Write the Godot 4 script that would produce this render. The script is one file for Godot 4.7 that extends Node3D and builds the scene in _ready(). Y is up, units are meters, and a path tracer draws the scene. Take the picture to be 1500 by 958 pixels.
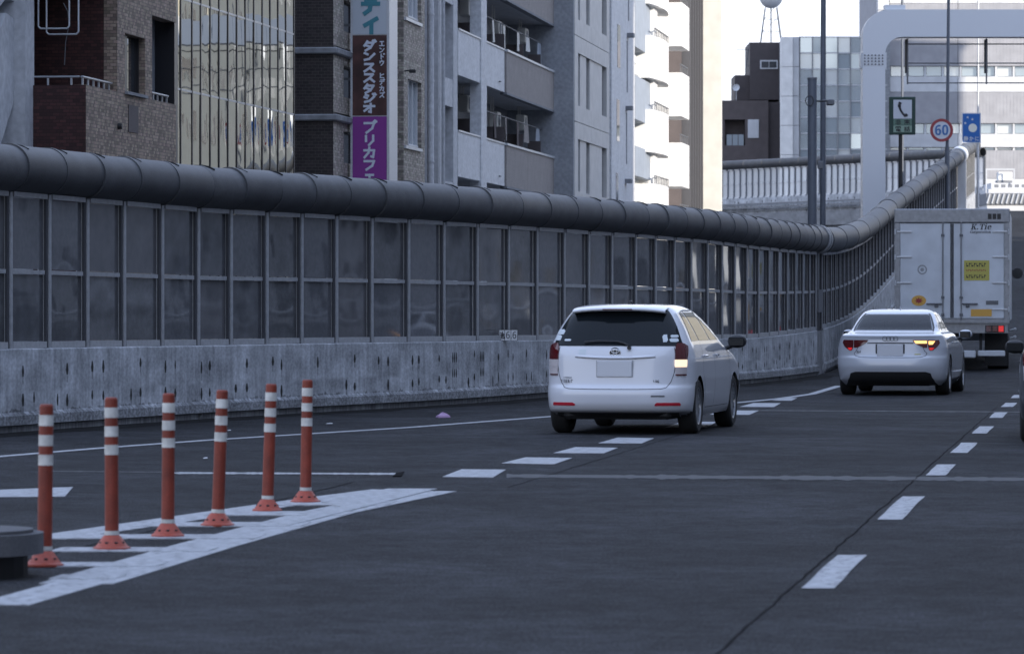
extends Node3D

# ---------------------------------------------------------------- camera numbers
const F := 6200.0      # focal length in pixels of the 1500 px wide photograph
const YH := 440.0      # row of the horizon
const CX := 750.0
const EYE := 1.57
const KM := 0.1435     # direction of the main lanes (x per metre of depth)
const KF := 0.1282     # direction of the street fronts
const C0 := -16.86     # street front plane
const STREET := -9.0   # street level under the viaduct
var NF := sqrt(1.0 + KF * KF)
var rng := RandomNumberGenerator.new()
var taken := {}
var M := {}

class MB:
	var v := PackedVector3Array()
	var n := PackedVector3Array()
	var t := PackedVector2Array()
	var ix := PackedInt32Array()
	var off := Vector3.ZERO
	func quad(a: Vector3, b: Vector3, c: Vector3, d: Vector3, u := [Vector2(0, 0), Vector2(1, 0), Vector2(1, 1), Vector2(0, 1)]) -> void:
		var nn := (c - a).cross(d - b)
		if nn.length_squared() < 1e-16:
			return
		nn = nn.normalized()
		var k := v.size()
		v.append_array([a, b, c, d])
		n.append_array([nn, nn, nn, nn])
		t.append_array(u)
		ix.append_array([k, k + 2, k + 1, k, k + 3, k + 2])
	func quadn(p: Array, nn: Array, u := [Vector2(0, 0), Vector2(1, 0), Vector2(1, 1), Vector2(0, 1)]) -> void:
		var k := v.size()
		v.append_array(p)
		n.append_array(nn)
		t.append_array(u)
		ix.append_array([k, k + 2, k + 1, k, k + 3, k + 2])
	func tri(a: Vector3, b: Vector3, c: Vector3) -> void:
		var nn := (b - a).cross(c - a)
		if nn.length_squared() < 1e-18:
			return
		nn = nn.normalized()
		var k := v.size()
		v.append_array([a, b, c])
		n.append_array([nn, nn, nn])
		t.append_array([Vector2(0, 0), Vector2(1, 0), Vector2(0, 1)])
		ix.append_array([k, k + 2, k + 1])
	func box(p: Vector3, q: Vector3) -> void:
		var lo := Vector3(minf(p.x, q.x), minf(p.y, q.y), minf(p.z, q.z))
		var hi := Vector3(maxf(p.x, q.x), maxf(p.y, q.y), maxf(p.z, q.z))
		var a := Vector3(lo.x, lo.y, hi.z)
		var b := Vector3(hi.x, lo.y, hi.z)
		var c := Vector3(hi.x, hi.y, hi.z)
		var d := Vector3(lo.x, hi.y, hi.z)
		var e := Vector3(lo.x, lo.y, lo.z)
		var f := Vector3(hi.x, lo.y, lo.z)
		var g := Vector3(hi.x, hi.y, lo.z)
		var h := Vector3(lo.x, hi.y, lo.z)
		quad(a, b, c, d); quad(f, e, h, g); quad(b, f, g, c); quad(e, a, d, h); quad(d, c, g, h); quad(e, f, b, a)
	func rbox(p: Vector3, q: Vector3, bv: float) -> void:
		var lo := Vector3(minf(p.x, q.x), minf(p.y, q.y), minf(p.z, q.z))
		var hi := Vector3(maxf(p.x, q.x), maxf(p.y, q.y), maxf(p.z, q.z))
		bv = minf(bv, 0.49 * minf(hi.x - lo.x, minf(hi.y - lo.y, hi.z - lo.z)))
		var mid := (lo + hi) / 2.0
		for ax in 3:
			var a1 := (ax + 1) % 3
			var a2 := (ax + 2) % 3
			for s in [-1, 1]:
				var pts := []
				for k in [[-1, -1], [1, -1], [1, 1], [-1, 1]]:
					var w := Vector3.ZERO
					w[ax] = hi[ax] if s > 0 else lo[ax]
					w[a1] = (hi[a1] - bv) if k[0] > 0 else (lo[a1] + bv)
					w[a2] = (hi[a2] - bv) if k[1] > 0 else (lo[a2] + bv)
					pts.append(w)
				if s > 0: quad(pts[0], pts[1], pts[2], pts[3])
				else: quad(pts[3], pts[2], pts[1], pts[0])
			# edges along ax
			for s1 in [-1, 1]:
				for s2 in [-1, 1]:
					var p1 := Vector3.ZERO
					var p2 := Vector3.ZERO
					p1[a1] = hi[a1] if s1 > 0 else lo[a1]
					p1[a2] = (hi[a2] - bv) if s2 > 0 else (lo[a2] + bv)
					p2[a1] = (hi[a1] - bv) if s1 > 0 else (lo[a1] + bv)
					p2[a2] = hi[a2] if s2 > 0 else lo[a2]
					var q1 := p1
					var q2 := p2
					p1[ax] = lo[ax] + bv; p2[ax] = lo[ax] + bv
					q1[ax] = hi[ax] - bv; q2[ax] = hi[ax] - bv
					var nn := (q1 - p1).cross(p2 - p1)
					if nn.dot((p1 + p2) / 2.0 - mid) > 0.0: quad(p1, q1, q2, p2)
					else: quad(p2, q2, q1, p1)
		for sx in [-1, 1]:
			for sy in [-1, 1]:
				for sz in [-1, 1]:
					var c := Vector3(hi.x if sx > 0 else lo.x, hi.y if sy > 0 else lo.y, hi.z if sz > 0 else lo.z)
					var a := c - Vector3(0, sy * bv, sz * bv)
					var b := c - Vector3(sx * bv, 0, sz * bv)
					var d := c - Vector3(sx * bv, sy * bv, 0)
					if (b - a).cross(d - a).dot(c - mid) > 0.0: tri(a, b, d)
					else: tri(a, d, b)
	func cyl(p0: Vector3, p1: Vector3, r0: float, r1: float, seg := 12, caps := true) -> void:
		var ax := (p1 - p0).normalized()
		var s := ax.cross(Vector3.UP if absf(ax.y) < 0.9 else Vector3.RIGHT).normalized()
		var w := s.cross(ax)
		for i in seg:
			var a := TAU * i / seg
			var b := TAU * (i + 1) / seg
			var da := s * cos(a) + w * sin(a)
			var db := s * cos(b) + w * sin(b)
			if (db - da).cross(ax).dot(da) > 0.0:
				quadn([p0 + da * r0, p0 + db * r0, p1 + db * r1, p1 + da * r1], [da, db, db, da])
			else:
				quadn([p0 + db * r0, p0 + da * r0, p1 + da * r1, p1 + db * r1], [db, da, da, db])
			if caps:
				cap(p0, p0 + da * r0, p0 + db * r0, -ax)
				cap(p1, p1 + da * r1, p1 + db * r1, ax)
	func cap(a: Vector3, b: Vector3, c: Vector3, want: Vector3) -> void:
		if (b - a).cross(c - a).dot(want) > 0.0: tri(a, b, c)
		else: tri(a, c, b)
	func tube(path: Array, r: float, seg := 8) -> void:
		for i in path.size() - 1:
			cyl(path[i], path[i + 1], r, r, seg, true)
	# profile of [radius, height along axis]; smooth along the ring, faceted along the profile
	func lathe(prof: Array, origin: Vector3, axis: Vector3, seg := 24) -> void:
		var ax := axis.normalized()
		var s := ax.cross(Vector3.UP if absf(ax.y) < 0.9 else Vector3.RIGHT).normalized()
		var w := s.cross(ax)
		for k in prof.size() - 1:
			var r0: float = prof[k][0]
			var h0: float = prof[k][1]
			var r1: float = prof[k + 1][0]
			var h1: float = prof[k + 1][1]
			var dn := Vector2(h1 - h0, r0 - r1).normalized()   # (radial, axial) outward for a profile listed with rising height
			for i in seg:
				var a := TAU * i / seg
				var b := TAU * (i + 1) / seg
				var da := s * cos(a) + w * sin(a)
				var db := s * cos(b) + w * sin(b)
				var na := (da * dn.x + ax * dn.y).normalized()
				var nb := (db * dn.x + ax * dn.y).normalized()
				var p := [origin + da * r0 + ax * h0, origin + db * r0 + ax * h0, origin + db * r1 + ax * h1, origin + da * r1 + ax * h1]
				var g: Vector3 = (p[2] - p[0]).cross(p[3] - p[1])
				if g.dot(na) > 0.0: quadn(p, [na, nb, nb, na])
				else: quadn([p[1], p[0], p[3], p[2]], [nb, na, na, nb])
	# polygon in the plane (ex, ey) at o, pushed from z0 to z1 along ez
	func prism(poly: PackedVector2Array, o: Vector3, ex: Vector3, ey: Vector3, z0: float, z1: float) -> void:
		var ez := ex.cross(ey)
		var pp := poly.duplicate()
		if Geometry2D.is_polygon_clockwise(pp): pp.reverse()
		var tr := Geometry2D.triangulate_polygon(pp)
		for i in range(0, tr.size(), 3):
			var a := pp[tr[i]]
			var b := pp[tr[i + 1]]
			var c := pp[tr[i + 2]]
			if (b - a).cross(c - a) < 0.0:
				var x := b
				b = c
				c = x
			tri(o + ex * a.x + ey * a.y + ez * z1, o + ex * b.x + ey * b.y + ez * z1, o + ex * c.x + ey * c.y + ez * z1)
			tri(o + ex * a.x + ey * a.y + ez * z0, o + ex * c.x + ey * c.y + ez * z0, o + ex * b.x + ey * b.y + ez * z0)
		for i in pp.size():
			var a := pp[i]
			var b := pp[(i + 1) % pp.size()]
			quad(o + ex * a.x + ey * a.y + ez * z0, o + ex * b.x + ey * b.y + ez * z0, o + ex * b.x + ey * b.y + ez * z1, o + ex * a.x + ey * a.y + ez * z1)
	# a grid of points g[row][col] with smooth normals; turn flips the facing
	func grid(g: Array, flip := false, skip := {}, uvs := []) -> void:
		var R := g.size()
		var C: int = g[0].size()
		var k := v.size()
		var acc := PackedVector3Array()
		acc.resize(R * C)
		for i in R - 1:
			for j in C - 1:
				var a: Vector3 = g[i][j]
				var b: Vector3 = g[i][j + 1]
				var c: Vector3 = g[i + 1][j + 1]
				var d: Vector3 = g[i + 1][j]
				var nn := (c - a).cross(d - b)
				if flip: nn = -nn
				acc[i * C + j] += nn
				acc[i * C + j + 1] += nn
				acc[i * C + C + j] += nn
				acc[i * C + C + j + 1] += nn
		for i in R:
			for j in C:
				v.append(g[i][j])
				n.append(acc[i * C + j].normalized() if acc[i * C + j].length_squared() > 1e-20 else Vector3.UP)
				t.append(uvs[i][j] if uvs.size() else Vector2(float(j) / (C - 1), float(i) / (R - 1)))
		for i in R - 1:
			for j in C - 1:
				if skip.has(i * 4096 + j): continue
				var a := k + i * C + j
				var b := a + 1
				var d := a + C
				var c := d + 1
				if flip: ix.append_array([a, b, c, a, c, d])
				else: ix.append_array([a, c, b, a, d, c])
	func mesh() -> ArrayMesh:
		var m := ArrayMesh.new()
		if v.is_empty(): return m
		var arr := []
		arr.resize(Mesh.ARRAY_MAX)
		var vv := v
		if off != Vector3.ZERO:
			vv = PackedVector3Array()
			vv.resize(v.size())
			for i in v.size(): vv[i] = v[i] - off
		arr[Mesh.ARRAY_VERTEX] = vv
		arr[Mesh.ARRAY_NORMAL] = n
		arr[Mesh.ARRAY_TEX_UV] = t
		arr[Mesh.ARRAY_INDEX] = ix
		m.add_surface_from_arrays(Mesh.PRIMITIVE_TRIANGLES, arr)
		return m

# ---------------------------------------------------------------- naming
func numbered(called: String) -> String:
	var k: int = taken.get(called, 0)
	taken[called] = k + 1
	return called if k == 0 else "%s_%03d" % [called, k]

func thing(called: String, label: String, category: String, at := Vector3.ZERO, basis := Basis.IDENTITY, group := "") -> Node3D:
	var o := Node3D.new()
	o.name = numbered(called)
	add_child(o)
	o.transform = Transform3D(basis, at)
	o.set_meta("label", label)
	o.set_meta("category", category)
	if group: o.set_meta("group", group)
	return o

func setting(called: String, b: MB, m: Material, label := "") -> MeshInstance3D:
	var o := MeshInstance3D.new()
	o.name = numbered(called)
	o.mesh = b.mesh()
	o.material_override = m
	add_child(o)
	o.set_meta("kind", "structure")
	if label: o.set_meta("label", label)
	return o

func part(parent: Node3D, called: String, b: MB, m: Material, label := "") -> MeshInstance3D:
	return part_mesh(parent, called, b.mesh(), m, label)

func part_mesh(parent: Node3D, called: String, me: Mesh, m: Material, label := "", xf := Transform3D.IDENTITY) -> MeshInstance3D:
	var o := MeshInstance3D.new()
	var key := str(parent.get_instance_id()) + "/" + called
	var k: int = taken.get(key, 0)
	taken[key] = k + 1
	o.name = called if k == 0 else "%s_%03d" % [called, k]
	o.mesh = me
	o.material_override = m
	o.transform = xf
	parent.add_child(o, true)
	if label: o.set_meta("label", label)
	return o

# ---------------------------------------------------------------- photograph to place
func ground(px: float, py: float, y := 0.0) -> Vector3:   # a point on the level road
	var s := (py - YH) / EYE
	return Vector3((px - CX) / s, y, -F / s)

func at_depth(px: float, py: float, z: float) -> Vector3:
	return Vector3((px - CX) / F * z, EYE - (py - YH) / F * z, -z)

func rise(z: float) -> float:    # the road climbs beyond the merge, then levels
	if z < 88.0: return 0.0
	if z < 112.0: return 0.068 * (z - 88.0) * (z - 88.0) / 48.0
	if z < 165.0: return 0.068 * (z - 100.0)
	var k := minf(z - 165.0, 40.0)
	return 0.068 * 65.0 + 0.068 * (k - k * k / 80.0)

func lane(lat: float, z: float, y := 0.0) -> Vector3:
	return Vector3(lat + KM * z, y + rise(z), -z)

func fz(px: float, c: float) -> float:   # depth of a street front plane at a picture column
	return c * NF / ((px - CX) / F - KF)
func fa(px: float, c: float) -> float:   # distance along the street
	var z := fz(px, c)
	return (KF * (px - CX) / F * z + z) / NF
func fy(px: float, py: float, c: float) -> float:
	return EYE - (py - YH) / F * fz(px, c)
func street_basis() -> Basis:
	return Basis(Vector3(KF, 0, -1) / NF, Vector3.UP, Vector3(1, 0, KF) / NF)
func building(called: String, label: String, a0: float, c: float, group := "") -> Node3D:
	var b := street_basis()
	return thing(called, label, "building", b * Vector3(a0, STREET, c), b, group)
func bm(a0: float, c: float) -> MB:      # a builder whose points are (along, height above road, towards road)
	var m := MB.new()
	m.off = Vector3(a0, STREET, c)
	return m
func fbox(m: MB, px0: float, px1: float, py0: float, py1: float, c: float, depth: float) -> void:
	m.box(Vector3(fa(px0, c), fy(px0, py0, c), c), Vector3(fa(px1, c), fy(px0, py1, c), c - depth))

# ---------------------------------------------------------------- materials
func lin(r: float, g: float, b: float) -> Color:
	return Color(r, g, b).linear_to_srgb()

func noise_tex(freq: float, oct: int, dark: float, light: float, sd: int, size := 512, kind := FastNoiseLite.TYPE_SIMPLEX_SMOOTH) -> NoiseTexture2D:
	var f := FastNoiseLite.new()
	f.seed = sd
	f.noise_type = kind
	f.frequency = freq
	f.fractal_octaves = oct
	var tx := NoiseTexture2D.new()
	tx.width = size
	tx.height = size
	tx.seamless = true
	tx.noise = f
	var g := Gradient.new()
	g.set_color(0, Color(dark, dark, dark))
	g.set_color(1, Color(light, light, light))
	tx.color_ramp = g
	return tx

func mat(c: Color, rough := 0.7, o := {}) -> StandardMaterial3D:
	var m := StandardMaterial3D.new()
	m.albedo_color = c
	m.roughness = rough
	m.metallic = o.get("metal", 0.0)
	m.metallic_specular = o.get("spec", 0.5)
	if o.has("tex"):
		m.albedo_texture = o.tex
		m.uv1_triplanar = not o.get("uv", false)
		m.uv1_world_triplanar = not o.get("uv", false)
		var s: float = 1.0 / float(o.get("size", 1.0))
		m.uv1_scale = Vector3(s, s, s)
	if o.has("rtex"):
		m.roughness_texture = o.rtex
		m.roughness = 1.0
	if o.has("detail"):
		m.detail_enabled = true
		m.detail_albedo = o.detail
		m.detail_blend_mode = BaseMaterial3D.BLEND_MODE_MUL
		m.detail_uv_layer = BaseMaterial3D.DETAIL_UV_2
		m.uv2_triplanar = true
		m.uv2_world_triplanar = true
		var s2: float = 1.0 / float(o.get("dsize", 1.0))
		m.uv2_scale = Vector3(s2, s2, s2)
	if o.has("coat"):
		m.clearcoat_enabled = true
		m.clearcoat = o.coat
		m.clearcoat_roughness = 0.03
	if o.has("alpha"):
		m.transparency = BaseMaterial3D.TRANSPARENCY_ALPHA
		m.albedo_color.a = o.alpha
	if o.has("emit"):
		m.emission_enabled = true
		m.emission = o.emit
		m.emission_energy_multiplier = o.get("power", 1.0)
	return m

func brick_texture(brick: Color, mortar: Color, sd: int, bw := 16, bh := 8) -> ImageTexture:
	# fine tile courses that the photograph shows only as texture
	var r := RandomNumberGenerator.new()
	r.seed = sd
	var im := Image.create(256, 256, false, Image.FORMAT_RGB8)
	im.fill(mortar)
	for row in 256 / bh:
		var shift := (bw / 2) if row % 2 else 0
		for k in 256 / bw:
			var f := r.randf_range(0.72, 1.18)
			var col := Color(brick.r * f, brick.g * f * r.randf_range(0.96, 1.03), brick.b * f)
			for x in range(1, bw):
				for y in range(1, bh):
					var ff := r.randf_range(0.9, 1.06)
					im.set_pixel((k * bw + shift + x) % 256, row * bh + y, Color(col.r * ff, col.g * ff, col.b * ff))
	return ImageTexture.create_from_image(im)

func asphalt_texture() -> ImageTexture:
	var f := FastNoiseLite.new()
	f.seed = 5
	f.frequency = 0.006
	f.fractal_octaves = 5
	var a := f.get_seamless_image(1024, 1024).get_data()
	f.seed = 9
	f.frequency = 0.3
	f.fractal_octaves = 2
	var b := f.get_seamless_image(1024, 1024).get_data()
	f.seed = 21
	f.frequency = 0.03
	f.fractal_octaves = 3
	var c := f.get_seamless_image(1024, 1024).get_data()
	var out := PackedByteArray()
	out.resize(1024 * 1024 * 3)
	for i in 1024 * 1024:
		var x := 0.62 + (a[i] - 128) * 0.0013 + (b[i] - 128) * 0.0046 + (c[i] - 128) * 0.0014
		var q := clampi(int(x * 255.0), 0, 255)
		out[i * 3] = q
		out[i * 3 + 1] = q
		out[i * 3 + 2] = mini(255, q + 2)
	return ImageTexture.create_from_image(Image.create_from_data(1024, 1024, false, Image.FORMAT_RGB8, out))

func paint_texture() -> ImageTexture:
	# road paint with worn-through spots
	var f := FastNoiseLite.new()
	f.seed = 31
	f.frequency = 0.02
	f.fractal_octaves = 5
	f.fractal_gain = 0.65
	var a := f.get_seamless_image(512, 512).get_data()
	f.seed = 37
	f.frequency = 0.2
	var b := f.get_seamless_image(512, 512).get_data()
	var out := PackedByteArray()
	out.resize(512 * 512 * 4)
	for i in 512 * 512:
		var g := clampi(205 + int((b[i] - 128) * 0.28) + int((a[i] - 128) * 0.3), 0, 255)
		out[i * 4] = g
		out[i * 4 + 1] = g
		out[i * 4 + 2] = g
		var w := a[i] + (b[i] - 128) * 0.35
		out[i * 4 + 3] = 0 if w < 64.0 else 255
	return ImageTexture.create_from_image(Image.create_from_data(512, 512, false, Image.FORMAT_RGBA8, out))

func parapet_texture() -> ImageTexture:
	# weathered concrete, 20 m by 1 m: form stains, and the dark weep marks in pairs with their runs
	var W := 2048
	var Hh := 128
	var f := FastNoiseLite.new()
	f.seed = 71
	f.frequency = 0.012
	f.fractal_octaves = 5
	var a := f.get_seamless_image(W, Hh).get_data()
	f.seed = 73
	f.frequency = 0.12
	var b := f.get_seamless_image(W, Hh).get_data()
	f.seed = 79
	f.frequency = 0.03
	f.fractal_octaves = 3
	var val := PackedFloat32Array()
	val.resize(W * Hh)
	for y in Hh:
		for x in W:
			var i := y * W + x
			var run := f.get_noise_2d(x * 2.2, y * 0.16) * 0.10
			val[i] = 0.75 + (a[i] - 128) * 0.0011 + (b[i] - 128) * 0.0007 + run
			var foot := y - (101.0 + (a[(i * 3) % (W * Hh)] - 128) * 0.05 + (b[i] - 128) * 0.02)
			if foot > 0.0: val[i] *= 0.62 + 0.3 * (b[i] / 255.0)
	var r := RandomNumberGenerator.new()
	r.seed = 11
	var x0 := 14.0
	while x0 < W - 40:
		for px in [x0 + r.randf_range(-3, 3), x0 + 30 + r.randf_range(-3, 3)]:
			for row in [26, 76]:
				if r.randf() < 0.16: continue
				mark(val, W, Hh, px, row + r.randf_range(-5, 5), r.randf_range(2.4, 4.2), r.randf_range(13, 21), r.randf_range(0.7, 1.0), r)
		if r.randf() < 0.1:
			for k in 3:
				mark(val, W, Hh, x0 + 58 + k * 8, 24.0, 2.6, 22.0, 0.8, r)
				mark(val, W, Hh, x0 + 58 + k * 8, 60.0, 2.4, 18.0, 0.8, r)
		x0 += r.randf_range(104, 126)
	var out := PackedByteArray()
	out.resize(W * Hh * 3)
	for i in W * Hh:
		var q := clampf(val[i], 0.06, 1.0)
		out[i * 3] = int(q * 250)
		out[i * 3 + 1] = int(q * 252)
		out[i * 3 + 2] = int(q * 255)
	return ImageTexture.create_from_image(Image.create_from_data(W, Hh, false, Image.FORMAT_RGB8, out))

func mark(val: PackedFloat32Array, W: int, Hh: int, cx: float, cy: float, w: float, h: float, dark: float, r: RandomNumberGenerator) -> void:
	for y in range(int(cy), mini(Hh - 1, int(cy + h * 1.8))):
		var k := (y - cy) / h
		for x in range(maxi(0, int(cx - w - 2)), mini(W - 1, int(cx + w + 2))):
			var d := absf(x - cx) / w
			var e := 0.0
			if k < 1.0: e = dark * clampf(1.35 - d - absf(k - 0.55) * 1.1, 0.0, 1.0)
			else: e = dark * 0.28 * clampf(1.1 - d * 1.6, 0.0, 1.0) * r.randf_range(0.4, 1.0)
			val[y * W + x] *= 1.0 - clampf(e * 1.5, 0.0, 0.86)

# ---------------------------------------------------------------- the scene
func _ready() -> void:
	rng.seed = 4
	# camera
	var cam := Camera3D.new()
	cam.name = "camera"
	cam.projection = Camera3D.PROJECTION_FRUSTUM
	cam.near = 0.5
	cam.far = 2500.0
	cam.size = 0.5 * 958.0 / F
	cam.frustum_offset = Vector2(0.0, -0.5 * (479.0 - YH) / F)
	cam.position = Vector3(0, EYE, 0)
	cam.current = true
	var lens := CameraAttributesPhysical.new()     # a long lens, focused on the near car
	lens.frustum_focal_length = 149.0
	lens.frustum_focus_distance = 60.0
	lens.frustum_near = 0.5
	lens.frustum_far = 2500.0
	lens.exposure_aperture = 6.3
	cam.attributes = lens
	cam.near = 0.5
	cam.far = 2500.0
	add_child(cam)
	# sky
	var env := Environment.new()
	var skm := ProceduralSkyMaterial.new()
	skm.sky_top_color = Color(0.72, 0.8, 0.955)
	skm.sky_horizon_color = Color(0.97, 0.98, 1.0)
	skm.sky_curve = 0.18
	skm.sky_energy_multiplier = 1.15
	skm.ground_bottom_color = Color(0.28, 0.29, 0.31)
	skm.ground_horizon_color = Color(0.6, 0.62, 0.66)
	skm.sun_angle_max = 1.0
	var sky := Sky.new()
	sky.sky_material = skm
	env.background_mode = Environment.BG_SKY
	env.sky = sky
	env.tonemap_mode = Environment.TONE_MAPPER_LINEAR
	env.tonemap_exposure = 1.25
	env.sdfgi_enabled = true
	env.ssao_enabled = true
	env.ssil_enabled = true
	var we := WorldEnvironment.new()
	we.name = "world_environment"
	we.environment = env
	add_child(we)
	# the low winter sun, behind the camera on the right, above the roofs over there
	var sun := DirectionalLight3D.new()
	sun.name = "sun"
	sun.light_energy = 1.6
	sun.light_color = Color(1.0, 0.965, 0.91)
	sun.light_angular_distance = 0.55
	sun.shadow_enabled = true
	add_child(sun)
	sun.look_at_from_position(Vector3.ZERO, -Vector3(0.66, 0.30, 0.75))
	materials()
	build_road()
	build_barrier()
	build_far_barriers()
	build_right_side()
	build_street()
	build_far_buildings()
	build_gantry_and_poles()
	build_delineators()
	build_vehicles()
	build_small_things()

func materials() -> void:
	var soft := noise_tex(0.01, 5, 0.9, 1.0, 3)
	var patchy := noise_tex(0.012, 5, 0.72, 1.0, 33)
	var streak := noise_tex(0.02, 4, 0.84, 1.0, 14)
	var fine := noise_tex(0.15, 3, 0.75, 1.0, 23, 256)
	M.soft = soft
	M.fine = fine
	M.asphalt = mat(lin(0.092, 0.096, 0.108), 0.85, {"tex": asphalt_texture(), "size": 7.0, "detail": noise_tex(0.012, 5, 0.66, 1.0, 8), "dsize": 31.0, "spec": 0.35})
	var grit := FastNoiseLite.new()
	grit.seed = 61
	grit.frequency = 0.22
	grit.fractal_octaves = 3
	var bump := NoiseTexture2D.new()
	bump.width = 1024
	bump.height = 1024
	bump.seamless = true
	bump.as_normal_map = true
	bump.bump_strength = 6.0
	bump.noise = grit
	M.asphalt.normal_enabled = true
	M.asphalt.normal_texture = bump
	M.foot_dirt_shade = mat(lin(0.03, 0.03, 0.031), 0.9, {"tex": patchy, "size": 1.3, "detail": fine, "dsize": 0.5, "spec": 0.2})  # dirt plus painted shade for the barrier foot
	M.tar = mat(lin(0.012, 0.012, 0.013), 0.95, {"spec": 0.1})
	M.joint = mat(lin(0.085, 0.086, 0.09), 0.9, {"tex": streak, "size": 1.3})
	M.paint = mat(lin(0.55, 0.56, 0.585), 0.7, {"tex": paint_texture(), "size": 1.1})
	M.paint.transparency = BaseMaterial3D.TRANSPARENCY_ALPHA_SCISSOR
	M.paint.alpha_scissor_threshold = 0.5
	M.concrete = mat(lin(0.42, 0.43, 0.45), 0.85, {"tex": patchy, "size": 3.0, "detail": fine, "dsize": 0.7})
	M.parapet = mat(lin(0.8, 0.81, 0.83), 0.85, {"tex": parapet_texture(), "uv": true})
	M.kerb = mat(lin(0.16, 0.16, 0.17), 0.9, {"tex": fine, "size": 0.6, "detail": streak, "dsize": 2.5})
	M.pipe = mat(lin(0.12, 0.125, 0.138), 0.55, {"tex": patchy, "size": 2.3, "detail": fine, "dsize": 1.1})
	M.pipe_b = mat(lin(0.138, 0.142, 0.153), 0.55, {"tex": patchy, "size": 1.7, "detail": fine, "dsize": 1.3})
	M.pipe_c = mat(lin(0.105, 0.109, 0.12), 0.5, {"tex": patchy, "size": 2.9, "detail": fine, "dsize": 1.2})
	M.steel = mat(lin(0.16, 0.165, 0.18), 0.5, {"tex": streak, "size": 1.1, "metal": 0.15})
	M.steel_light = mat(lin(0.34, 0.35, 0.37), 0.5, {"tex": streak, "size": 1.1, "metal": 0.15})
	M.sill = mat(lin(0.5, 0.51, 0.53), 0.45, {"tex": streak, "size": 1.1, "metal": 0.15})
	M.gasket = mat(lin(0.06, 0.062, 0.07), 0.7)
	M.post = mat(lin(0.42, 0.43, 0.45), 0.5, {"tex": streak, "size": 1.1, "metal": 0.15})
	M.galv = mat(lin(0.62, 0.64, 0.67), 0.4, {"tex": soft, "size": 0.5, "metal": 0.35})
	M.pane = mat(lin(0.165, 0.168, 0.18), 0.06, {"tex": streak, "size": 1.2, "detail": soft, "dsize": 3.7, "spec": 0.38})
	M.pane_c = mat(lin(0.15, 0.154, 0.166), 0.08, {"tex": soft, "size": 2.6, "detail": patchy, "dsize": 2.1, "spec": 0.38})
	M.pane_d = mat(lin(0.185, 0.187, 0.196), 0.05, {"tex": patchy, "size": 3.6, "detail": streak, "dsize": 1.1, "spec": 0.38})
	M.pane_b = mat(lin(0.17, 0.168, 0.176), 0.07, {"tex": soft, "size": 1.6, "detail": streak, "dsize": 4.1, "spec": 0.38})
	M.pane_sky_white = mat(lin(0.78, 0.8, 0.82), 0.06, {"alpha": 0.62})  # white tint paints in the bright view behind the far panes
	M.dark = mat(lin(0.012, 0.012, 0.013), 0.7)
	M.black = mat(lin(0.02, 0.02, 0.022), 0.45)
	M.rubber = mat(lin(0.018, 0.018, 0.019), 0.75)
	M.white_paint = mat(lin(0.7, 0.71, 0.73), 0.35, {"tex": soft, "size": 4.0})
	M.orange = mat(lin(0.42, 0.066, 0.032), 0.55, {"tex": patchy, "size": 1.4, "detail": fine, "dsize": 0.5})
	M.orange_b = mat(lin(0.5, 0.085, 0.045), 0.5, {"tex": fine, "size": 0.6})
	M.band = mat(lin(0.84, 0.82, 0.76), 0.45, {"tex": patchy, "size": 0.9})
	M.car_white = mat(lin(0.66, 0.67, 0.71), 0.32, {"coat": 1.0})
	M.car_silver = mat(lin(0.52, 0.54, 0.585), 0.32, {"coat": 1.0, "metal": 0.12})
	M.car_dark = mat(lin(0.03, 0.031, 0.036), 0.3, {"coat": 1.0})
	M.auto_glass = mat(lin(0.01, 0.013, 0.016), 0.03, {"spec": 0.32})
	M.auto_glass_thin = mat(lin(0.03, 0.035, 0.045), 0.02, {"alpha": 0.3, "spec": 0.3})
	M.interior = mat(lin(0.03, 0.031, 0.035), 0.8)
	M.seat = mat(lin(0.018, 0.018, 0.02), 0.85)
	M.lamp_red = mat(lin(0.22, 0.012, 0.014), 0.08, {"coat": 1.0})
	M.lamp_dark = mat(lin(0.09, 0.008, 0.01), 0.08, {"coat": 1.0})
	M.lamp_clear = mat(lin(0.55, 0.5, 0.5), 0.12, {"coat": 1.0})
	M.lamp_on = mat(lin(0.9, 0.75, 0.6), 0.2, {"emit": Color(1.0, 0.88, 0.72), "power": 0.85})
	M.lamp_amber = mat(lin(0.9, 0.6, 0.3), 0.2, {"emit": Color(1.0, 0.74, 0.4), "power": 1.5})
	M.lamp_red_on = mat(lin(0.6, 0.05, 0.05), 0.15, {"emit": Color(1.0, 0.12, 0.1), "power": 0.35})
	M.reflector = mat(lin(0.5, 0.03, 0.05), 0.15)
	M.chrome = mat(lin(0.65, 0.66, 0.68), 0.12, {"metal": 1.0})
	M.alloy = mat(lin(0.42, 0.43, 0.45), 0.28, {"metal": 0.85})
	M.plate = mat(lin(0.6, 0.61, 0.64), 0.5)
	M.recess = mat(lin(0.42, 0.43, 0.45), 0.5)
	M.seam = mat(lin(0.045, 0.045, 0.05), 0.8)
	M.sticker = mat(lin(0.6, 0.65, 0.68), 0.5)
	M.box_white = mat(lin(0.62, 0.655, 0.7), 0.4, {"tex": soft, "size": 3.1})
	M.alu = mat(lin(0.33, 0.34, 0.36), 0.4, {"metal": 0.4, "tex": streak, "size": 1.7})
	M.yellow = mat(lin(0.62, 0.55, 0.12), 0.5, {"tex": fine, "size": 0.7})
	M.amber = mat(lin(0.62, 0.34, 0.06), 0.45)
	M.ink = mat(lin(0.02, 0.02, 0.025), 0.6)
	M.ink_red = mat(lin(0.3, 0.04, 0.04), 0.6)
	# buildings
	M.ground = mat(lin(0.09, 0.09, 0.092), 0.9, {"tex": soft, "size": 9.0})
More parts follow.
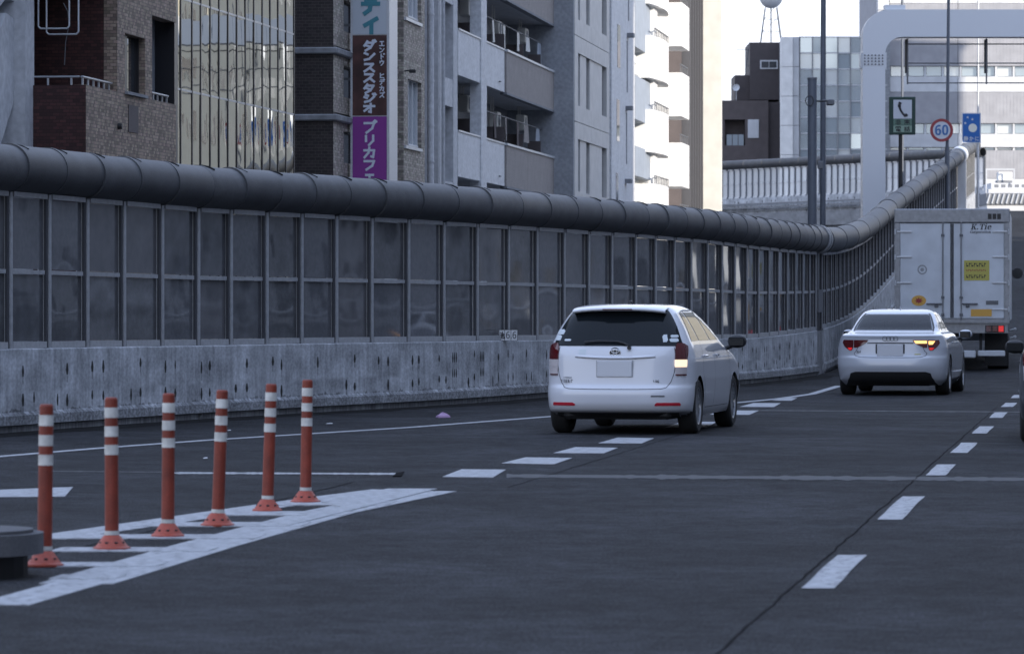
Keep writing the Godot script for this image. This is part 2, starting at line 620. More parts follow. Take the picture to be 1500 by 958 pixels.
	M.grey_render = mat(lin(0.4, 0.42, 0.45), 0.85, {"tex": soft, "size": 5.0, "detail": streak, "dsize": 1.9})
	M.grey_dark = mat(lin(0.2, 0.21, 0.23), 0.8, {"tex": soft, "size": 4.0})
	M.pale_render = mat(lin(0.64, 0.65, 0.67), 0.8, {"tex": soft, "size": 4.5, "detail": streak, "dsize": 2.3})
	M.beige_tile = mat(lin(0.56, 0.51, 0.45), 0.75, {"tex": brick_texture(Color(0.86, 0.85, 0.83), Color(0.6, 0.6, 0.6), 4), "size": 2.0, "detail": soft, "dsize": 4.4})
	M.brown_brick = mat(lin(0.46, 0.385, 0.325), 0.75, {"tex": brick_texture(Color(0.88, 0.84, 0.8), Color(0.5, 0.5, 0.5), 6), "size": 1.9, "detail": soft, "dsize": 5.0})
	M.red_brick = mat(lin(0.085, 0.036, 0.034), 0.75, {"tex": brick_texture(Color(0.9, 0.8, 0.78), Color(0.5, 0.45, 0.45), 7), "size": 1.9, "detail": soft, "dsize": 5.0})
	M.black_brick = mat(lin(0.075, 0.062, 0.06), 0.6, {"tex": brick_texture(Color(0.6, 0.57, 0.56), Color(1.0, 1.0, 1.0), 9, 16, 8), "size": 2.4})
	M.pebble = mat(lin(0.5, 0.46, 0.44), 0.9, {"tex": noise_tex(0.09, 4, 0.55, 1.0, 44, 512), "size": 2.0, "detail": soft, "dsize": 3.3})
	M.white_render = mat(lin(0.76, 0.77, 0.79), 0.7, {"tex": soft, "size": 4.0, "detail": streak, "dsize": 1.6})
	M.panel_grey = mat(lin(0.56, 0.55, 0.535), 0.6, {"tex": soft, "size": 3.7})
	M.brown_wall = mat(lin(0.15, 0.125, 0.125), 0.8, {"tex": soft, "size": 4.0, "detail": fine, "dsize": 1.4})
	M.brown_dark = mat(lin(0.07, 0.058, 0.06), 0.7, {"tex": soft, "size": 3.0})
	M.beige_wall = mat(lin(0.6, 0.56, 0.46), 0.8, {"tex": soft, "size": 6.0})
	M.cream = mat(lin(0.74, 0.72, 0.66), 0.8, {"tex": soft, "size": 6.0})
	M.mirror_glass = mat(lin(0.56, 0.535, 0.45), 0.02, {"metal": 1.0})
	M.window = mat(lin(0.03, 0.034, 0.04), 0.03, {"spec": 0.8})
	M.window_pale = mat(lin(0.26, 0.3, 0.33), 0.08, {"spec": 0.7})
	M.window_frame = mat(lin(0.2, 0.21, 0.23), 0.4, {"metal": 0.4})
	M.window_white = mat(lin(0.55, 0.56, 0.58), 0.5)
	M.curtain = mat(lin(0.6, 0.6, 0.58), 0.9)
	M.louvre = mat(lin(0.07, 0.07, 0.078), 0.6)
	M.mullion = mat(lin(0.02, 0.02, 0.024), 0.35, {"metal": 0.3})
	M.rail = mat(lin(0.4, 0.42, 0.45), 0.35, {"metal": 0.6})
	M.bluegrey = mat(lin(0.32, 0.36, 0.42), 0.6, {"tex": soft, "size": 4.0})
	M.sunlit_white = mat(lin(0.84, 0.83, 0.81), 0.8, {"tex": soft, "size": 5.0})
	M.far_grey = mat(lin(0.36, 0.36, 0.385), 0.8, {"tex": soft, "size": 7.0})
	M.far_white = mat(lin(0.6, 0.61, 0.63), 0.75, {"tex": soft, "size": 7.0})
	M.far_glass_a = mat(lin(0.5, 0.55, 0.57), 0.05, {"metal": 0.75})
	M.far_glass_b = mat(lin(0.36, 0.41, 0.44), 0.06, {"metal": 0.5})
	M.far_glass_c = mat(lin(0.62, 0.65, 0.65), 0.12, {"metal": 0.4})
	M.gantry = mat(lin(0.68, 0.695, 0.72), 0.5)
	M.pole = mat(lin(0.13, 0.145, 0.175), 0.5, {"metal": 0.2, "tex": soft, "size": 1.5})
	M.sign_purple = mat(lin(0.24, 0.035, 0.27), 0.5)
	M.sign_brown = mat(lin(0.12, 0.045, 0.04), 0.5, {"tex": noise_tex(0.008, 3, 0.55, 1.0, 52), "size": 2.4})
	M.sign_white = mat(lin(0.5, 0.54, 0.58), 0.5)
	M.sign_teal = mat(lin(0.05, 0.23, 0.28), 0.5)
	M.sign_text = mat(lin(0.62, 0.66, 0.74), 0.5)
	M.sign_green = mat(lin(0.015, 0.045, 0.035), 0.5)
	M.plate_white = mat(lin(0.8, 0.81, 0.82), 0.5)
	M.sign_face = mat(lin(0.58, 0.6, 0.64), 0.4)
	M.sign_red = mat(lin(0.3, 0.045, 0.05), 0.4)
	M.sign_blue = mat(lin(0.02, 0.13, 0.42), 0.4)
	M.sign_digit = mat(lin(0.05, 0.15, 0.36), 0.4)
	M.moon = mat(lin(0.75, 0.74, 0.66), 0.5)
	M.pink = mat(lin(0.42, 0.28, 0.44), 0.8)
	M.litter = mat(lin(0.55, 0.55, 0.56), 0.8)

# ---------------------------------------------------------------- road
const WALL_PX := [-153.0, -99.0, -45.0, 9.0, 66.0, 122.0, 176.0, 232.0, 285.0, 333.0, 385.6, 437.0, 488.0, 540.0, 594.0, 646.0, 695.0, 741.0, 783.0, 823.0, 859.0, 893.0, 928.0, 957.0, 985.0, 1009.5, 1033.6, 1055.0, 1073.6, 1091.5, 1108.7, 1124.0, 1138.0, 1151.0, 1163.0, 1174.0, 1184.0, 1193.0]
const WALL_S := [[-160, 131.5], [0, 124.0], [150, 117.0], [300, 110.5], [450, 105.0], [600, 99.7], [700, 95.5], [800, 90.5], [900, 86.0], [1000, 82.0], [1100, 77.5], [1150, 74.0], [1195, 70.0]]
const WALL_LOW := [[-160, 515.0], [0, 511.0], [150, 508.0], [300, 506.0], [450, 503.0], [600, 501.0], [800, 498.0], [1000, 497.0], [1100, 495.5], [1150, 490.0], [1195, 484.0]]
const WALL_TOP := [[-160, 264.0], [0, 279.0], [150, 292.0], [300, 305.0], [450, 313.0], [600, 321.0], [700, 327.5], [800, 334.0], [940, 343.5], [1040, 352.5], [1100, 360.0], [1150, 365.5], [1195, 369.5]]

func table(tb: Array, x: float) -> float:
	for i in tb.size() - 1:
		if x <= tb[i + 1][0] or i == tb.size() - 2:
			var k: float = (x - tb[i][0]) / (tb[i + 1][0] - tb[i][0])
			return lerpf(tb[i][1], tb[i + 1][1], k)
	return 0.0

func wall_posts() -> Array:   # [foot, parapet top height, top rail height]
	var out := []
	for px in WALL_PX:
		var s := table(WALL_S, px)
		out.append([Vector3((px - CX) / s, 0, -F / s), EYE - (table(WALL_LOW, px) - YH) / s, EYE - (table(WALL_TOP, px) - YH) / s])
	return out

func second_posts() -> Array:
	var out := []
	var z := 90.4
	while z < 176.0:
		var k := clampf((z - 90.0) / 30.0, 0.0, 1.0)
		out.append([lane(-6.38 + 0.35 * clampf((z - 120.0) / 45.0, 0.0, 1.0), z), rise(z) + 0.96, rise(z) + 2.58 + 0.1 * k])
		z += 1.45
	return out

func left_edge(z: float) -> float:   # lane coordinate of the left barrier
	var w := wall_posts()
	if z < -w[0][0].z: return -13.6 + (z + w[0][0].z) * -0.2 * -1.0
	for i in w.size() - 1:
		if z <= -w[i + 1][0].z:
			var k: float = (z + w[i][0].z) / (w[i][0].z - w[i + 1][0].z)
			var p: Vector3 = w[i][0].lerp(w[i + 1][0], k)
			return p.x - KM * z
	return -6.4

func sheet(pts: Array, y: float) -> MB:    # a flat painted shape on the level road from ground points, in order
	var b := MB.new()
	var poly := PackedVector2Array()
	for p in pts: poly.append(Vector2(p.x, -p.z))
	b.prism(poly, Vector3(0, y, 0), Vector3(1, 0, 0), Vector3(0, 0, -1), 0.0008 - y, 0.0)
	return b

func strip(lat0: float, lat1: float, z0: float, z1: float, y: float, steps := 1, wob := 0.0) -> MB:
	var b := MB.new()
	for i in steps:
		var za := lerpf(z0, z1, float(i) / steps)
		var zb := lerpf(z0, z1, float(i + 1) / steps)
		var wa := wob * sin(za * 1.7) + wob * 0.6 * sin(za * 5.1)
		var wb := wob * sin(zb * 1.7) + wob * 0.6 * sin(zb * 5.1)
		b.quad(lane(lat0 + wa, za, y), lane(lat1 + wa, za, y), lane(lat1 + wb, zb, y), lane(lat0 + wb, zb, y))
	return b

func crack(lat: float, z0: float, z1: float, w: float) -> MB:
	var b := MB.new()
	var f := FastNoiseLite.new()
	f.seed = int(lat * 100.0)
	f.frequency = 0.9
	f.fractal_octaves = 3
	var n := int((z1 - z0) / 0.25)
	var pl := Vector3.ZERO
	var pr := Vector3.ZERO
	for i in n + 1:
		var z := lerpf(z0, z1, float(i) / n)
		var o := f.get_noise_1d(z) * 0.02
		var h := w * (0.6 + 0.7 * absf(f.get_noise_1d(z * 3.0 + 50.0)))
		var l := lane(lat + o - h, z, 0.003)
		var r := lane(lat + o + h * 0.5, z, 0.003)
		if i: b.quad(pl, pr, r, l)
		pl = l
		pr = r
	return b

func ragged(px0: float, px1: float, ya: float, yb: float, th: float) -> MB:    # a joint across the deck with worn edges
	var b := MB.new()
	var f := FastNoiseLite.new()
	f.seed = int(px0)
	f.frequency = 0.02
	f.fractal_octaves = 4
	var n := 90
	var pa := Vector3.ZERO
	var pb := Vector3.ZERO
	for i in n + 1:
		var px := lerpf(px0, px1, float(i) / n)
		var y := lerpf(ya, yb, float(i) / n)
		var e := th * (0.55 + 1.1 * absf(f.get_noise_1d(px * 3.0)))
		var a := ground(px, y + e * 0.5, 0.003)
		var c := ground(px, y - e * 0.5, 0.003)
		if i: b.quad(pa, a, c, pb)
		pa = a
		pb = c
	return b

func line_between(a: Vector3, b: Vector3, w: float, y: float) -> Array:
	var d := (b - a).normalized()
	var s := Vector3(-d.z, 0, d.x) * w / 2.0
	return [a - s, b - s, b + s, a + s]

func build_road() -> void:
	var g := MB.new()
	g.quad(Vector3(-1500, STREET, 300), Vector3(1500, STREET, 300), Vector3(1500, STREET, -2200), Vector3(-1500, STREET, -2200))
	setting("ground", g, M.ground, "grey street level ground under the expressway")
	var rows := []
	var z := -30.0
	while z < 320.0:
		var row := []
		var l := left_edge(z) - 0.1
		for k in 9:
			row.append(lane(lerpf(l, 3.4, k / 8.0), z))
		rows.append(row)
		z += 2.0 if z > 80.0 and z < 215.0 else (1.5 if z > 40.0 else 5.0)
	var b := MB.new()
	b.grid(rows)
	# underside of the deck
	var low := []
	for row in rows:
		low.append([row[0] + Vector3(0, -1.3, 0), row[8] + Vector3(0, -1.3, 0)])
	b.grid(low, true)
	var road := setting("road", b, M.asphalt, "dark grey asphalt carriageway of the elevated expressway with merging ramp")
	# barrier foot strip: dirt and the shade under the lip in one colour
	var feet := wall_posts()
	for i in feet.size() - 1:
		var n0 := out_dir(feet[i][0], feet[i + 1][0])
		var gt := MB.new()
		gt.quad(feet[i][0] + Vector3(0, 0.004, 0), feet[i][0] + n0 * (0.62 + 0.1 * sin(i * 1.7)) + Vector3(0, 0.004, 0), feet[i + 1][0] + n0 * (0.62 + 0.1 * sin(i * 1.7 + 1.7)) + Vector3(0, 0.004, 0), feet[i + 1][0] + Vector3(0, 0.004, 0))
		part(road, "foot_dirt_shade", gt, M.foot_dirt_shade)
	# dashed lane line
	var zs := []
	for d in [[863.0, 814.0], [762.0, 728.0], [697.0, 681.0], [664.0, 649.0], [635.5, 625.0], [612.5, 604.5], [596.5, 590.5], [583.5, 579.0], [573.0, 569.5]]:
		zs.append([F * EYE / (d[0] - YH), F * EYE / (d[1] - YH)])
	for q in zs:
		part(road, "lane_dash", strip(-1.73, -1.55, q[0], q[1], 0.005, 4, 0.004), M.paint)
	var zz: float = zs[-1][1] + 5.0
	while zz < 190.0:
		part(road, "lane_dash", strip(-1.73, -1.55, zz, zz + 3.2, 0.005, 2), M.paint)
		zz += 8.0
	# the longitudinal paving joints
	part(road, "paving_joint", crack(-1.785, 14.0, 62.0, 0.011), M.tar)
	part(road, "paving_joint", crack(-5.12, 35.5, 64.0, 0.009), M.tar)
	part(road, "paving_joint", crack(-6.6, 22.0, 36.5, 0.014), M.tar)
	# short broad dashes of the merge
	for q in [[[648, 699], [676, 688], [741, 688.5], [722, 700]], [[735, 679], [770, 670.5], [838, 671.5], [812, 680.5]], [[811, 664], [843, 655.5], [905, 656.5], [885, 664.5]], [[877, 649.5], [905, 641.5], [958, 642.5], [940, 650]], [[975, 626], [1000, 618], [1050, 618.5], [1035, 626.5]], [[1040, 607.5], [1060, 601.5], [1112, 602], [1098, 608]], [[1084, 596.2], [1104, 590.8], [1144, 591], [1134, 596.6]], [[1132, 587], [1150, 583.2], [1168, 583.4], [1160, 587.2]]]:
		var pts := []
		for p in q: pts.append(ground(p[0], p[1]))
		part(road, "merge_dash", sheet(pts, 0.005), M.paint)
	# ramp edge line
	var edge := [[-160, 683.5], [0, 669.0], [150, 656.5], [300, 645.5], [450, 636.0], [600, 626.5], [800, 611.0], [950, 600.5], [1088, 589.5], [1140, 584.5], [1190, 577.5], [1230, 565.5]]
	for i in edge.size() - 1:
		part(road, "edge_line", sheet(line_between(ground(edge[i][0], edge[i][1]), ground(edge[i + 1][0], edge[i + 1][1]), 0.15, 0.0), 0.005), M.paint)
	part(road, "edge_line", strip(-5.22, -5.07, 79.0, 200.0, 0.012, 50), M.paint)
	# gore: two converging lines, hatch bars and the solid tip
	var gl := [[0, 893, 42], [110, 862, 38], [300, 806, 34], [480, 757, 28], [632, 719, 10]]
	for i in gl.size() - 1:
		var a: Array = gl[i]
		var c: Array = gl[i + 1]
		var w := 0.42 if i else 0.3
		part(road, "gore_line", sheet(line_between(ground(a[0], a[1] - 6), ground(c[0], c[1] - (6 if i < 3 else -1)), w, 0.0), 0.005), M.paint)
	part(road, "gore_tip", sheet([ground(470, 737), ground(568, 717.5), ground(640, 717.5), ground(515, 749), ground(420, 772), ground(405, 768), ground(500, 744)], 0.011), M.paint)
	var gu := [[60, 790], [200, 770], [380, 744], [480, 730], [572, 718]]
	for i in gu.size() - 1:
		part(road, "gore_line", sheet(line_between(ground(gu[i][0], gu[i][1]), ground(gu[i + 1][0], gu[i + 1][1]), 0.34, 0.0), 0.005), M.paint)
	for py in [846.0, 828.0, 806.0, 787.0, 769.0, 753.0, 738.0]:
		var xr := table([[716, 655.0], [757, 480.0], [806, 300.0], [862, 110.0], [893, 0.0]], py) + 12.0
		var xl := maxf(70.0, table([[716, 590.0], [729, 480.0], [744, 380.0], [770, 200.0], [790, 60.0]], minf(py, 790.0)) - 20.0)
		part(road, "hatch_bar", sheet([ground(xl, py + 3.2), ground(xr - 8, py + 3.2), ground(xr + 8, py - 2.8), ground(xl + 20, py - 2.8)], 0.008), M.paint)
	part(road, "ramp_mark", sheet([ground(-40, 729), ground(94, 728), ground(106, 714), ground(-20, 719)], 0.005), M.paint)
	# expansion joints across the deck
	part(road, "expansion_joint", ragged(742, 1560, 697.5, 703.0, 6.5), M.joint)
	part(road, "expansion_joint", ragged(250, 588, 693.2, 694.6, 3.0), M.steel_light)
	part(road, "expansion_joint", ragged(60, 262, 690.6, 692.2, 1.5), M.joint)
	part(road, "expansion_joint", ragged(1100, 1540, 601.5, 604.0, 1.6), M.joint)
	part(road, "tar_patch", sheet([ground(575, 699), ground(588, 698.5), ground(592, 692), ground(580, 694)], 0.009), M.tar)

# ---------------------------------------------------------------- noise barrier
func out_dir(a: Vector3, b: Vector3) -> Vector3:    # towards the road
	var d := (b - a)
	d.y = 0.0
	d = d.normalized()
	return Vector3(-d.z, 0, d.x)

func barrier(o: Node3D, posts: Array, base: Vector3, clear := false, hooks := true, every := 1) -> void:
	var nrm := []
	var run := [0.0]
	for i in posts.size():
		var p: Vector3 = posts[maxi(0, i - 1)][0]
		var q: Vector3 = posts[mini(posts.size() - 1, i + 1)][0]
		nrm.append(out_dir(p, q))
		if i: run.append(run[-1] + posts[i][0].distance_to(posts[i - 1][0]))
	# parapet, cast in lengths
	var i0 := 0
	while i0 < posts.size() - 1:
		var i1 := mini(i0 + 8, posts.size() - 1)
		if posts.size() - 1 - i1 < 3: i1 = posts.size() - 1
		var b := MB.new()
		b.off = base
		var lipb := MB.new()
		lipb.off = base
		var g := []
		var uv := []
		var lg := []
		for i in range(i0, i1 + 1):
			var ft: Vector3 = posts[i][0]
			var hb: float = posts[i][1]
			var row := []
			var ru := []
			var gap := 0.006 if (i == i1 and i1 < posts.size() - 1) else 0.0
			var along: Vector3 = Vector3(nrm[i].z, 0, -nrm[i].x)
			for pr in [[-0.28, -1.2, 1.0], [-0.28, hb - ft.y, 0.0], [0.055, hb - ft.y, 0.0], [0.07, hb - ft.y - 0.015, 0.02], [0.07, 0.24, 0.80], [0.115, 0.2, 0.84], [0.12, 0.09, 0.98], [0.05, 0.075, 1.0], [0.05, -0.1, 1.0]]:
				row.append(ft + nrm[i] * pr[0] + Vector3(0, pr[1], 0) - along * gap)
				ru.append(Vector2(run[i] / 20.0, pr[2] * 0.999))
			g.append(row)
			uv.append(ru)
		# faceted across the profile: one strip for each pair of profile points
		for k in 8:
			var gg := []
			var uu := []
			for i in g.size():
				gg.append([g[i][k], g[i][k + 1]])
				uu.append([uv[i][k], uv[i][k + 1]])
			b.grid(gg, false, {}, uu)
		for e in [0, g.size() - 1]:
			for k in range(1, 7): b.tri(g[e][0], g[e][k], g[e][k + 1])
		part(o, "parapet", b, M.parapet)
		i0 = i1
	# posts, rails, panes
	for i in posts.size():
		var ft: Vector3 = posts[i][0]
		var n: Vector3 = nrm[i]
		var al := Vector3(n.z, 0, -n.x)      # along, away
		var pb := MB.new()
		pb.off = base
		var y0: float = posts[i][1]
		var y1: float = posts[i][2] + 0.03
		var f0 := Vector3(ft.x, 0, ft.z)
		# H beam: front flange, web, rear flange
		for q in [[-0.012, 0.06, 0.03, 0.05], [-0.006, 0.006, -0.06, 0.03], [-0.075, 0.075, -0.075, -0.06]]:
			slab(pb, f0, al, n, q[0], q[1], q[2], q[3], y0, y1)
		part(o, "post", pb, M.post if not clear else M.pole)
		if not clear:
			pb = MB.new()
			pb.off = base
			slab(pb, f0, al, n, -0.06, -0.0125, 0.0, 0.034, y0, y1 - 0.03)
			part(o.get_child(o.get_child_count() - 1), "gasket", pb, M.gasket)
	for i in posts.size() - 1:
		var a: Vector3 = posts[i][0]
		var c: Vector3 = posts[i + 1][0]
		var n := out_dir(a, c)
		var al := Vector3(n.z, 0, -n.x)
		var L := Vector2(a.x, a.z).distance_to(Vector2(c.x, c.z))
		var ya: float = posts[i][1]
		var yc: float = posts[i + 1][1]
		var ta: float = posts[i][2]
		var tc: float = posts[i + 1][2]
		var fa0 := Vector3(a.x, 0, a.z)
		var fc0 := Vector3(c.x, 0, c.z)
		for q in [[0.0, 0.075, 0.05, M.sill, "sill_rail"], [0.475, 0.05, 0.022, M.post, "middle_rail"], [0.965, 0.06, 0.06, M.post, "top_rail"]]:
			var rb := MB.new()
			rb.off = base
			var e0: float = lerpf(ya, ta, q[0])
			var e1: float = lerpf(yc, tc, q[0])
			beam(rb, fa0 + al * 0.078, fc0 - al * 0.078, n, -0.03, q[2], e0 + 0.004, e1 + 0.004, q[1])
			part(o, q[4], rb, q[3] if not clear else M.galv)
		for q in [[0.045, 0.475], [0.51, 0.965]]:
			var g := []
			var bul := rng.randf_range(-0.012, 0.012)
			var b2 := rng.randf_range(-0.006, 0.006)
			for r in 9:
				var row := []
				for k in 7:
					var u := lerpf(0.05, 0.95, k / 6.0)
					var f := lerpf(q[0], q[1], r / 8.0)
					var pp := fa0.lerp(fc0, u)
					pp.y = lerpf(lerpf(ya, yc, u), lerpf(ta, tc, u), f)
					var d := bul * sin(PI * k / 6.0) * sin(PI * r / 8.0) + b2 * sin(TAU * r / 8.0) * sin(PI * k / 6.0) + b2 * 0.7 * sin(TAU * k / 6.0)
					row.append(pp + n * (-0.012 + (0.0 if clear else d)))
				g.append(row)
			var pn := MB.new()
			pn.off = base
			pn.grid(g)
			part(o, "pane", pn, M.pane_sky_white if clear else [M.pane, M.pane, M.pane_b, M.pane_c, M.pane_d][rng.randi() % 5])
	# the round cap along the top, one length for each bay
	for i in range(0, posts.size() - 1, every):
		var i2 := mini(i + every, posts.size() - 1)
		var n := out_dir(posts[i][0], posts[i2][0])
		var e := Vector3(0, 0.275, 0) + n * 0.02
		var a: Vector3 = Vector3(posts[i][0].x, posts[i][2], posts[i][0].z) + e
		var c: Vector3 = Vector3(posts[i2][0].x, posts[i2][2], posts[i2][0].z) + e
		var d := (c - a).normalized()
		var pb := MB.new()
		pb.off = base
		var jog := Vector3(rng.randf_range(-0.006, 0.006), rng.randf_range(-0.006, 0.006), 0)
		pb.lathe([[0.268, -0.03], [0.29, -0.03], [0.29, 0.03], [0.279, 0.036], [0.276, a.distance_to(c) * 0.5], [0.279, a.distance_to(c) - 0.034], [0.25, a.distance_to(c) - 0.033]], a + jog, d, 32)
		var cap := part(o, "cap_pipe", pb, [M.pipe, M.pipe_b, M.pipe_c, M.pipe][rng.randi() % 4])
		if hooks:
			var hb := MB.new()
			hb.off = base
			var m := a + d * 0.12 + Vector3(0, 0.285, 0)
			hb.tube([m, m + n * 0.1 - Vector3(0, 0.02, 0) + d * 0.04, m + n * 0.17 - Vector3(0, 0.06, 0) + d * 0.09], 0.012, 6)
			part(cap, "strap", hb, M.dark)

func slab(b: MB, o: Vector3, al: Vector3, n: Vector3, a0: float, a1: float, n0: float, n1: float, y0: float, y1: float) -> void:
	beam(b, o + al * a0, o + al * a1, n, n0, n1, y0, y0, y1 - y0)

func beam(b: MB, p: Vector3, q: Vector3, n: Vector3, n0: float, n1: float, yp: float, yq: float, h: float) -> void:
	var A := p + n * n1 + Vector3(0, yp, 0)
	var B := q + n * n1 + Vector3(0, yq, 0)
	var C := q + n * n0 + Vector3(0, yq, 0)
	var D := p + n * n0 + Vector3(0, yp, 0)
	var u := Vector3(0, h, 0)
	b.quad(A, B, B + u, A + u); b.quad(C, D, D + u, C + u); b.quad(B, C, C + u, B + u); b.quad(D, A, A + u, D + u)
	b.quad(A + u, B + u, C + u, D + u); b.quad(D, C, B, A)

func build_barrier() -> void:
	var w := wall_posts()
	var base: Vector3 = w[0][0]
	var o := thing("noise_barrier", "grey framed pane noise barrier with thick round cap on stained concrete parapet beside merging ramp", "barrier", base)
	barrier(o, w, base)
	# end box where the two barriers meet
	var e: Vector3 = w[-1][0]
	var s := second_posts()
	var n := out_dir(e, s[0][0])
	var al := Vector3(n.z, 0, -n.x)
	var col := thing("barrier_pillar", "dark steel pillar box between two lengths of noise barrier", "pillar", e)
	var b := MB.new()
	b.off = e
	var L := Vector2(e.x, e.z).distance_to(Vector2(s[0][0].x, s[0][0].z))
	slab(b, e, al, n, 0.1, L - 0.1, -0.2, 0.0, 0.9, 2.62)
	part(col, "back_plate", b, M.pipe_c)
	b = MB.new(); b.off = e
	slab(b, e, al, n, 0.12, L * 0.8, 0.003, 0.09, 1.32, 1.8)
	part(col, "cover_plate", b, M.steel)
	b = MB.new(); b.off = e
	slab(b, e, al, n, 0.3, 0.5, 0.003, 0.06, 1.8, 2.65)
	part(col, "conduit", b, M.steel)
	b = MB.new(); b.off = e
	slab(b, e, al, n, -0.02, L + 0.02, -0.3, 0.04, -0.6, 0.92)
	part(col, "footing", b, M.concrete)
	for k in [0.12, 0.45]:
		b = MB.new(); b.off = e
		var a: Vector3 = Vector3(e.x, w[-1][2] + 0.275, e.z) + n * 0.02
		var c: Vector3 = Vector3(s[0][0].x, s[0][2] + 0.275, s[0][0].z) + n * 0.02
		var d := (c - a).normalized()
		b.lathe([[0.28, 0.0], [0.31, 0.0], [0.31, 0.3], [0.28, 0.3]], a + d * (a.distance_to(c) * k), d, 32)
		part(col, "clamp_ring", b, M.steel_light)
	b = MB.new(); b.off = e
	b.cyl(Vector3(e.x, w[-1][2] + 0.275, e.z) + n * 0.02, Vector3(s[0][0].x, s[0][2] + 0.275, s[0][0].z) + n * 0.02, 0.272, 0.272, 32)
	part(col, "cap_pipe", b, M.pipe_c)
	var o2 := thing("noise_barrier", "grey framed pane noise barrier climbing beside the box truck up to the road crest", "barrier", s[0][0])
	barrier(o2, s, s[0][0], false, false, 3)
	var ep := lane(-5.98, 160.0)
	b = MB.new(); b.off = s[0][0]
	b.rbox(ep + Vector3(-0.16, -0.2, -0.25), ep + Vector3(0.2, 2.75, 0.25), 0.02)
	part(o2, "joint_post", b, M.white_paint, "white post closing a joint of the barrier")
	b = MB.new(); b.off = s[0][0]
	var pa := lane(-6.06, 159.0, 2.95)
	var pb := lane(-6.06, 161.5, 2.95)
	b.lathe([[0.28, 0.0], [0.33, 0.0], [0.33, pa.distance_to(pb)], [0.28, pa.distance_to(pb)]], pa, pb - pa, 24)
	part(o2, "joint_sleeve", b, M.white_paint)

func build_far_barriers() -> void:
	# the barrier of another viaduct crossing behind
	var posts := []
	var k := 0
	for i in 46:
		var px := lerpf(1040.0, 1442.0, i / 45.0)
		var z := lerpf(262.0, 244.0, i / 45.0)
		var top := lerpf(237.0, 215.5, i / 45.0)
		var s := F / z
		var p := at_depth(px, top, z)
		posts.append([Vector3(p.x, p.y - 3.28, p.z), p.y - 2.35, p.y - 0.56])
	var o := thing("noise_barrier", "far noise barrier with whitened panes on a stained viaduct behind the white portal frame", "barrier", posts[0][0])
	barrier(o, posts, posts[0][0], true, false, 3)
	var b := MB.new()
	b.off = posts[0][0]
	var lo: Array = []
	for i in [0, 45]:
		var ft: Vector3 = posts[i][0]
		lo.append(ft)
	var n := out_dir(lo[0], lo[1])
	beam(b, lo[0], lo[1], n, -8.0, 0.3, -0.9, -0.9, 0.85)
	for q in [0.28, 0.5]:
		beam(b, lo[0], lo[1], n, 0.1, 0.2, q, q, 0.09)
	part(o, "deck", b, M.concrete)
	for f in [0.15, 0.5, 0.85]:
		var c := MB.new()
		c.off = posts[0][0]
		var ft: Vector3 = lo[0].lerp(lo[1], f) - n * 4.0
		c.cyl(Vector3(ft.x, STREET, ft.z), ft + Vector3(0, -0.9, 0), 0.9, 0.9, 20)
		part(o, "pier", c, M.concrete)

# ---------------------------------------------------------------- out of the frame on the right: what shades the road and what the glass mirrors
func right_building(label: String, l0: float, z0: float, z1: float, depth: float, top: float, wall: Material, storey: float, wing: bool) -> void:
	var b := street_basis()
	var a0 := z0 * NF
	var a1 := z1 * NF
	var o := thing("office_block", label, "building", b * Vector3(a0, STREET, l0), b)
	var m := bm(a0, l0)
	m.box(Vector3(a0, STREET, l0), Vector3(a1, top, l0 + depth))
	part(o, "wall", m, wall)
	var y := 1.2
	while y < top - 2.0:
		var x := a0 + 2.0
		while x < a1 - 3.0:
			var w := bm(a0, l0)
			w.box(Vector3(x, y, l0 - 0.03), Vector3(x + (3.6 if wing else 2.4), y + storey * 0.42, l0 + 0.2))
			part(o, "window", w, M.window)
			x += 7.5
		y += storey
	var r := bm(a0, l0)
	r.box(Vector3(a0 - 0.2, top + 0.003, l0 - 0.2), Vector3(a1 + 0.2, top + 0.5, l0 + depth + 0.2))
	part(o, "roof", r, M.concrete)

func build_right_side() -> void:
	var o := thing("side_wall", "low concrete wall with white handrail along the right edge of the expressway", "wall", lane(3.1, -20.0))
	var w := MB.new()
	w.off = lane(3.1, -20.0)
	var r := MB.new()
	r.off = w.off
	var z := -20.0
	while z < 300.0:
		var a := lane(3.1, z)
		var c := lane(3.1, z + 5.0)
		var n := -out_dir(a, c)
		beam(w, c, a, n, -0.25, 0.1, -1.2, -1.2, 2.1)
		r.cyl(a + Vector3(0, 1.5, 0), c + Vector3(0, 1.5, 0), 0.11, 0.11, 10)
		r.cyl(a + Vector3(0, 0.9, 0), a + Vector3(0, 1.5, 0), 0.04, 0.04, 8)
		z += 5.0
	part(o, "parapet", w, M.concrete)
	part(o, "handrail", r, M.white_paint)
	right_building("tall pale office block beside the expressway behind the viewer", 20.0, -140.0, -20.0, 18.0, 28.0, M.pale_render, 3.6, false)
	right_building("tall grey office block facing the brick balconies across the expressway", 20.0, -19.0, 52.0, 18.0, 28.0, M.grey_render, 3.6, false)
	right_building("pale office tower facing the apartment balconies across the expressway", 20.0, 53.0, 126.0, 8.0, 31.0, M.pale_render, 3.6, false)
	right_building("small grey block added out of view to shade the portal frame", 20.0, 126.5, 129.5, 8.0, 20.0, M.grey_render, 3.6, false)  # added unseen block, there only to keep the portal frame shaded
	right_building("low grey apartment block across the expressway beyond the side street", 24.0, 186.0, 236.0, 16.0, 15.5, M.grey_dark, 3.4, true)
	right_building("tall beige apartment block mirrored in the glass front", 24.0, 238.0, 288.0, 16.0, 40.0, M.beige_wall, 3.4, true)
	right_building("lower beige apartment block beyond the tall beige one", 24.0, 289.0, 420.0, 16.0, 14.0, M.beige_wall, 3.4, true)

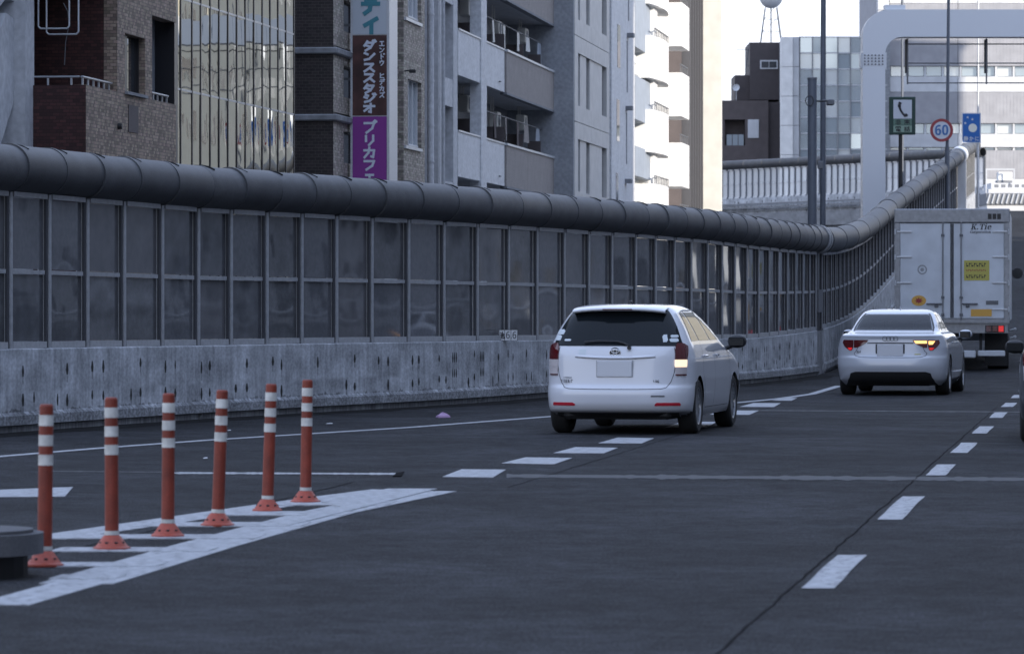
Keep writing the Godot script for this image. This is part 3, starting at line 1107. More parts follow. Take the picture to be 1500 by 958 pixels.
# ---------------------------------------------------------------- the street front on the left
func window(o: Node3D, px0: float, px1: float, py0: float, py1: float, c: float, bm0: Array, pane: Material, bars := 1, frame: Material = null) -> void:
	var a0 := fa(px0, c)
	var a1 := fa(px1, c)
	var y1 := fy(px0, py0, c)
	var y0 := fy(px0, py1, c)
	var m := bm(bm0[0], bm0[1])
	var fr := 0.05
	for q in [[a0, a0 + fr, y0, y1], [a1 - fr, a1, y0, y1], [a0 + fr, a1 - fr, y0, y0 + fr], [a0 + fr, a1 - fr, y1 - fr, y1]]:
		m.box(Vector3(q[0], q[2], c - 0.09), Vector3(q[1], q[3], c + 0.02))
	for k in bars:
		var x := lerpf(a0, a1, float(k + 1) / (bars + 1))
		m.box(Vector3(x - 0.025, y0 + fr, c - 0.08), Vector3(x + 0.025, y1 - fr, c + 0.012))
	var w := part(o, "window", m, frame if frame else M.window_frame)
	for k in bars + 1:
		var p := bm(bm0[0], bm0[1])
		var x0 := lerpf(a0 + fr, a1 - fr, float(k) / (bars + 1)) + 0.003
		var x1 := lerpf(a0 + fr, a1 - fr, float(k + 1) / (bars + 1)) - 0.003
		var tw := rng.randf_range(-0.004, 0.004)
		p.quad(Vector3(x0, y0 + fr, c - 0.05 + tw), Vector3(x1, y0 + fr, c - 0.05 - tw), Vector3(x1, y1 - fr, c - 0.05 - tw * 0.3), Vector3(x0, y1 - fr, c - 0.05 + tw * 0.6))
		part(w, "pane", p, pane)

func kana(ch: String) -> Array:
	var K := {
		"タ": [[0.35, 0.95, 0.1, 0.5], [0.3, 0.8, 0.85, 0.8, 0.6, 0.3, 0.2, 0.02], [0.3, 0.52, 0.65, 0.35]],
		"ン": [[0.12, 0.85, 0.38, 0.7], [0.12, 0.08, 0.5, 0.2, 0.92, 0.75]],
		"ス": [[0.15, 0.85, 0.8, 0.85, 0.55, 0.45, 0.1, 0.05], [0.55, 0.42, 0.9, 0.05]],
		"シ": [[0.2, 0.92, 0.42, 0.8], [0.1, 0.65, 0.32, 0.53], [0.15, 0.08, 0.55, 0.22, 0.9, 0.7]],
		"オ": [[0.08, 0.72, 0.92, 0.72], [0.62, 0.98, 0.62, 0.05, 0.48, 0.1], [0.6, 0.68, 0.1, 0.18]],
		"エ": [[0.15, 0.88, 0.85, 0.88], [0.5, 0.88, 0.5, 0.1], [0.05, 0.1, 0.95, 0.1]],
		"ト": [[0.35, 0.98, 0.35, 0.02], [0.35, 0.62, 0.75, 0.4]],
		"ウ": [[0.5, 1.0, 0.5, 0.82], [0.15, 0.5, 0.15, 0.8, 0.85, 0.8, 0.75, 0.4, 0.35, 0.02]],
		"ヒ": [[0.85, 0.8, 0.2, 0.55], [0.2, 0.95, 0.2, 0.12, 0.88, 0.1]],
		"テ": [[0.25, 0.92, 0.75, 0.92], [0.08, 0.65, 0.92, 0.65], [0.52, 0.65, 0.45, 0.25, 0.2, 0.02]],
		"カ": [[0.08, 0.72, 0.85, 0.72, 0.78, 0.08, 0.62, 0.14], [0.48, 0.98, 0.42, 0.5, 0.1, 0.05]],
		"フ": [[0.1, 0.85, 0.85, 0.85, 0.7, 0.4, 0.25, 0.02]],
		"リ": [[0.22, 0.92, 0.22, 0.4], [0.78, 0.95, 0.78, 0.45, 0.45, 0.02]],
		"ィ": [[0.82, 0.85, 0.2, 0.45], [0.54, 0.62, 0.54, 0.0]],
		"ェ": [[0.22, 0.68, 0.78, 0.68], [0.5, 0.68, 0.5, 0.1], [0.12, 0.1, 0.88, 0.1]],
		"゛": [[0.8, 1.02, 0.88, 0.88], [0.95, 1.05, 1.03, 0.92]],
		"゜": [[0.92, 1.06, 1.02, 0.98, 0.92, 0.9, 0.84, 0.98, 0.92, 1.06]],
		"池": [[0.08, 0.9, 0.2, 0.82], [0.04, 0.62, 0.16, 0.56], [0.04, 0.05, 0.2, 0.35], [0.32, 0.5, 0.92, 0.7, 0.88, 0.35, 0.78, 0.4], [0.62, 0.98, 0.62, 0.28], [0.42, 0.85, 0.42, 0.1, 0.95, 0.08, 0.95, 0.25]],
		"非": [[0.4, 1, 0.4, 0], [0.6, 1, 0.6, 0], [0.1, 0.8, 0.4, 0.8], [0.1, 0.5, 0.4, 0.5], [0.05, 0.2, 0.4, 0.2], [0.6, 0.8, 0.9, 0.8], [0.6, 0.5, 0.9, 0.5], [0.6, 0.2, 0.95, 0.2]],
		"常": [[0.5, 1, 0.5, 0.8], [0.1, 0.6, 0.1, 0.78, 0.9, 0.78, 0.9, 0.6], [0.3, 0.66, 0.7, 0.66, 0.7, 0.48, 0.3, 0.48, 0.3, 0.66], [0.15, 0.05, 0.15, 0.35, 0.85, 0.35, 0.85, 0.08], [0.5, 0.45, 0.5, 0]],
		"電": [[0.1, 0.95, 0.9, 0.95], [0.08, 0.62, 0.08, 0.8, 0.92, 0.8, 0.92, 0.62], [0.5, 0.95, 0.5, 0.55], [0.2, 0.45, 0.8, 0.45, 0.8, 0.15, 0.2, 0.15, 0.2, 0.45], [0.2, 0.3, 0.8, 0.3], [0.5, 0.5, 0.5, 0.02, 0.95, 0.02]],
		"話": [[0.05, 0.85, 0.4, 0.85], [0.1, 0.68, 0.36, 0.68], [0.1, 0.52, 0.36, 0.52], [0.1, 0.35, 0.36, 0.35, 0.36, 0.05, 0.1, 0.05, 0.1, 0.35], [0.9, 0.95, 0.55, 0.85], [0.48, 0.65, 0.98, 0.65], [0.72, 0.88, 0.72, 0.38], [0.55, 0.38, 0.9, 0.38, 0.9, 0.05, 0.55, 0.05, 0.55, 0.38]],
		"静": [[0.05, 0.9, 0.45, 0.9], [0.08, 0.75, 0.42, 0.75], [0.02, 0.6, 0.48, 0.6], [0.25, 1, 0.25, 0.6], [0.1, 0.02, 0.1, 0.48, 0.4, 0.48, 0.4, 0.05], [0.1, 0.32, 0.4, 0.32], [0.6, 1, 0.55, 0.85, 0.85, 0.85, 0.75, 0.68], [0.55, 0.66, 0.92, 0.66, 0.92, 0.32, 0.55, 0.32], [0.5, 0.5, 1, 0.5], [0.73, 0.66, 0.73, 0.05, 0.62, 0.08]],
		"か": [[0.08, 0.7, 0.55, 0.72, 0.6, 0.5, 0.5, 0.08, 0.38, 0.16], [0.35, 0.95, 0.25, 0.45, 0.08, 0.05], [0.75, 0.75, 0.92, 0.4]],
		"に": [[0.18, 0.92, 0.12, 0.45, 0.2, 0.05], [0.45, 0.78, 0.9, 0.76], [0.45, 0.3, 0.55, 0.12, 0.92, 0.12]],
	}
	return K.get(ch, [])

# strokes of one character as thin raised ribbons; o is its lower left corner, ex and ey its size vectors
func stroke(b: MB, ch: String, o: Vector3, ex: Vector3, ey: Vector3, w: float, lift := 0.008) -> void:
	var parts := [ch]
	var voiced := {"ダ": "タ", "ジ": "シ", "ド": "ト", "デ": "テ", "ズ": "ス", "プ": "フ"}
	if voiced.has(ch): parts = [voiced[ch], "゜" if ch == "プ" else "゛"]
	var nz := ex.cross(ey).normalized()
	for p in parts:
		var k := 0
		for s in kana(p):
			k += 1
			var pts := []
			for i in range(0, s.size(), 2): pts.append(o + ex * s[i] + ey * s[i + 1])
			for i in pts.size() - 1:
				var d: Vector3 = (pts[i + 1] - pts[i]).normalized()
				var sd := nz.cross(d) * w / 2.0
				var A: Vector3 = pts[i] - d * w * 0.42 + nz * (0.001 * k)
				var B: Vector3 = pts[i + 1] + d * w * 0.42 + nz * (0.001 * k)
				var up := nz * (lift + 0.0007 * i)
				b.quad(A - sd + up, B - sd + up, B + sd + up, A + sd + up)
				b.quad(A - sd, B - sd, B - sd + up, A - sd + up)
				b.quad(B + sd, A + sd, A + sd + up, B + sd + up)

func text_mesh(t: String, h: float, depth := 0.01, bold := true, serif := false) -> TextMesh:
	var f := SystemFont.new()
	f.font_names = ["Droid Serif" if serif else "Droid Sans"]
	f.font_weight = 700 if bold else 400
	var m := TextMesh.new()
	m.text = t
	m.font = f
	m.font_size = 48
	m.pixel_size = h / 36.0
	m.depth = depth
	m.curve_step = 2.0
	return m

func build_street() -> void:
	# --- pale concrete building with raking legs
	var cA := C0 - 0.95
	var a0 := fa(-420, cA)
	var a1 := fa(49, cA)
	var o := building("concrete_building", "pale grey concrete building with raking pillar beside the brick balcony", a0, cA)
	var m := bm(a0, cA)
	m.box(Vector3(a0, STREET, cA - 0.6), Vector3(a1, 14.0, cA - 10.0))
	part(o, "wall", m, M.grey_render)
	m = bm(a0, cA)
	m.box(Vector3(fa(36, cA), STREET, cA - 0.597), Vector3(a1, 14.0, cA))
	part(o, "pier", m, M.pale_render)
	for sh in [[[8, 19], [35, 38], [35, 130], [24, 133], [-1, 215], [-60, 215], [-30, 120]], [[-60, -20], [-20, -40], [35, -40], [35, 10], [9, -4], [-40, 60]]]:
		m = bm(a0, cA)
		var poly := PackedVector2Array()
		for p in sh: poly.append(Vector2(fa(p[0], cA - 0.2), fy(p[0], p[1], cA - 0.2)))
		m.prism(poly, Vector3.ZERO, Vector3.RIGHT, Vector3.UP, cA - 0.597, cA - 0.2)
		part(o, "raking_leg", m, M.pale_render)
	brick_building()
	glass_building()
	dark_brick_building()
	tile_building()
	apartment_building()
	panel_office()
	slit_building()
	white_apartments()

func brick_building() -> void:
	var c := C0
	var a0 := fa(125, c)
	var a1 := fa(257, c)
	var o := building("brick_building", "brown brick building with deep dark balcony and white drying pipes", a0, c)
	var ytop := 16.0
	var ypar := fy(125, 124, c)        # balcony parapet top
	var yceil := fy(171, -46, c)       # balcony ceiling
	var acol := fa(171, c)
	var alog := fa(222, c)
	var ywl := fy(222, 22, c)
	# lower street wall and parapet
	var m := bm(a0, c)
	m.box(Vector3(a0 + 0.003, STREET, c - 0.22), Vector3(a1, ypar, c))
	part(o, "street_wall", m, M.brown_brick)
	m = bm(a0, c)
	m.box(Vector3(a0 - 0.0, STREET, c - 2.6), Vector3(a0 + 0.2, ypar - 0.004, c - 0.003))
	part(o, "end_wall", m, M.red_brick, "dark red brick end wall of the balcony")
	# window column with its opening
	var w0 := fa(182, c)
	var w1 := fa(212, c)
	var wy1 := fy(182, 48, c)
	var wy0 := fy(182, 133, c)
	m = bm(a0, c)
	for q in [[acol, w0, ypar + 0.003, ytop], [w1, alog, ypar + 0.003, ytop], [w0, w1, wy1, ytop], [w0, w1, ypar + 0.003, maxf(wy0, ypar + 0.02)]]:
		m.box(Vector3(q[0], q[2], c - 0.25), Vector3(q[1], q[3], c))
	m.box(Vector3(alog, ywl, c - 0.25), Vector3(a1, ytop, c))
	m.box(Vector3(a0, yceil, c - 0.25), Vector3(acol, ytop, c))
	part(o, "street_wall", m, M.brown_brick)
	m = bm(a0, c)
	m.box(Vector3(w0, wy0 - 0.06, c - 0.2), Vector3(w1, wy0 - 0.004, c + 0.06))
	part(o, "window_sill", m, M.concrete)
	# window leaf, half behind a curtain
	m = bm(a0, c)
	for q in [[w0, w0 + 0.05], [lerpf(w0, w1, 0.3), lerpf(w0, w1, 0.42)], [w1 - 0.05, w1]]:
		m.box(Vector3(q[0], wy0, c - 0.2), Vector3(q[1], wy1, c - 0.12))
	var wn := part(o, "window", m, M.mullion)
	m = bm(a0, c)
	m.quad(Vector3(w0, wy0, c - 0.17), Vector3(lerpf(w0, w1, 0.62), wy0, c - 0.165), Vector3(lerpf(w0, w1, 0.62), wy1, c - 0.165), Vector3(w0, wy1, c - 0.17))
	part(wn, "pane", m, M.mirror_glass)
	m = bm(a0, c)
	m.quad(Vector3(lerpf(w0, w1, 0.62) + 0.003, wy0, c - 0.19), Vector3(w1, wy0, c - 0.19), Vector3(w1, wy1, c - 0.19), Vector3(lerpf(w0, w1, 0.62) + 0.003, wy1, c - 0.19))
	part(wn, "pane", m, M.window)
	# balcony room: dark back wall, side, ceiling, floor
	m = bm(a0, c)
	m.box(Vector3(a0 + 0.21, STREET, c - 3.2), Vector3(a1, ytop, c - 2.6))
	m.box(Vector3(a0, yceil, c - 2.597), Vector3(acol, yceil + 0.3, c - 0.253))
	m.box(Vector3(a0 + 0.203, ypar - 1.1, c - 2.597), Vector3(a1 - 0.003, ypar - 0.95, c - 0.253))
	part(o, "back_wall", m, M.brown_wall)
	m = bm(a0, c)
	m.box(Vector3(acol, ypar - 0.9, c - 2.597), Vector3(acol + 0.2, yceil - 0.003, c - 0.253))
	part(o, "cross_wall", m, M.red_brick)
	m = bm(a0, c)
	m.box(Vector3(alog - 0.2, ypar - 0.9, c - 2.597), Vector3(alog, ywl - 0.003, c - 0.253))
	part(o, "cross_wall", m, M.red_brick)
	m = bm(a0, c)
	m.box(Vector3(a0 + 0.9, ypar - 0.9, c - 2.62 + 0.03), Vector3(a0 + 1.7, ypar + 1.2, c - 2.56))
	part(o, "balcony_door", m, M.window)
	m = bm(a0, c)
	m.box(Vector3(a0 - 0.02, STREET, c - 3.2), Vector3(a0 + 0.2, ytop, c - 2.61))
	part(o, "corner_pier", m, M.pale_render)
	# parapet rails
	for q in [[a0 + 0.1, acol - 0.05, c - 0.1], [alog + 0.03, fa(252, c), c - 0.1]]:
		m = bm(a0, c)
		var yr := ypar + 0.13
		m.rbox(Vector3(q[0], yr, q[2] - 0.03), Vector3(q[1], yr + 0.035, q[2] + 0.03), 0.01)
		var x: float = q[0] + 0.05
		while x < q[1]:
			m.box(Vector3(x, ypar, q[2] - 0.015), Vector3(x + 0.03, yr - 0.002, q[2] + 0.015))
			x += 0.42
		part(o, "rail", m, M.rail)
	m = bm(a0, c)
	m.rbox(Vector3(a0 + 0.07, ypar + 0.13, c - 2.5), Vector3(a0 + 0.13, ypar + 0.165, c - 0.14), 0.01)
	for k in 6: m.box(Vector3(a0 + 0.08, ypar, c - 2.4 + k * 0.42), Vector3(a0 + 0.11, ypar + 0.128, c - 2.37 + k * 0.42))
	part(o, "rail", m, M.rail)
	# drying pipes hanging from the ceiling: two U shaped frames
	for q in [[0.5, -0.42, -0.98, 38.5], [0.62, -0.28, -0.86, 46.5]]:
		m = bm(a0, c)
		var yb: float = EYE - (q[3] - YH) / F * fz(125, c)
		var pth := [Vector3(a0 + q[0], yceil, c + q[1]), Vector3(a0 + q[0], yb + 0.04, c + q[1]), Vector3(a0 + q[0], yb, c + q[1] - 0.04), Vector3(a0 + q[0], yb, c + q[2] + 0.04), Vector3(a0 + q[0], yb + 0.04, c + q[2]), Vector3(a0 + q[0], yceil, c + q[2])]
		m.tube(pth, 0.016, 8)
		part(o, "drying_pipe", m, M.galv)
	m = bm(a0, c)
	m.tube([Vector3(a0 + 0.9, ypar + 1.5, c - 0.62), Vector3(a0 + 0.9, ypar + 1.35, c - 0.54), Vector3(a0 + 0.9, ypar + 1.1, c - 0.52), Vector3(a0 + 0.9, ypar + 0.8, c - 0.58), Vector3(a0 + 0.9, ypar + 0.4, c - 0.6)], 0.008, 6)
	part(o, "hanging_cable", m, M.steel)
	# panel patch, vent hood, end pillar
	m = bm(a0, c)
	fbox(m, 188, 202, 153, 193, c + 0.015, 0.012)
	part(o, "wall_panel", m, M.brown_wall)
	m = bm(a0, c)
	var pv := Vector3(fa(172, c), fy(172, 185, c), c)
	m.cyl(pv, pv + Vector3(0, 0, 0.08), 0.06, 0.05, 12)
	part(o, "vent", m, M.black)
	m = bm(a0, c)
	m.box(Vector3(a1 + 0.002, STREET, c - 3.0), Vector3(fa(262, c), ytop, c - 0.03))
	part(o, "end_pillar", m, M.mullion)
	m = bm(a0, c)
	m.box(Vector3(a1 - 0.7, ypar, c - 1.3), Vector3(a1 - 0.004, ywl - 0.003, c - 1.24))
	m.box(Vector3(a1 - 0.9, ypar + 0.9, c - 1.2), Vector3(a1 - 0.85, ywl - 0.003, c - 1.15))
	part(o, "screen", m, M.grey_dark)

func glass_building() -> void:
	# this front is turned a few degrees out of the street line, so that it mirrors the far side of the road
	var turn := tan(deg_to_rad(1.0))
	var a1 := fa(430, C0 - 0.04)
	var spot := func(px: float, py: float) -> Vector3:      # where the line of sight meets the turned front
		var lo := 40.0
		var hi := 130.0
		for k in 40:
			var z := (lo + hi) / 2.0
			var x := (px - CX) / F * z
			var a := (KF * x + z) / NF
			var c := (x - KF * z) / NF
			if c > C0 - 0.04 - (a1 - a) * turn: lo = z
			else: hi = z
		var xx := (px - CX) / F * lo
		return Vector3((KF * xx + lo) / NF, EYE - (py - YH) / F * lo, (xx - KF * lo) / NF)
	var p0: Vector3 = spot.call(255.0, 0.0)
	var p1: Vector3 = Vector3(a1, 0, C0 - 0.04)
	var sb := street_basis()
	var al := (sb * Vector3(p1.x - p0.x, 0, p1.z - p0.z)).normalized()
	var basis := Basis(al, Vector3.UP, al.cross(Vector3.UP))
	var o := thing("glass_building", "glass fronted building with thin black mullions mirroring a beige block", "building", sb * Vector3(p0.x, STREET, p0.z), basis)
	var px := [255.0, 263.6, 280.4, 293.0, 307.0, 320.0, 333.0, 346.0, 358.6, 371.0, 383.5, 395.0, 406.6, 418.0, 430.0]
	var xs := []
	for p in px:
		var q: Vector3 = spot.call(p, 0.0)
		xs.append(Vector2(q.x - p0.x, q.z - p0.z).length())
	var W: float = xs[-1]
	var m := MB.new()
	m.box(Vector3(-3.0, 0, -9.0), Vector3(W, 24.0, -0.15))
	part(o, "core", m, M.grey_dark)
	var ya: Vector3 = spot.call(282.0, 135.0)
	var ys := []
	for k in range(-3, 7): ys.append(ya.y - STREET + 1.8 * k)
	for x in xs:
		m = MB.new()
		m.box(Vector3(x - 0.03, 0.5, -0.1), Vector3(x + 0.03, 24.0, 0.016))
		part(o, "mullion", m, M.mullion)
	for y in ys:
		m = MB.new()
		m.box(Vector3(0.0, y - 0.02, -0.08), Vector3(W - 0.04, y + 0.02, 0.008))
		part(o, "transom", m, M.rail)
	for i in xs.size() - 1:
		for k in ys.size() - 1:
			m = MB.new()
			var g := []
			var w1 := rng.randf_range(-0.003, 0.003)
			var w2 := rng.randf_range(-0.002, 0.002)
			for r in 7:
				var row := []
				for q in 5:
					row.append(Vector3(lerpf(xs[i] + 0.031, xs[i + 1] - 0.031, q / 4.0), lerpf(ys[k] + 0.02, ys[k + 1] - 0.02, r / 6.0), w1 * sin(PI * q / 4.0) + w2 * sin(PI * r / 6.0) * 1.5 + w1 * 0.6 * sin(TAU * q / 4.0 + r)))
				g.append(row)
			m.grid(g)
			part(o, "pane", m, M.mirror_glass)

func dark_brick_building() -> void:
	var c := C0
	var a0 := fa(488, c)
	var a1 := fa(556, c)
	var o := building("dark_brick_building", "black brick building with grey concrete floor bands beside the hanging shop sign", a0, c)
	var m := bm(a0, c)
	m.box(Vector3(a0, STREET, c - 12.0), Vector3(a0 + 0.3, 14.0, c - 0.003))
	part(o, "end_wall", m, M.black_brick)
	m = bm(a0, c)
	m.box(Vector3(a0 + 0.303, STREET, c - 12.0), Vector3(a1, 14.0, c - 0.3))
	part(o, "core", m, M.grey_dark)
	m = bm(a0, c)
	var z := fz(488, c)
	for q in [[-34, 79 - 9], [0, 0]]: pass
	var yb := []
	for py in [-29.0, 69.0, 167.0]: yb.append(EYE - (py - YH) / F * z)
	var win0 := fa(503, c)
	for k in 3:
		var top: float = yb[k] - 0.1
		var low: float = (yb[k + 1] if k < 2 else STREET) + 0.06
		m = bm(a0, c)
		var wt: float = top - 0.25
		var wl: float = wt - 0.75
		m.box(Vector3(a0 + 0.003, low, c - 0.297), Vector3(win0, top, c))
		m.box(Vector3(win0, wt, c - 0.297), Vector3(a1, top, c))
		m.box(Vector3(win0, low, c - 0.297), Vector3(a1, wl, c))
		part(o, "street_wall", m, M.beige_tile)
		m = bm(a0, c)
		m.box(Vector3(win0, wl, c - 0.2), Vector3(a1, wt, c - 0.15))
		part(o, "window", m, M.window)
	m = bm(a0, c)
	m.box(Vector3(a0 + 0.003, yb[0] + 0.06, c - 0.297), Vector3(a1, 14.0, c))
	part(o, "street_wall", m, M.beige_tile)
	for y in yb:
		m = bm(a0, c)
		m.rbox(Vector3(a0 - 0.1, y - 0.16, c - 10.0), Vector3(a1, y, c + 0.12), 0.03)
		part(o, "floor_band", m, M.concrete)
	# projecting shop sign
	var cs := c + 0.1
	var as0 := fa(515, cs)
	var zs := fz(515, cs)
	var s := F / zs
	var wd := 54.0 / s
	var sg := thing("shop_sign", "tall projecting shop sign with white, brown and purple panels", "sign", street_basis() * Vector3(as0, STREET + 6.0, cs), street_basis())
	var ylev := []
	for py in [-70.0, 51.0, 170.0, 300.0]: ylev.append(EYE - (py - YH) / s)
	m = bm(as0, cs); m.off.y += 6.0
	m.box(Vector3(as0 + 0.003, ylev[3] - 0.1, cs), Vector3(as0 + 0.28, ylev[0] + 0.1, cs + wd))
	part(sg, "case", m, M.panel_grey)
	m = bm(as0, cs); m.off.y += 6.0
	m.box(Vector3(as0 - 0.01, ylev[3], cs + wd - 0.03), Vector3(as0 + 0.3, ylev[0] + 0.1, cs + wd + 0.03))
	m.box(Vector3(as0 - 0.01, ylev[3], cs - 0.03), Vector3(as0 + 0.3, ylev[0] + 0.1, cs + 0.015))
	part(sg, "edge_trim", m, M.galv)
	m = bm(as0, cs); m.off.y += 6.0
	for k in 5: m.box(Vector3(as0 + 0.1, ylev[3] + 0.4 + k * 1.3, cs - 0.25), Vector3(as0 + 0.16, ylev[3] + 0.46 + k * 1.3, cs - 0.032))
	part(sg, "bracket", m, M.steel)
	for k in 3:
		m = bm(as0, cs); m.off.y += 6.0
		m.box(Vector3(as0 - 0.005, ylev[k + 1] + 0.012, cs + 0.02), Vector3(as0 + 0.001, ylev[k] - 0.012, cs + wd - 0.035))
		var pn := part(sg, "panel", m, [M.sign_white, M.sign_brown, M.sign_purple][k], ["white sign panel with teal characters", "brown sign panel with white characters", "purple sign panel with white characters"][k])
		var b := bm(as0, cs); b.off.y += 6.0
		var rows: Array = [["テ", "ィ"], ["ダ", "ン", "ス", "ス", "タ", "ジ", "オ"], ["プ", "リ", "カ", "フ", "ェ"]][k]
		var tops: Array = [[-2.0, 24.0], [60.0, 76.0, 92.0, 107.0, 123.0, 138.0, 152.0], [178.0, 198.0, 216.0, 234.0, 252.0]][k]
		var hh: Array = [[22.0, 24.0], [14.5, 13, 13.5, 13.5, 13.5, 12.5, 13], [17.0, 15, 15.5, 15, 14]][k]
		var x0: float = [14.0, 17.0, 17.0][k]
		var wk: float = [28.0, 18.0, 19.0][k]
		var pxs := func(x: float, py: float) -> Vector3: return Vector3(as0 - 0.006, EYE - (py - YH) / s, cs + x / s)
		for i in rows.size():
			stroke(b, rows[i], pxs.call(x0, tops[i] + hh[i]), Vector3(0, 0, wk / s), Vector3(0, hh[i] / s, 0), (6.2 if k == 0 else 3.4) / s)
		if k == 1:
			var small := ["エ", "ン", "ド", "ウ", "", "ヒ", "デ", "カ", "ズ"]
			for i in small.size():
				if small[i]: stroke(b, small[i], pxs.call(41.0, 68.0 + i * 9.4), Vector3(0, 0, 7.5 / s), Vector3(0, 7.6 / s, 0), 1.5 / s)
		part(pn, "lettering", b, M.sign_teal if k == 0 else M.sign_text)

func tile_building() -> void:
	var c := C0 + 0.5
	var a0 := fa(560, c)
	var a1 := fa(642, c)
	var o := building("tile_building", "narrow beige tile building with grey windows and round downpipe", a0, c)
	var m := bm(a0, c)
	m.box(Vector3(a0, STREET, c - 9.0), Vector3(a1, 15.0, c - 0.45))
	part(o, "core", m, M.brown_wall)
	m = bm(a0, c)
	m.box(Vector3(a0, STREET, c - 0.447), Vector3(fa(579, c), 15.0, c + 0.05))
	part(o, "corner_column", m, M.galv)
	var w0 := fa(591, c)
	var w1 := fa(622, c)
	var i0 := fa(597, c)
	var i1 := fa(617, c)
	var wins := []
	for q in [[-85.0, 25.0], [115.0, 213.0]]:
		wins.append([fy(597, q[0], c), fy(597, q[1], c)])
	m = bm(a0, c)
	m.box(Vector3(w0, STREET, c - 0.447), Vector3(i0, 15.0, c))
	m.box(Vector3(i1, STREET, c - 0.447), Vector3(w1, 15.0, c))
	m.box(Vector3(i0, wins[0][0], c - 0.447), Vector3(i1, 15.0, c))
	m.box(Vector3(i0, wins[1][0], c - 0.447), Vector3(i1, wins[0][1], c))
	m.box(Vector3(i0, STREET, c - 0.447), Vector3(i1, wins[1][1], c))
	part(o, "street_wall", m, M.beige_tile)
	for q in [[-85.0, 25.0], [115.0, 213.0]]:
		window(o, 597, 617, q[0], q[1], c - 0.1, [a0, c], M.window_pale, 2, M.window_white)
		m = bm(a0, c)
		fbox(m, 595, 619, q[1] - 0.5, q[1] + 4, c + 0.06, 0.1)
		part(o, "window_sill", m, M.galv)
	m = bm(a0, c)
	m.box(Vector3(w1 + 0.003, STREET, c - 0.447), Vector3(fa(631, c), 15.0, c - 0.25))
	part(o, "recessed_wall", m, M.black_brick)
	m = bm(a0, c)
	var xp := fa(636, c)
	m.cyl(Vector3(xp, STREET, c - 0.1), Vector3(xp, 15.0, c - 0.1), 0.09, 0.09, 14)
	for py in [22.0, 75.0, 120.0, 185.0, 238.0]: m.cyl(Vector3(xp, fy(636, py, c), c - 0.1), Vector3(xp, fy(636, py, c) + 0.04, c - 0.1), 0.105, 0.105, 14)
	part(o, "downpipe", m, M.white_render)
	m = bm(a0, c)
	var pc := Vector3(fa(592, c), fy(592, 104, c), c)
	m.cyl(pc, pc + Vector3(0, 0.02, 0.2), 0.02, 0.02, 8)
	m.rbox(pc + Vector3(-0.05, -0.05, 0.12), pc + Vector3(0.05, 0.04, 0.3), 0.02)
	part(o, "wall_lamp", m, M.black)

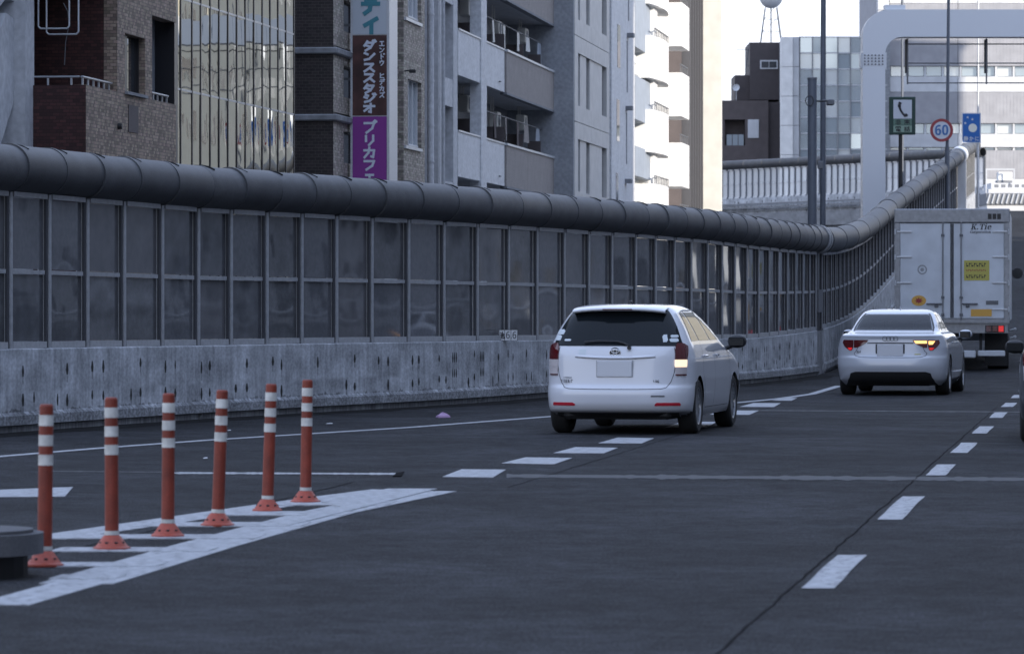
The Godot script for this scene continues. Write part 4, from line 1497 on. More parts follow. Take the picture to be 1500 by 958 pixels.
func apartment_building() -> void:
	var c := C0
	var a0 := fa(642, c)
	var a1 := fa(827, c)
	var o := building("apartment_building", "white apartment building with pebble panel balconies and air conditioners", a0, c)
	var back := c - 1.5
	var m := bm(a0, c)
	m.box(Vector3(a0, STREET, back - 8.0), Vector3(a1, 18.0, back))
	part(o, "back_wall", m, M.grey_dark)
	var storey := 2.9
	var yref := fy(672, 44, c)        # top of a white balcony front
	# grey stair front with deep window slots
	var s0 := fa(648, c)
	var s1 := fa(664, c)
	var sl := []
	for k in range(-3, 3): sl.append([fy(648, 110, c) - 0.02 + storey * k, fy(648, 110, c) + 2.1 + storey * k])
	m = bm(a0, c)
	m.box(Vector3(a0, STREET, back), Vector3(s0, 18.0, c))
	m.box(Vector3(s1, STREET, back), Vector3(fa(670, c), 18.0, c))
	for k in sl.size():
		var lo: float = STREET if k == 0 else sl[k - 1][1]
		m.box(Vector3(s0, lo, back), Vector3(s1, sl[k][0], c - 0.02))
	m.box(Vector3(s0, sl[-1][1], back), Vector3(s1, 18.0, c - 0.02))
	part(o, "stair_wall", m, M.pale_render)
	for q in sl:
		m = bm(a0, c)
		m.box(Vector3(s0, q[0], c - 0.32), Vector3(s1, q[1], c - 0.28))
		part(o, "slot_window", m, M.grey_dark)
		m = bm(a0, c)
		m.box(Vector3(lerpf(s0, s1, 0.55), q[0], c - 0.28), Vector3(lerpf(s0, s1, 0.6), q[1], c - 0.24))
		for f in [0.3, 0.7]: m.box(Vector3(s0, lerpf(q[0], q[1], f), c - 0.278), Vector3(s1, lerpf(q[0], q[1], f) + 0.04, c - 0.235))
		part(o, "slot_frame", m, M.mullion)
	# floors
	var b0 := fa(671, c)
	var b1 := fa(739, c)
	var post0 := fa(703, c)
	var post1 := fa(711, c)
	for k in range(-3, 4):
		var yt := yref + storey * k
		var bot := yt - 1.28
		if k == 3:
			pass
		m = bm(a0, c)
		m.box(Vector3(b0, bot, back + 0.002), Vector3(a1, bot + 0.16, c - 0.13))
		part(o, "floor_slab", m, M.pale_render)
		m = bm(a0, c)
		m.box(Vector3(b0, bot, c - 0.127), Vector3(post0 - 0.003, yt, c))
		m.box(Vector3(post1 + 0.003, bot, c - 0.127), Vector3(b1, yt, c))
		part(o, "balcony_front", m, M.white_render)
		m = bm(a0, c)
		m.box(Vector3(b0, yt + 0.002, c - 0.15), Vector3(post0 - 0.01, yt + 0.05, c + 0.03))
		m.box(Vector3(post1 + 0.01, yt + 0.002, c - 0.15), Vector3(b1, yt + 0.05, c + 0.03))
		part(o, "coping", m, M.galv)
		# pebble panels, three to a balcony
		for j in 3:
			m = bm(a0, c)
			var x0 := lerpf(b1 + 0.02, a1 - 0.02, j / 3.0)
			var x1 := lerpf(b1 + 0.02, a1 - 0.02, (j + 1) / 3.0)
			m.box(Vector3(x0 + 0.008, bot, c - 0.12), Vector3(x1 - 0.008, yt - 0.02, c + 0.06))
			part(o, "pebble_panel", m, M.pebble)
		m = bm(a0, c)
		m.box(Vector3(b1 + 0.01, yt - 0.018, c - 0.16), Vector3(a1 - 0.01, yt + 0.05, c + 0.1))
		part(o, "coping", m, M.galv)
		m = bm(a0, c)
		m.box(Vector3(b1 + 0.01, bot - 0.07, c - 0.14), Vector3(a1 - 0.01, bot - 0.003, c + 0.08))
		part(o, "drip_edge", m, M.grey_dark)
		# doors and partitions in the shade behind
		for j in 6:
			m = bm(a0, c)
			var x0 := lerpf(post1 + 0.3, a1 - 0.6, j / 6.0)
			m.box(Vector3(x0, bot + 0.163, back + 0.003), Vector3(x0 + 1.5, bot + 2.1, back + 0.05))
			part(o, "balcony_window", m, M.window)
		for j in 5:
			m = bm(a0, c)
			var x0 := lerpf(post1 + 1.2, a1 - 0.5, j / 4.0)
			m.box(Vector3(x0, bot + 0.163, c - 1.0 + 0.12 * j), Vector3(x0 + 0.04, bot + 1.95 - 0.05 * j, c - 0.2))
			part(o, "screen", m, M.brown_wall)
		if k in [-1, 0, 1]:
			for j in 3:
				m = bm(a0, c)
				var x0 := lerpf(post1 + 0.5, a1 - 3.0, j / 2.5) + 0.3 * k
				m.rbox(Vector3(x0, bot + 2.12 - 0.2 * (j % 2), c - 0.85), Vector3(x0 + 0.75, bot + 2.62 - 0.2 * (j % 2), c - 0.55), 0.03)
				m.box(Vector3(x0 + 0.1, bot + 2.6 - 0.2 * (j % 2), c - 0.8), Vector3(x0 + 0.13, bot + 2.9, c - 0.77))
				m.box(Vector3(x0 + 0.6, bot + 2.6 - 0.2 * (j % 2), c - 0.8), Vector3(x0 + 0.63, bot + 2.9, c - 0.77))
				part(o, "air_conditioner", m, M.cream)
				m = bm(a0, c)
				m.cyl(Vector3(x0 + 0.3, bot + 2.37 - 0.2 * (j % 2), c - 0.548), Vector3(x0 + 0.3, bot + 2.37 - 0.2 * (j % 2), c - 0.535), 0.19, 0.19, 20)
				part(o, "fan_grille", m, M.grey_dark)
		# bay window on the near side of the post
		m = bm(a0, c)
		m.box(Vector3(b0 + 0.3, yt + 0.06, c - 0.8), Vector3(post0 - 0.2, yt + 1.55, c - 0.75))
		part(o, "bay_window", m, M.window_pale)
		m = bm(a0, c)
		for f in [0.0, 0.33, 0.66, 0.97]:
			var x0 := lerpf(b0 + 0.3, post0 - 0.24, f)
			m.box(Vector3(x0, yt + 0.06, c - 0.749), Vector3(x0 + 0.05, yt + 1.55, c - 0.70))
		part(o, "bay_frame", m, M.window_white)
		m = bm(a0, c)
		m.box(Vector3(b1 - 1.4, bot + 0.25, c + 0.002), Vector3(b1 - 1.2, bot + 0.28, c + 0.06))
		part(o, "drain_spout", m, M.grey_dark)
	m = bm(a0, c)
	m.box(Vector3(post0, STREET, c - 0.3), Vector3(post1, 18.0, c + 0.04))
	part(o, "post", m, M.white_render)
	for k in [-1, 0, 1]:
		var yb: float = yref + storey * k - 1.28
		m = bm(a0, c)
		m.cyl(Vector3(post1 + 1.0, yb + 2.25, c - 0.35), Vector3(a1 - 0.8, yb + 2.25, c - 0.35), 0.018, 0.018, 8)
		part(o, "drying_pole", m, M.steel)
		for j in 7:
			var x := lerpf(post1 + 1.4, a1 - 2.2, j / 6.0) + rng.randf_range(-0.5, 0.5)
			var wd := rng.randf_range(0.35, 0.9)
			var ln := rng.randf_range(0.45, 0.95)
			var g := []
			for r in 5:
				var row := []
				for q in 7:
					row.append(Vector3(x + wd * q / 6.0, yb + 2.24 - ln * r / 4.0, c - 0.35 + 0.035 * sin(q * 1.7 + j) * (0.3 + r * 0.25)))
				g.append(row)
			m = bm(a0, c)
			m.grid(g, true)
			part(o, "hung_cloth", m, [M.curtain, M.cream, M.bluegrey, M.brown_wall, M.pebble][rng.randi() % 5])
	for x in [a0 + 0.25]:
		m = bm(a0, c)
		m.cyl(Vector3(x, STREET, c + 0.1), Vector3(x, 18.0, c + 0.1), 0.05, 0.05, 10)
		part(o, "downpipe", m, M.pale_render)
	m = bm(a0, c)
	m.box(Vector3(post1 + 0.2, yref - 0.5 - 1.28, c - 0.2), Vector3(post1 + 0.7, yref - 0.15 - 1.28, c - 0.05))
	part(o, "lamp_box", m, M.galv)

func panel_office() -> void:
	var c := C0 + 0.75
	var a0 := fa(842, c)
	var a1 := fa(893, c)
	var o := building("panel_office", "grey panelled office building with narrow upright window slots", a0, c)
	var m := bm(a0, c)
	m.box(Vector3(a0, STREET, c - 9.0), Vector3(a1 + 0.1, 22.0, c - 0.2))
	part(o, "core", m, M.grey_dark)
	m = bm(a0, c)
	m.box(Vector3(a0 - 0.2, STREET, c - 8.0), Vector3(a0 - 0.003, 22.0, c - 0.02))
	part(o, "end_wall", m, M.grey_render)
	var storey := (fy(848, 78, c) - fy(848, 204, c))
	var ytop := fy(848, 78, c)
	var cols := [842.0, 847.0, 852.0, 861.0, 866.0, 884.0, 889.0, 893.0]
	for k in range(-2, 4):
		var y1 := ytop + storey * k
		var y0 := y1 - storey * 0.61
		# spandrel panels
		for j in [[842.0, 866.0], [866.0, 893.0]]:
			m = bm(a0, c)
			m.box(Vector3(fa(j[0], c) + 0.01, y1 + 0.003, c - 0.19), Vector3(fa(j[1], c) - 0.01, y1 + storey * 0.39 * 0.5 - 0.012, c))
			m.box(Vector3(fa(j[0], c) + 0.01, y1 + storey * 0.39 * 0.5 + 0.012, c - 0.19), Vector3(fa(j[1], c) - 0.01, y1 + storey * 0.39 - 0.003, c))
			part(o, "spandrel_panel", m, M.panel_grey)
		for j in 7:
			m = bm(a0, c)
			var x0 := fa(cols[j], c)
			var x1 := fa(cols[j + 1], c)
			if j in [1, 3, 5]:
				m.box(Vector3(x0, y0, c - 0.16), Vector3(x1, y1, c - 0.13))
				part(o, "slot_window", m, M.window)
			else:
				m.box(Vector3(x0, y0, c - 0.19), Vector3(x1, y1, c - (0.0 if j in [0, 6] else 0.05)))
				part(o, "wall_panel", m, M.panel_grey)

func slit_building() -> void:
	var c := C0 + 0.4
	var a0 := fa(896, c)
	var a1 := fa(930, c)
	var o := building("slit_window_building", "pale grey building with slit windows and a projecting blue grey bay", a0, c)
	var m := bm(a0, c)
	m.box(Vector3(a0, STREET, c - 8.0), Vector3(a1, 24.0, c))
	part(o, "wall", m, M.white_render)
	for q in [[905, 909, 35, 98], [904, 908, 145, 206], [903, 906, 253, 300], [906, 910, -70, -10]]:
		m = bm(a0, c)
		fbox(m, q[0], q[1], q[2], q[3], c + 0.012, 0.1)
		part(o, "slit_window", m, M.window)
	for q in [[919, 920, 60, 135], [918, 919, 165, 240], [921, 922, -40, 30]]:
		m = bm(a0, c)
		fbox(m, q[0], q[1], q[2], q[3], c + 0.02, 0.06)
		part(o, "joint_strip", m, M.grey_dark)
	for q in [[928, 48], [926, 155], [925, 262]]:
		m = bm(a0, c)
		fbox(m, q[0], q[0] + 2.0, q[1], q[1] + 6.0, c + 0.25, 0.26)
		part(o, "vent_hood", m, M.grey_dark)
	# bay
	var cb := c - 0.2
	var x0 := fa(931, cb)
	var x1 := fa(953, cb)
	m = bm(a0, c)
	m.box(Vector3(x0, STREET, cb - 6.0), Vector3(x1, 24.0, cb - 1.0))
	part(o, "bay_back", m, M.grey_dark)
	for q in [[-70.0, 68.0], [110.0, 174.0], [213.0, 257.0]]:
		m = bm(a0, c)
		m.box(Vector3(x0, fy(931, q[1], cb), cb - 0.997), Vector3(x1, fy(931, q[0], cb), cb))
		part(o, "bay_front", m, M.bluegrey)
	for q in [[68.0, 110.0], [174.0, 213.0], [257.0, 320.0]]:
		m = bm(a0, c)
		m.box(Vector3(x0 + 0.3, fy(931, q[1], cb) + 0.003, cb - 0.5), Vector3(x1 - 0.3, fy(931, q[0], cb) - 0.003, cb - 0.42))
		part(o, "bay_window", m, M.window_pale)
	m = bm(a0, c)
	m.rbox(Vector3(x0 + 0.8, fy(931, 110, cb) + 0.02, cb - 0.35), Vector3(x0 + 2.6, fy(931, 92, cb), cb - 0.1), 0.08)
	m.rbox(Vector3(x0 + 1.2, fy(931, 92, cb), cb - 0.33), Vector3(x0 + 2.0, fy(931, 76, cb), cb - 0.14), 0.08)
	part(o, "hung_bedding", m, M.curtain)

func white_apartments() -> void:
	var c := C0 + 0.2
	var a0 := fa(953, c)
	var a1 := fa(1048, c)
	var o := building("white_apartments", "sunlit white apartment building with rounded balconies and dark louvres", a0, c)
	var m := bm(a0, c)
	m.box(Vector3(a0, STREET, c - 9.0), Vector3(a1 + 1.0, 26.0, c - 0.8))
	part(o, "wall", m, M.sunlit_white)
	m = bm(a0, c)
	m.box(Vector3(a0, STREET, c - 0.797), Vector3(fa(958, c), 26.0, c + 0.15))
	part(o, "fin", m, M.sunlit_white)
	# balconies: lower wave front, each a curved slab with railing
	var st := 3.05
	var cb := c + 0.45
	var b0 := fa(962, cb)
	var b1 := fa(988, cb)
	var cd := c + 0.6
	var d0 := fa(999, cd)
	var d1 := fa(1010, cd)
	for k in range(-2, 6):
		var y := fy(970, 118, cb) + st * k
		m = bm(a0, c)
		var poly := PackedVector2Array([Vector2(b0, 0.8), Vector2(b1, 0.8)])
		for i in 11:
			var f := 1.0 - i / 10.0
			poly.append(Vector2(lerpf(b0, b1, f), -0.45 * pow(sin(PI * (0.06 + 0.88 * f)), 0.6)))
		m.prism(poly, Vector3(0, y, c), Vector3(1, 0, 0), Vector3(0, 0, -1), 0.0, 1.75)
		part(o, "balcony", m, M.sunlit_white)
		m = bm(a0, c)
		m.box(Vector3(d0, y - 1.15, c - 0.79), Vector3(d1, y + 0.75, cd))
		part(o, "balcony", m, M.sunlit_white)
		m = bm(a0, c)
		m.box(Vector3(b0 + 0.6, y + 1.8, c - 0.797), Vector3(b1 - 0.6, y + 2.9, c - 0.75))
		part(o, "balcony_window", m, M.window)
		m = bm(a0, c)
		m.box(Vector3(d0 + 0.3, y + 0.8, c - 0.797), Vector3(d1 - 0.2, y + 1.85, c - 0.75))
		part(o, "balcony_window", m, M.window)
		m = bm(a0, c)
		m.box(Vector3(b0 + 1.0, y + 2.08, cb - 0.2), Vector3(b1 - 1.0, y + 2.12, cb - 0.14))
		for i in 9:
			var x := lerpf(b0 + 1.1, b1 - 1.1, i / 8.0)
			m.box(Vector3(x, y + 1.75, cb - 0.19), Vector3(x + 0.05, y + 2.078, cb - 0.15))
		part(o, "railing", m, M.steel)
		m = bm(a0, c)
		m.box(Vector3(d0 + 0.1, y + 1.1, cd - 0.1), Vector3(d1, y + 1.14, cd - 0.04))
		for i in 5:
			var x := lerpf(d0 + 0.15, d1 - 0.15, i / 4.0)
			m.box(Vector3(x, y + 0.75, cd - 0.09), Vector3(x + 0.05, y + 1.098, cd - 0.05))
		part(o, "railing", m, M.steel)
		m = bm(a0, c)
		m.box(Vector3(b1 + 0.2, y + 0.8, c - 0.3), Vector3(d0 - 0.2, y + 1.9, c - 0.2))
		part(o, "screen", m, M.grey_dark)
	# dark louvre blades
	var l0 := fa(1011, c + 0.3)
	var l1 := fa(1031, c + 0.3)
	m = bm(a0, c)
	m.box(Vector3(l0 + 0.1, STREET, c - 0.797), Vector3(l1, 26.0, c - 0.1))
	part(o, "louvre_back", m, M.brown_wall)
	for i in 6:
		m = bm(a0, c)
		var x := lerpf(l0 + 0.3, l1 - 0.4, i / 5.0)
		m.box(Vector3(x, STREET, c - 0.097), Vector3(x + 0.2, 26.0, c + 0.3))
		part(o, "louvre", m, M.louvre)
	# end slab, its broad face towards the viewer
	m = bm(a0, c)
	m.box(Vector3(l1 + 0.2, STREET, c - 0.79), Vector3(l1 + 0.7, 26.0, c + 1.12))
	part(o, "end_slab", m, M.cream)

# ---------------------------------------------------------------- buildings far off, straight ahead
func zbox(m: MB, px0: float, px1: float, py0: float, py1: float, z: float, depth: float) -> void:   # a box whose near face stands at depth z
	var p := at_depth(px0, py1, z)
	var q := at_depth(px1, py0, z)
	m.box(Vector3(p.x, p.y, -z), Vector3(q.x, q.y, -z - depth))

func zbase(px: float, z: float) -> Vector3:
	return Vector3((px - CX) / F * z, STREET, -z)

func build_far_buildings() -> void:
	# brown house with roof tank
	var z := 290.0
	var base := zbase(1060, z)
	var o := thing("brown_building", "dark brown stepped building below the round roof tank", "building", base)
	var b := MB.new(); b.off = base
	var p := at_depth(1126, 147, z)
	zbox(b, 1030, 1126, 147, 175, z, 9.0)
	zbox(b, 1030, 1062, 175, 213, z, 9.0)
	zbox(b, 1092, 1126, 175, 213, z, 9.0)
	zbox(b, 1030, 1126, 213, 480, z, 9.0)
	part(o, "front_wall", b, M.brown_wall)
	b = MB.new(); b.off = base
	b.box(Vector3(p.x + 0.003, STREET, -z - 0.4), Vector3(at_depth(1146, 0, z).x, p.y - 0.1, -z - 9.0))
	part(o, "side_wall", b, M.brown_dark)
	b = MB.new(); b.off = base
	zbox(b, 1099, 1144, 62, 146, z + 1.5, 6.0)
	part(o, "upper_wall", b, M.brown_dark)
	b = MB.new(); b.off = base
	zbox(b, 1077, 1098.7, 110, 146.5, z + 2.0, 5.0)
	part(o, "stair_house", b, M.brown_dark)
	b = MB.new(); b.off = base
	zbox(b, 1062, 1092, 175, 213, z + 1.2, 0.4)
	part(o, "loggia_back", b, M.brown_wall)
	for k in 3:
		b = MB.new(); b.off = base
		zbox(b, 1065 + k * 8.6, 1072.6 + k * 8.6, 197, 213, z + 0.1, 0.06)
		part(o, "loggia_panel", b, M.window_pale)
	for q in [[1096, 1112, 175, 202, z], [1114, 1140, 88, 101, z + 1.5]]:
		b = MB.new(); b.off = base
		zbox(b, q[0], q[1], q[2], q[3], q[4] - 0.08, 0.077)
		var w := part(o, "window", b, M.window_white)
		for k in 2:
			b = MB.new(); b.off = base
			var x0 := lerpf(q[0] + 1.5, q[1] - 1.5, k / 2.0)
			zbox(b, x0 + 0.5, x0 + (q[1] - q[0] - 3.0) / 2.0 - 0.5, q[2] + 2, q[3] - 2, q[4] - 0.11, 0.027)
			part(w, "pane", b, M.far_white if q[0] < 1100 else M.window)
	# roof tank on a lattice tower
	base = at_depth(1130, 62, z + 4.0)
	o = thing("roof_tank", "round pale roof tank on a steel lattice tower", "tank", base)
	b = MB.new(); b.off = base
	var c := at_depth(1130, -5, z + 4.0)
	var prof := []
	for k in 13:
		var a := -PI / 2 + PI * k / 12.0
		prof.append([0.82 * cos(a), 0.82 * sin(a)])
	b.lathe(prof, c, Vector3.UP, 24)
	part(o, "tank", b, M.far_white)
	b = MB.new(); b.off = base
	for k in [[-1, -1], [1, -1], [1, 1], [-1, 1]]:
		b.cyl(base + Vector3(k[0] * 0.72, 0, k[1] * 0.5), c + Vector3(k[0] * 0.4, -0.75, k[1] * 0.4), 0.035, 0.03, 6)
	for f in [0.3, 0.65]:
		var y := lerpf(base.y, c.y - 0.75, f)
		var h := lerpf(0.72, 0.4, f)
		b.cyl(Vector3(c.x - h, y, c.z + 0.45), Vector3(c.x + h, y, c.z + 0.45), 0.02, 0.02, 6)
		b.cyl(Vector3(c.x - h, y, c.z + 0.45), Vector3(c.x + h * 0.6, y + 0.9, c.z + 0.45), 0.02, 0.02, 6)
	b.cyl(base, c, 0.05, 0.05, 6)
	part(o, "tower", b, M.pole)
	base = at_depth(1092, 110, z + 3.0)
	o = thing("roof_antenna", "thin roof antenna beside the dark brown stair house", "antenna", base)
	b = MB.new(); b.off = base
	b.cyl(base, at_depth(1098, 62, z + 3.0), 0.03, 0.03, 6)
	b.cyl(at_depth(1078, 73, z + 3.0), at_depth(1099, 73, z + 3.0), 0.025, 0.025, 6)
	for k in 4: b.cyl(at_depth(1094, 66 + k * 10, z + 3.0), at_depth(1100, 66 + k * 10, z + 3.0), 0.025, 0.025, 6)
	part(o, "mast", b, M.pole)
	base = at_depth(1079, 147, z + 1.5)
	o = thing("satellite_dish", "pale satellite dish at the edge of the brown roof", "dish", base)
	b = MB.new(); b.off = base
	b.cyl(base, at_depth(1079, 132, z + 1.5), 0.03, 0.03, 6)
	b.lathe([[0.02, 0.0], [0.16, 0.03], [0.24, 0.1], [0.25, 0.1]], at_depth(1079, 129, z + 1.5), Vector3(-0.2, 0.3, 1), 18)
	part(o, "dish", b, M.far_white)

	# glass office with white corner column
	z = 285.0
	base = zbase(1145, z)
	o = thing("glass_office", "pale glass office with white corner column behind the street poles", "building", base)
	b = MB.new(); b.off = base
	zbox(b, 1150, 1305, 54, 480, z + 0.8, 12.0)
	part(o, "core", b, M.grey_render)
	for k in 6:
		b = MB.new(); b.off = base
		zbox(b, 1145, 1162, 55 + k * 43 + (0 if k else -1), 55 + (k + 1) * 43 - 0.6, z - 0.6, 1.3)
		part(o, "column_panel", b, M.sunlit_white)  # brighter white paints sunlight onto this side of the column
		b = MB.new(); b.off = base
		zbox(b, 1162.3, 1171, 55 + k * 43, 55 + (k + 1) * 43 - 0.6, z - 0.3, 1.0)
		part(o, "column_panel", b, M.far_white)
	for k in 7:
		b = MB.new(); b.off = base
		var px := 1171.5 + k * 18.6
		zbox(b, px, px + 1.6, 54, 300, z - 0.15, 0.5)
		part(o, "mullion", b, M.window_frame)
	for r in 9:
		for k in 6:
			b = MB.new(); b.off = base
			var px := 1171.5 + k * 18.6 + 1.7
			var t0 := rng.randf_range(-0.02, 0.02)
			var A := at_depth(px, 54 + r * 23.5 + 22.5, z + t0)
			var B := at_depth(px + 16.8, 54 + r * 23.5 + 22.5, z - t0)
			var C := at_depth(px + 16.8, 54 + r * 23.5 + 1.0, z - t0 * 0.6)
			var D := at_depth(px, 54 + r * 23.5 + 1.0, z + t0 * 0.3)
			b.quad(A, B, C, D)
			part(o, "pane", b, [M.far_glass_a, M.far_glass_b, M.far_glass_c][[0, 0, 1, 0, 2][(r * 3 + k + rng.randi() % 2) % 5]])
	for r in 10:
		b = MB.new(); b.off = base
		zbox(b, 1171, 1300, 54 + r * 23.5 - 0.8, 54 + r * 23.5 + 0.8, z - 0.08, 0.2)
		part(o, "transom", b, M.window_white)
	# big banded office closing the view on the right
	z = 330.0
	base = zbase(1290, z)
	o = thing("banded_office", "broad grey and white banded office block behind the white portal frame", "building", base)
	b = MB.new(); b.off = base
	zbox(b, 1284, 1640, -90, 480, z + 1.0, 16.0)
	part(o, "core", b, M.far_grey)
	for k in 9:
		b = MB.new(); b.off = base
		zbox(b, 1287, 1303.5, -60 + k * 37.5, -60 + (k + 1) * 37.5 - 0.8, z - 0.7, 1.6)
		part(o, "corner_panel", b, M.far_white)
	var bands := [[-85.0, -55.0, 0], [-35.0, 5.0, 1], [5.0, 16.0, 0], [55.0, 97.0, 0], [112.0, 135.0, 1], [135.0, 181.0, 0], [196.0, 216.0, 2], [220.0, 262.0, 0], [262.0, 300.0, 1], [300.0, 345.0, 0]]
	for q in bands:
		for k in 3:
			b = MB.new(); b.off = base
			zbox(b, 1304.5 + k * 100, 1304.5 + (k + 1) * 100 - 0.7, q[0], q[1] - 0.5, z, 0.9)
			part(o, "spandrel", b, [M.far_grey, M.far_white, M.far_white][q[2]])
		if q[2] == 0:
			for k in 60:
				b = MB.new(); b.off = base
				zbox(b, 1306 + k * 5.0, 1307.4 + k * 5.0, q[0] + 0.5, q[1] - 1.0, z - 0.013, 0.011)
				part(o, "rib", b, M.far_grey)
	for q in [[97.0, 112.0], [181.0, 196.0], [-55.0, -35.0], [216.0, 220.0], [16.0, 55.0]]:
		for k in 12:
			b = MB.new(); b.off = base
			zbox(b, 1306 + k * 26, 1306 + k * 26 + 22.5, q[0] + 0.6, q[1] - 0.6, z + 0.45, 0.3)
			part(o, "window", b, M.far_glass_b if (k * 7) % 3 else M.far_glass_c)
			b = MB.new(); b.off = base
			zbox(b, 1306 + k * 26 + 22.8, 1306 + k * 26 + 25.6, q[0], q[1], z + 0.1, 0.8)
			part(o, "window_pier", b, M.far_white)
	# low roof beyond the crest, with its plant
	z = 236.0
	base = zbase(1447, z)
	o = thing("low_roof_house", "low building beyond the road crest with tiled eaves and rooftop frame", "building", base)
	b = MB.new(); b.off = base
	zbox(b, 1447, 1560, 300, 480, z, 8.0)
	part(o, "wall", b, M.far_white)
	b = MB.new(); b.off = base
	zbox(b, 1446, 1560, 283, 299.7, z - 0.1, 7.0)
	part(o, "eaves", b, M.grey_dark)
	for k in 16:
		b = MB.new(); b.off = base
		var a := at_depth(1447 + k * 7.0, 298, z - 0.16)
		b.cyl(a, at_depth(1451 + k * 7.0, 284, z - 0.16), 0.05, 0.05, 8)
		part(o, "eaves_tile", b, M.galv)
	b = MB.new(); b.off = base
	zbox(b, 1449, 1560, 277, 282.8, z + 0.2, 4.0)
	zbox(b, 1453, 1560, 268, 276.8, z + 0.6, 4.0)
	part(o, "parapet", b, M.far_white)
	for k in 6:
		b = MB.new(); b.off = base
		zbox(b, 1458 + k * 10.0, 1464 + k * 10.0, 270, 274.5, z + 0.57, 0.02)
		part(o, "vent", b, M.grey_dark)
	b = MB.new(); b.off = base
	for q in [[1445, 1446.6, 247, 283], [1486, 1487.6, 247, 268], [1446.7, 1485.9, 247, 249]]: zbox(b, q[0], q[1], q[2], q[3], z + 0.3, 0.06)
	part(o, "roof_frame", b, M.galv)
	b = MB.new(); b.off = base
	zbox(b, 1464, 1484, 252, 264, z + 1.0, 1.0)
	part(o, "plant_box", b, M.sunlit_white)
	b = MB.new(); b.off = base
	zbox(b, 1462, 1484, 264.2, 267.8, z + 1.0, 1.0)
	part(o, "plant_base", b, M.grey_dark)

# ---------------------------------------------------------------- portal frame, poles and signs
func ring(b: MB, c: Vector3, r0: float, r1: float, z0: float, z1: float, seg := 40) -> void:    # facing +z
	for i in seg:
		var a := TAU * i / seg
		var d := TAU * (i + 1) / seg
		var u := Vector3(cos(a), sin(a), 0)
		var w := Vector3(cos(d), sin(d), 0)
		var k := Vector3(0, 0, z1)
		var l := Vector3(0, 0, z0)
		b.quad(c + u * r0 + k, c + u * r1 + k, c + w * r1 + k, c + w * r0 + k)
		b.quad(c + u * r1 + l, c + w * r1 + l, c + w * r1 + k, c + u * r1 + k)
		if r0 > 0.0: b.quad(c + w * r0 + l, c + u * r0 + l, c + u * r0 + k, c + w * r0 + k)

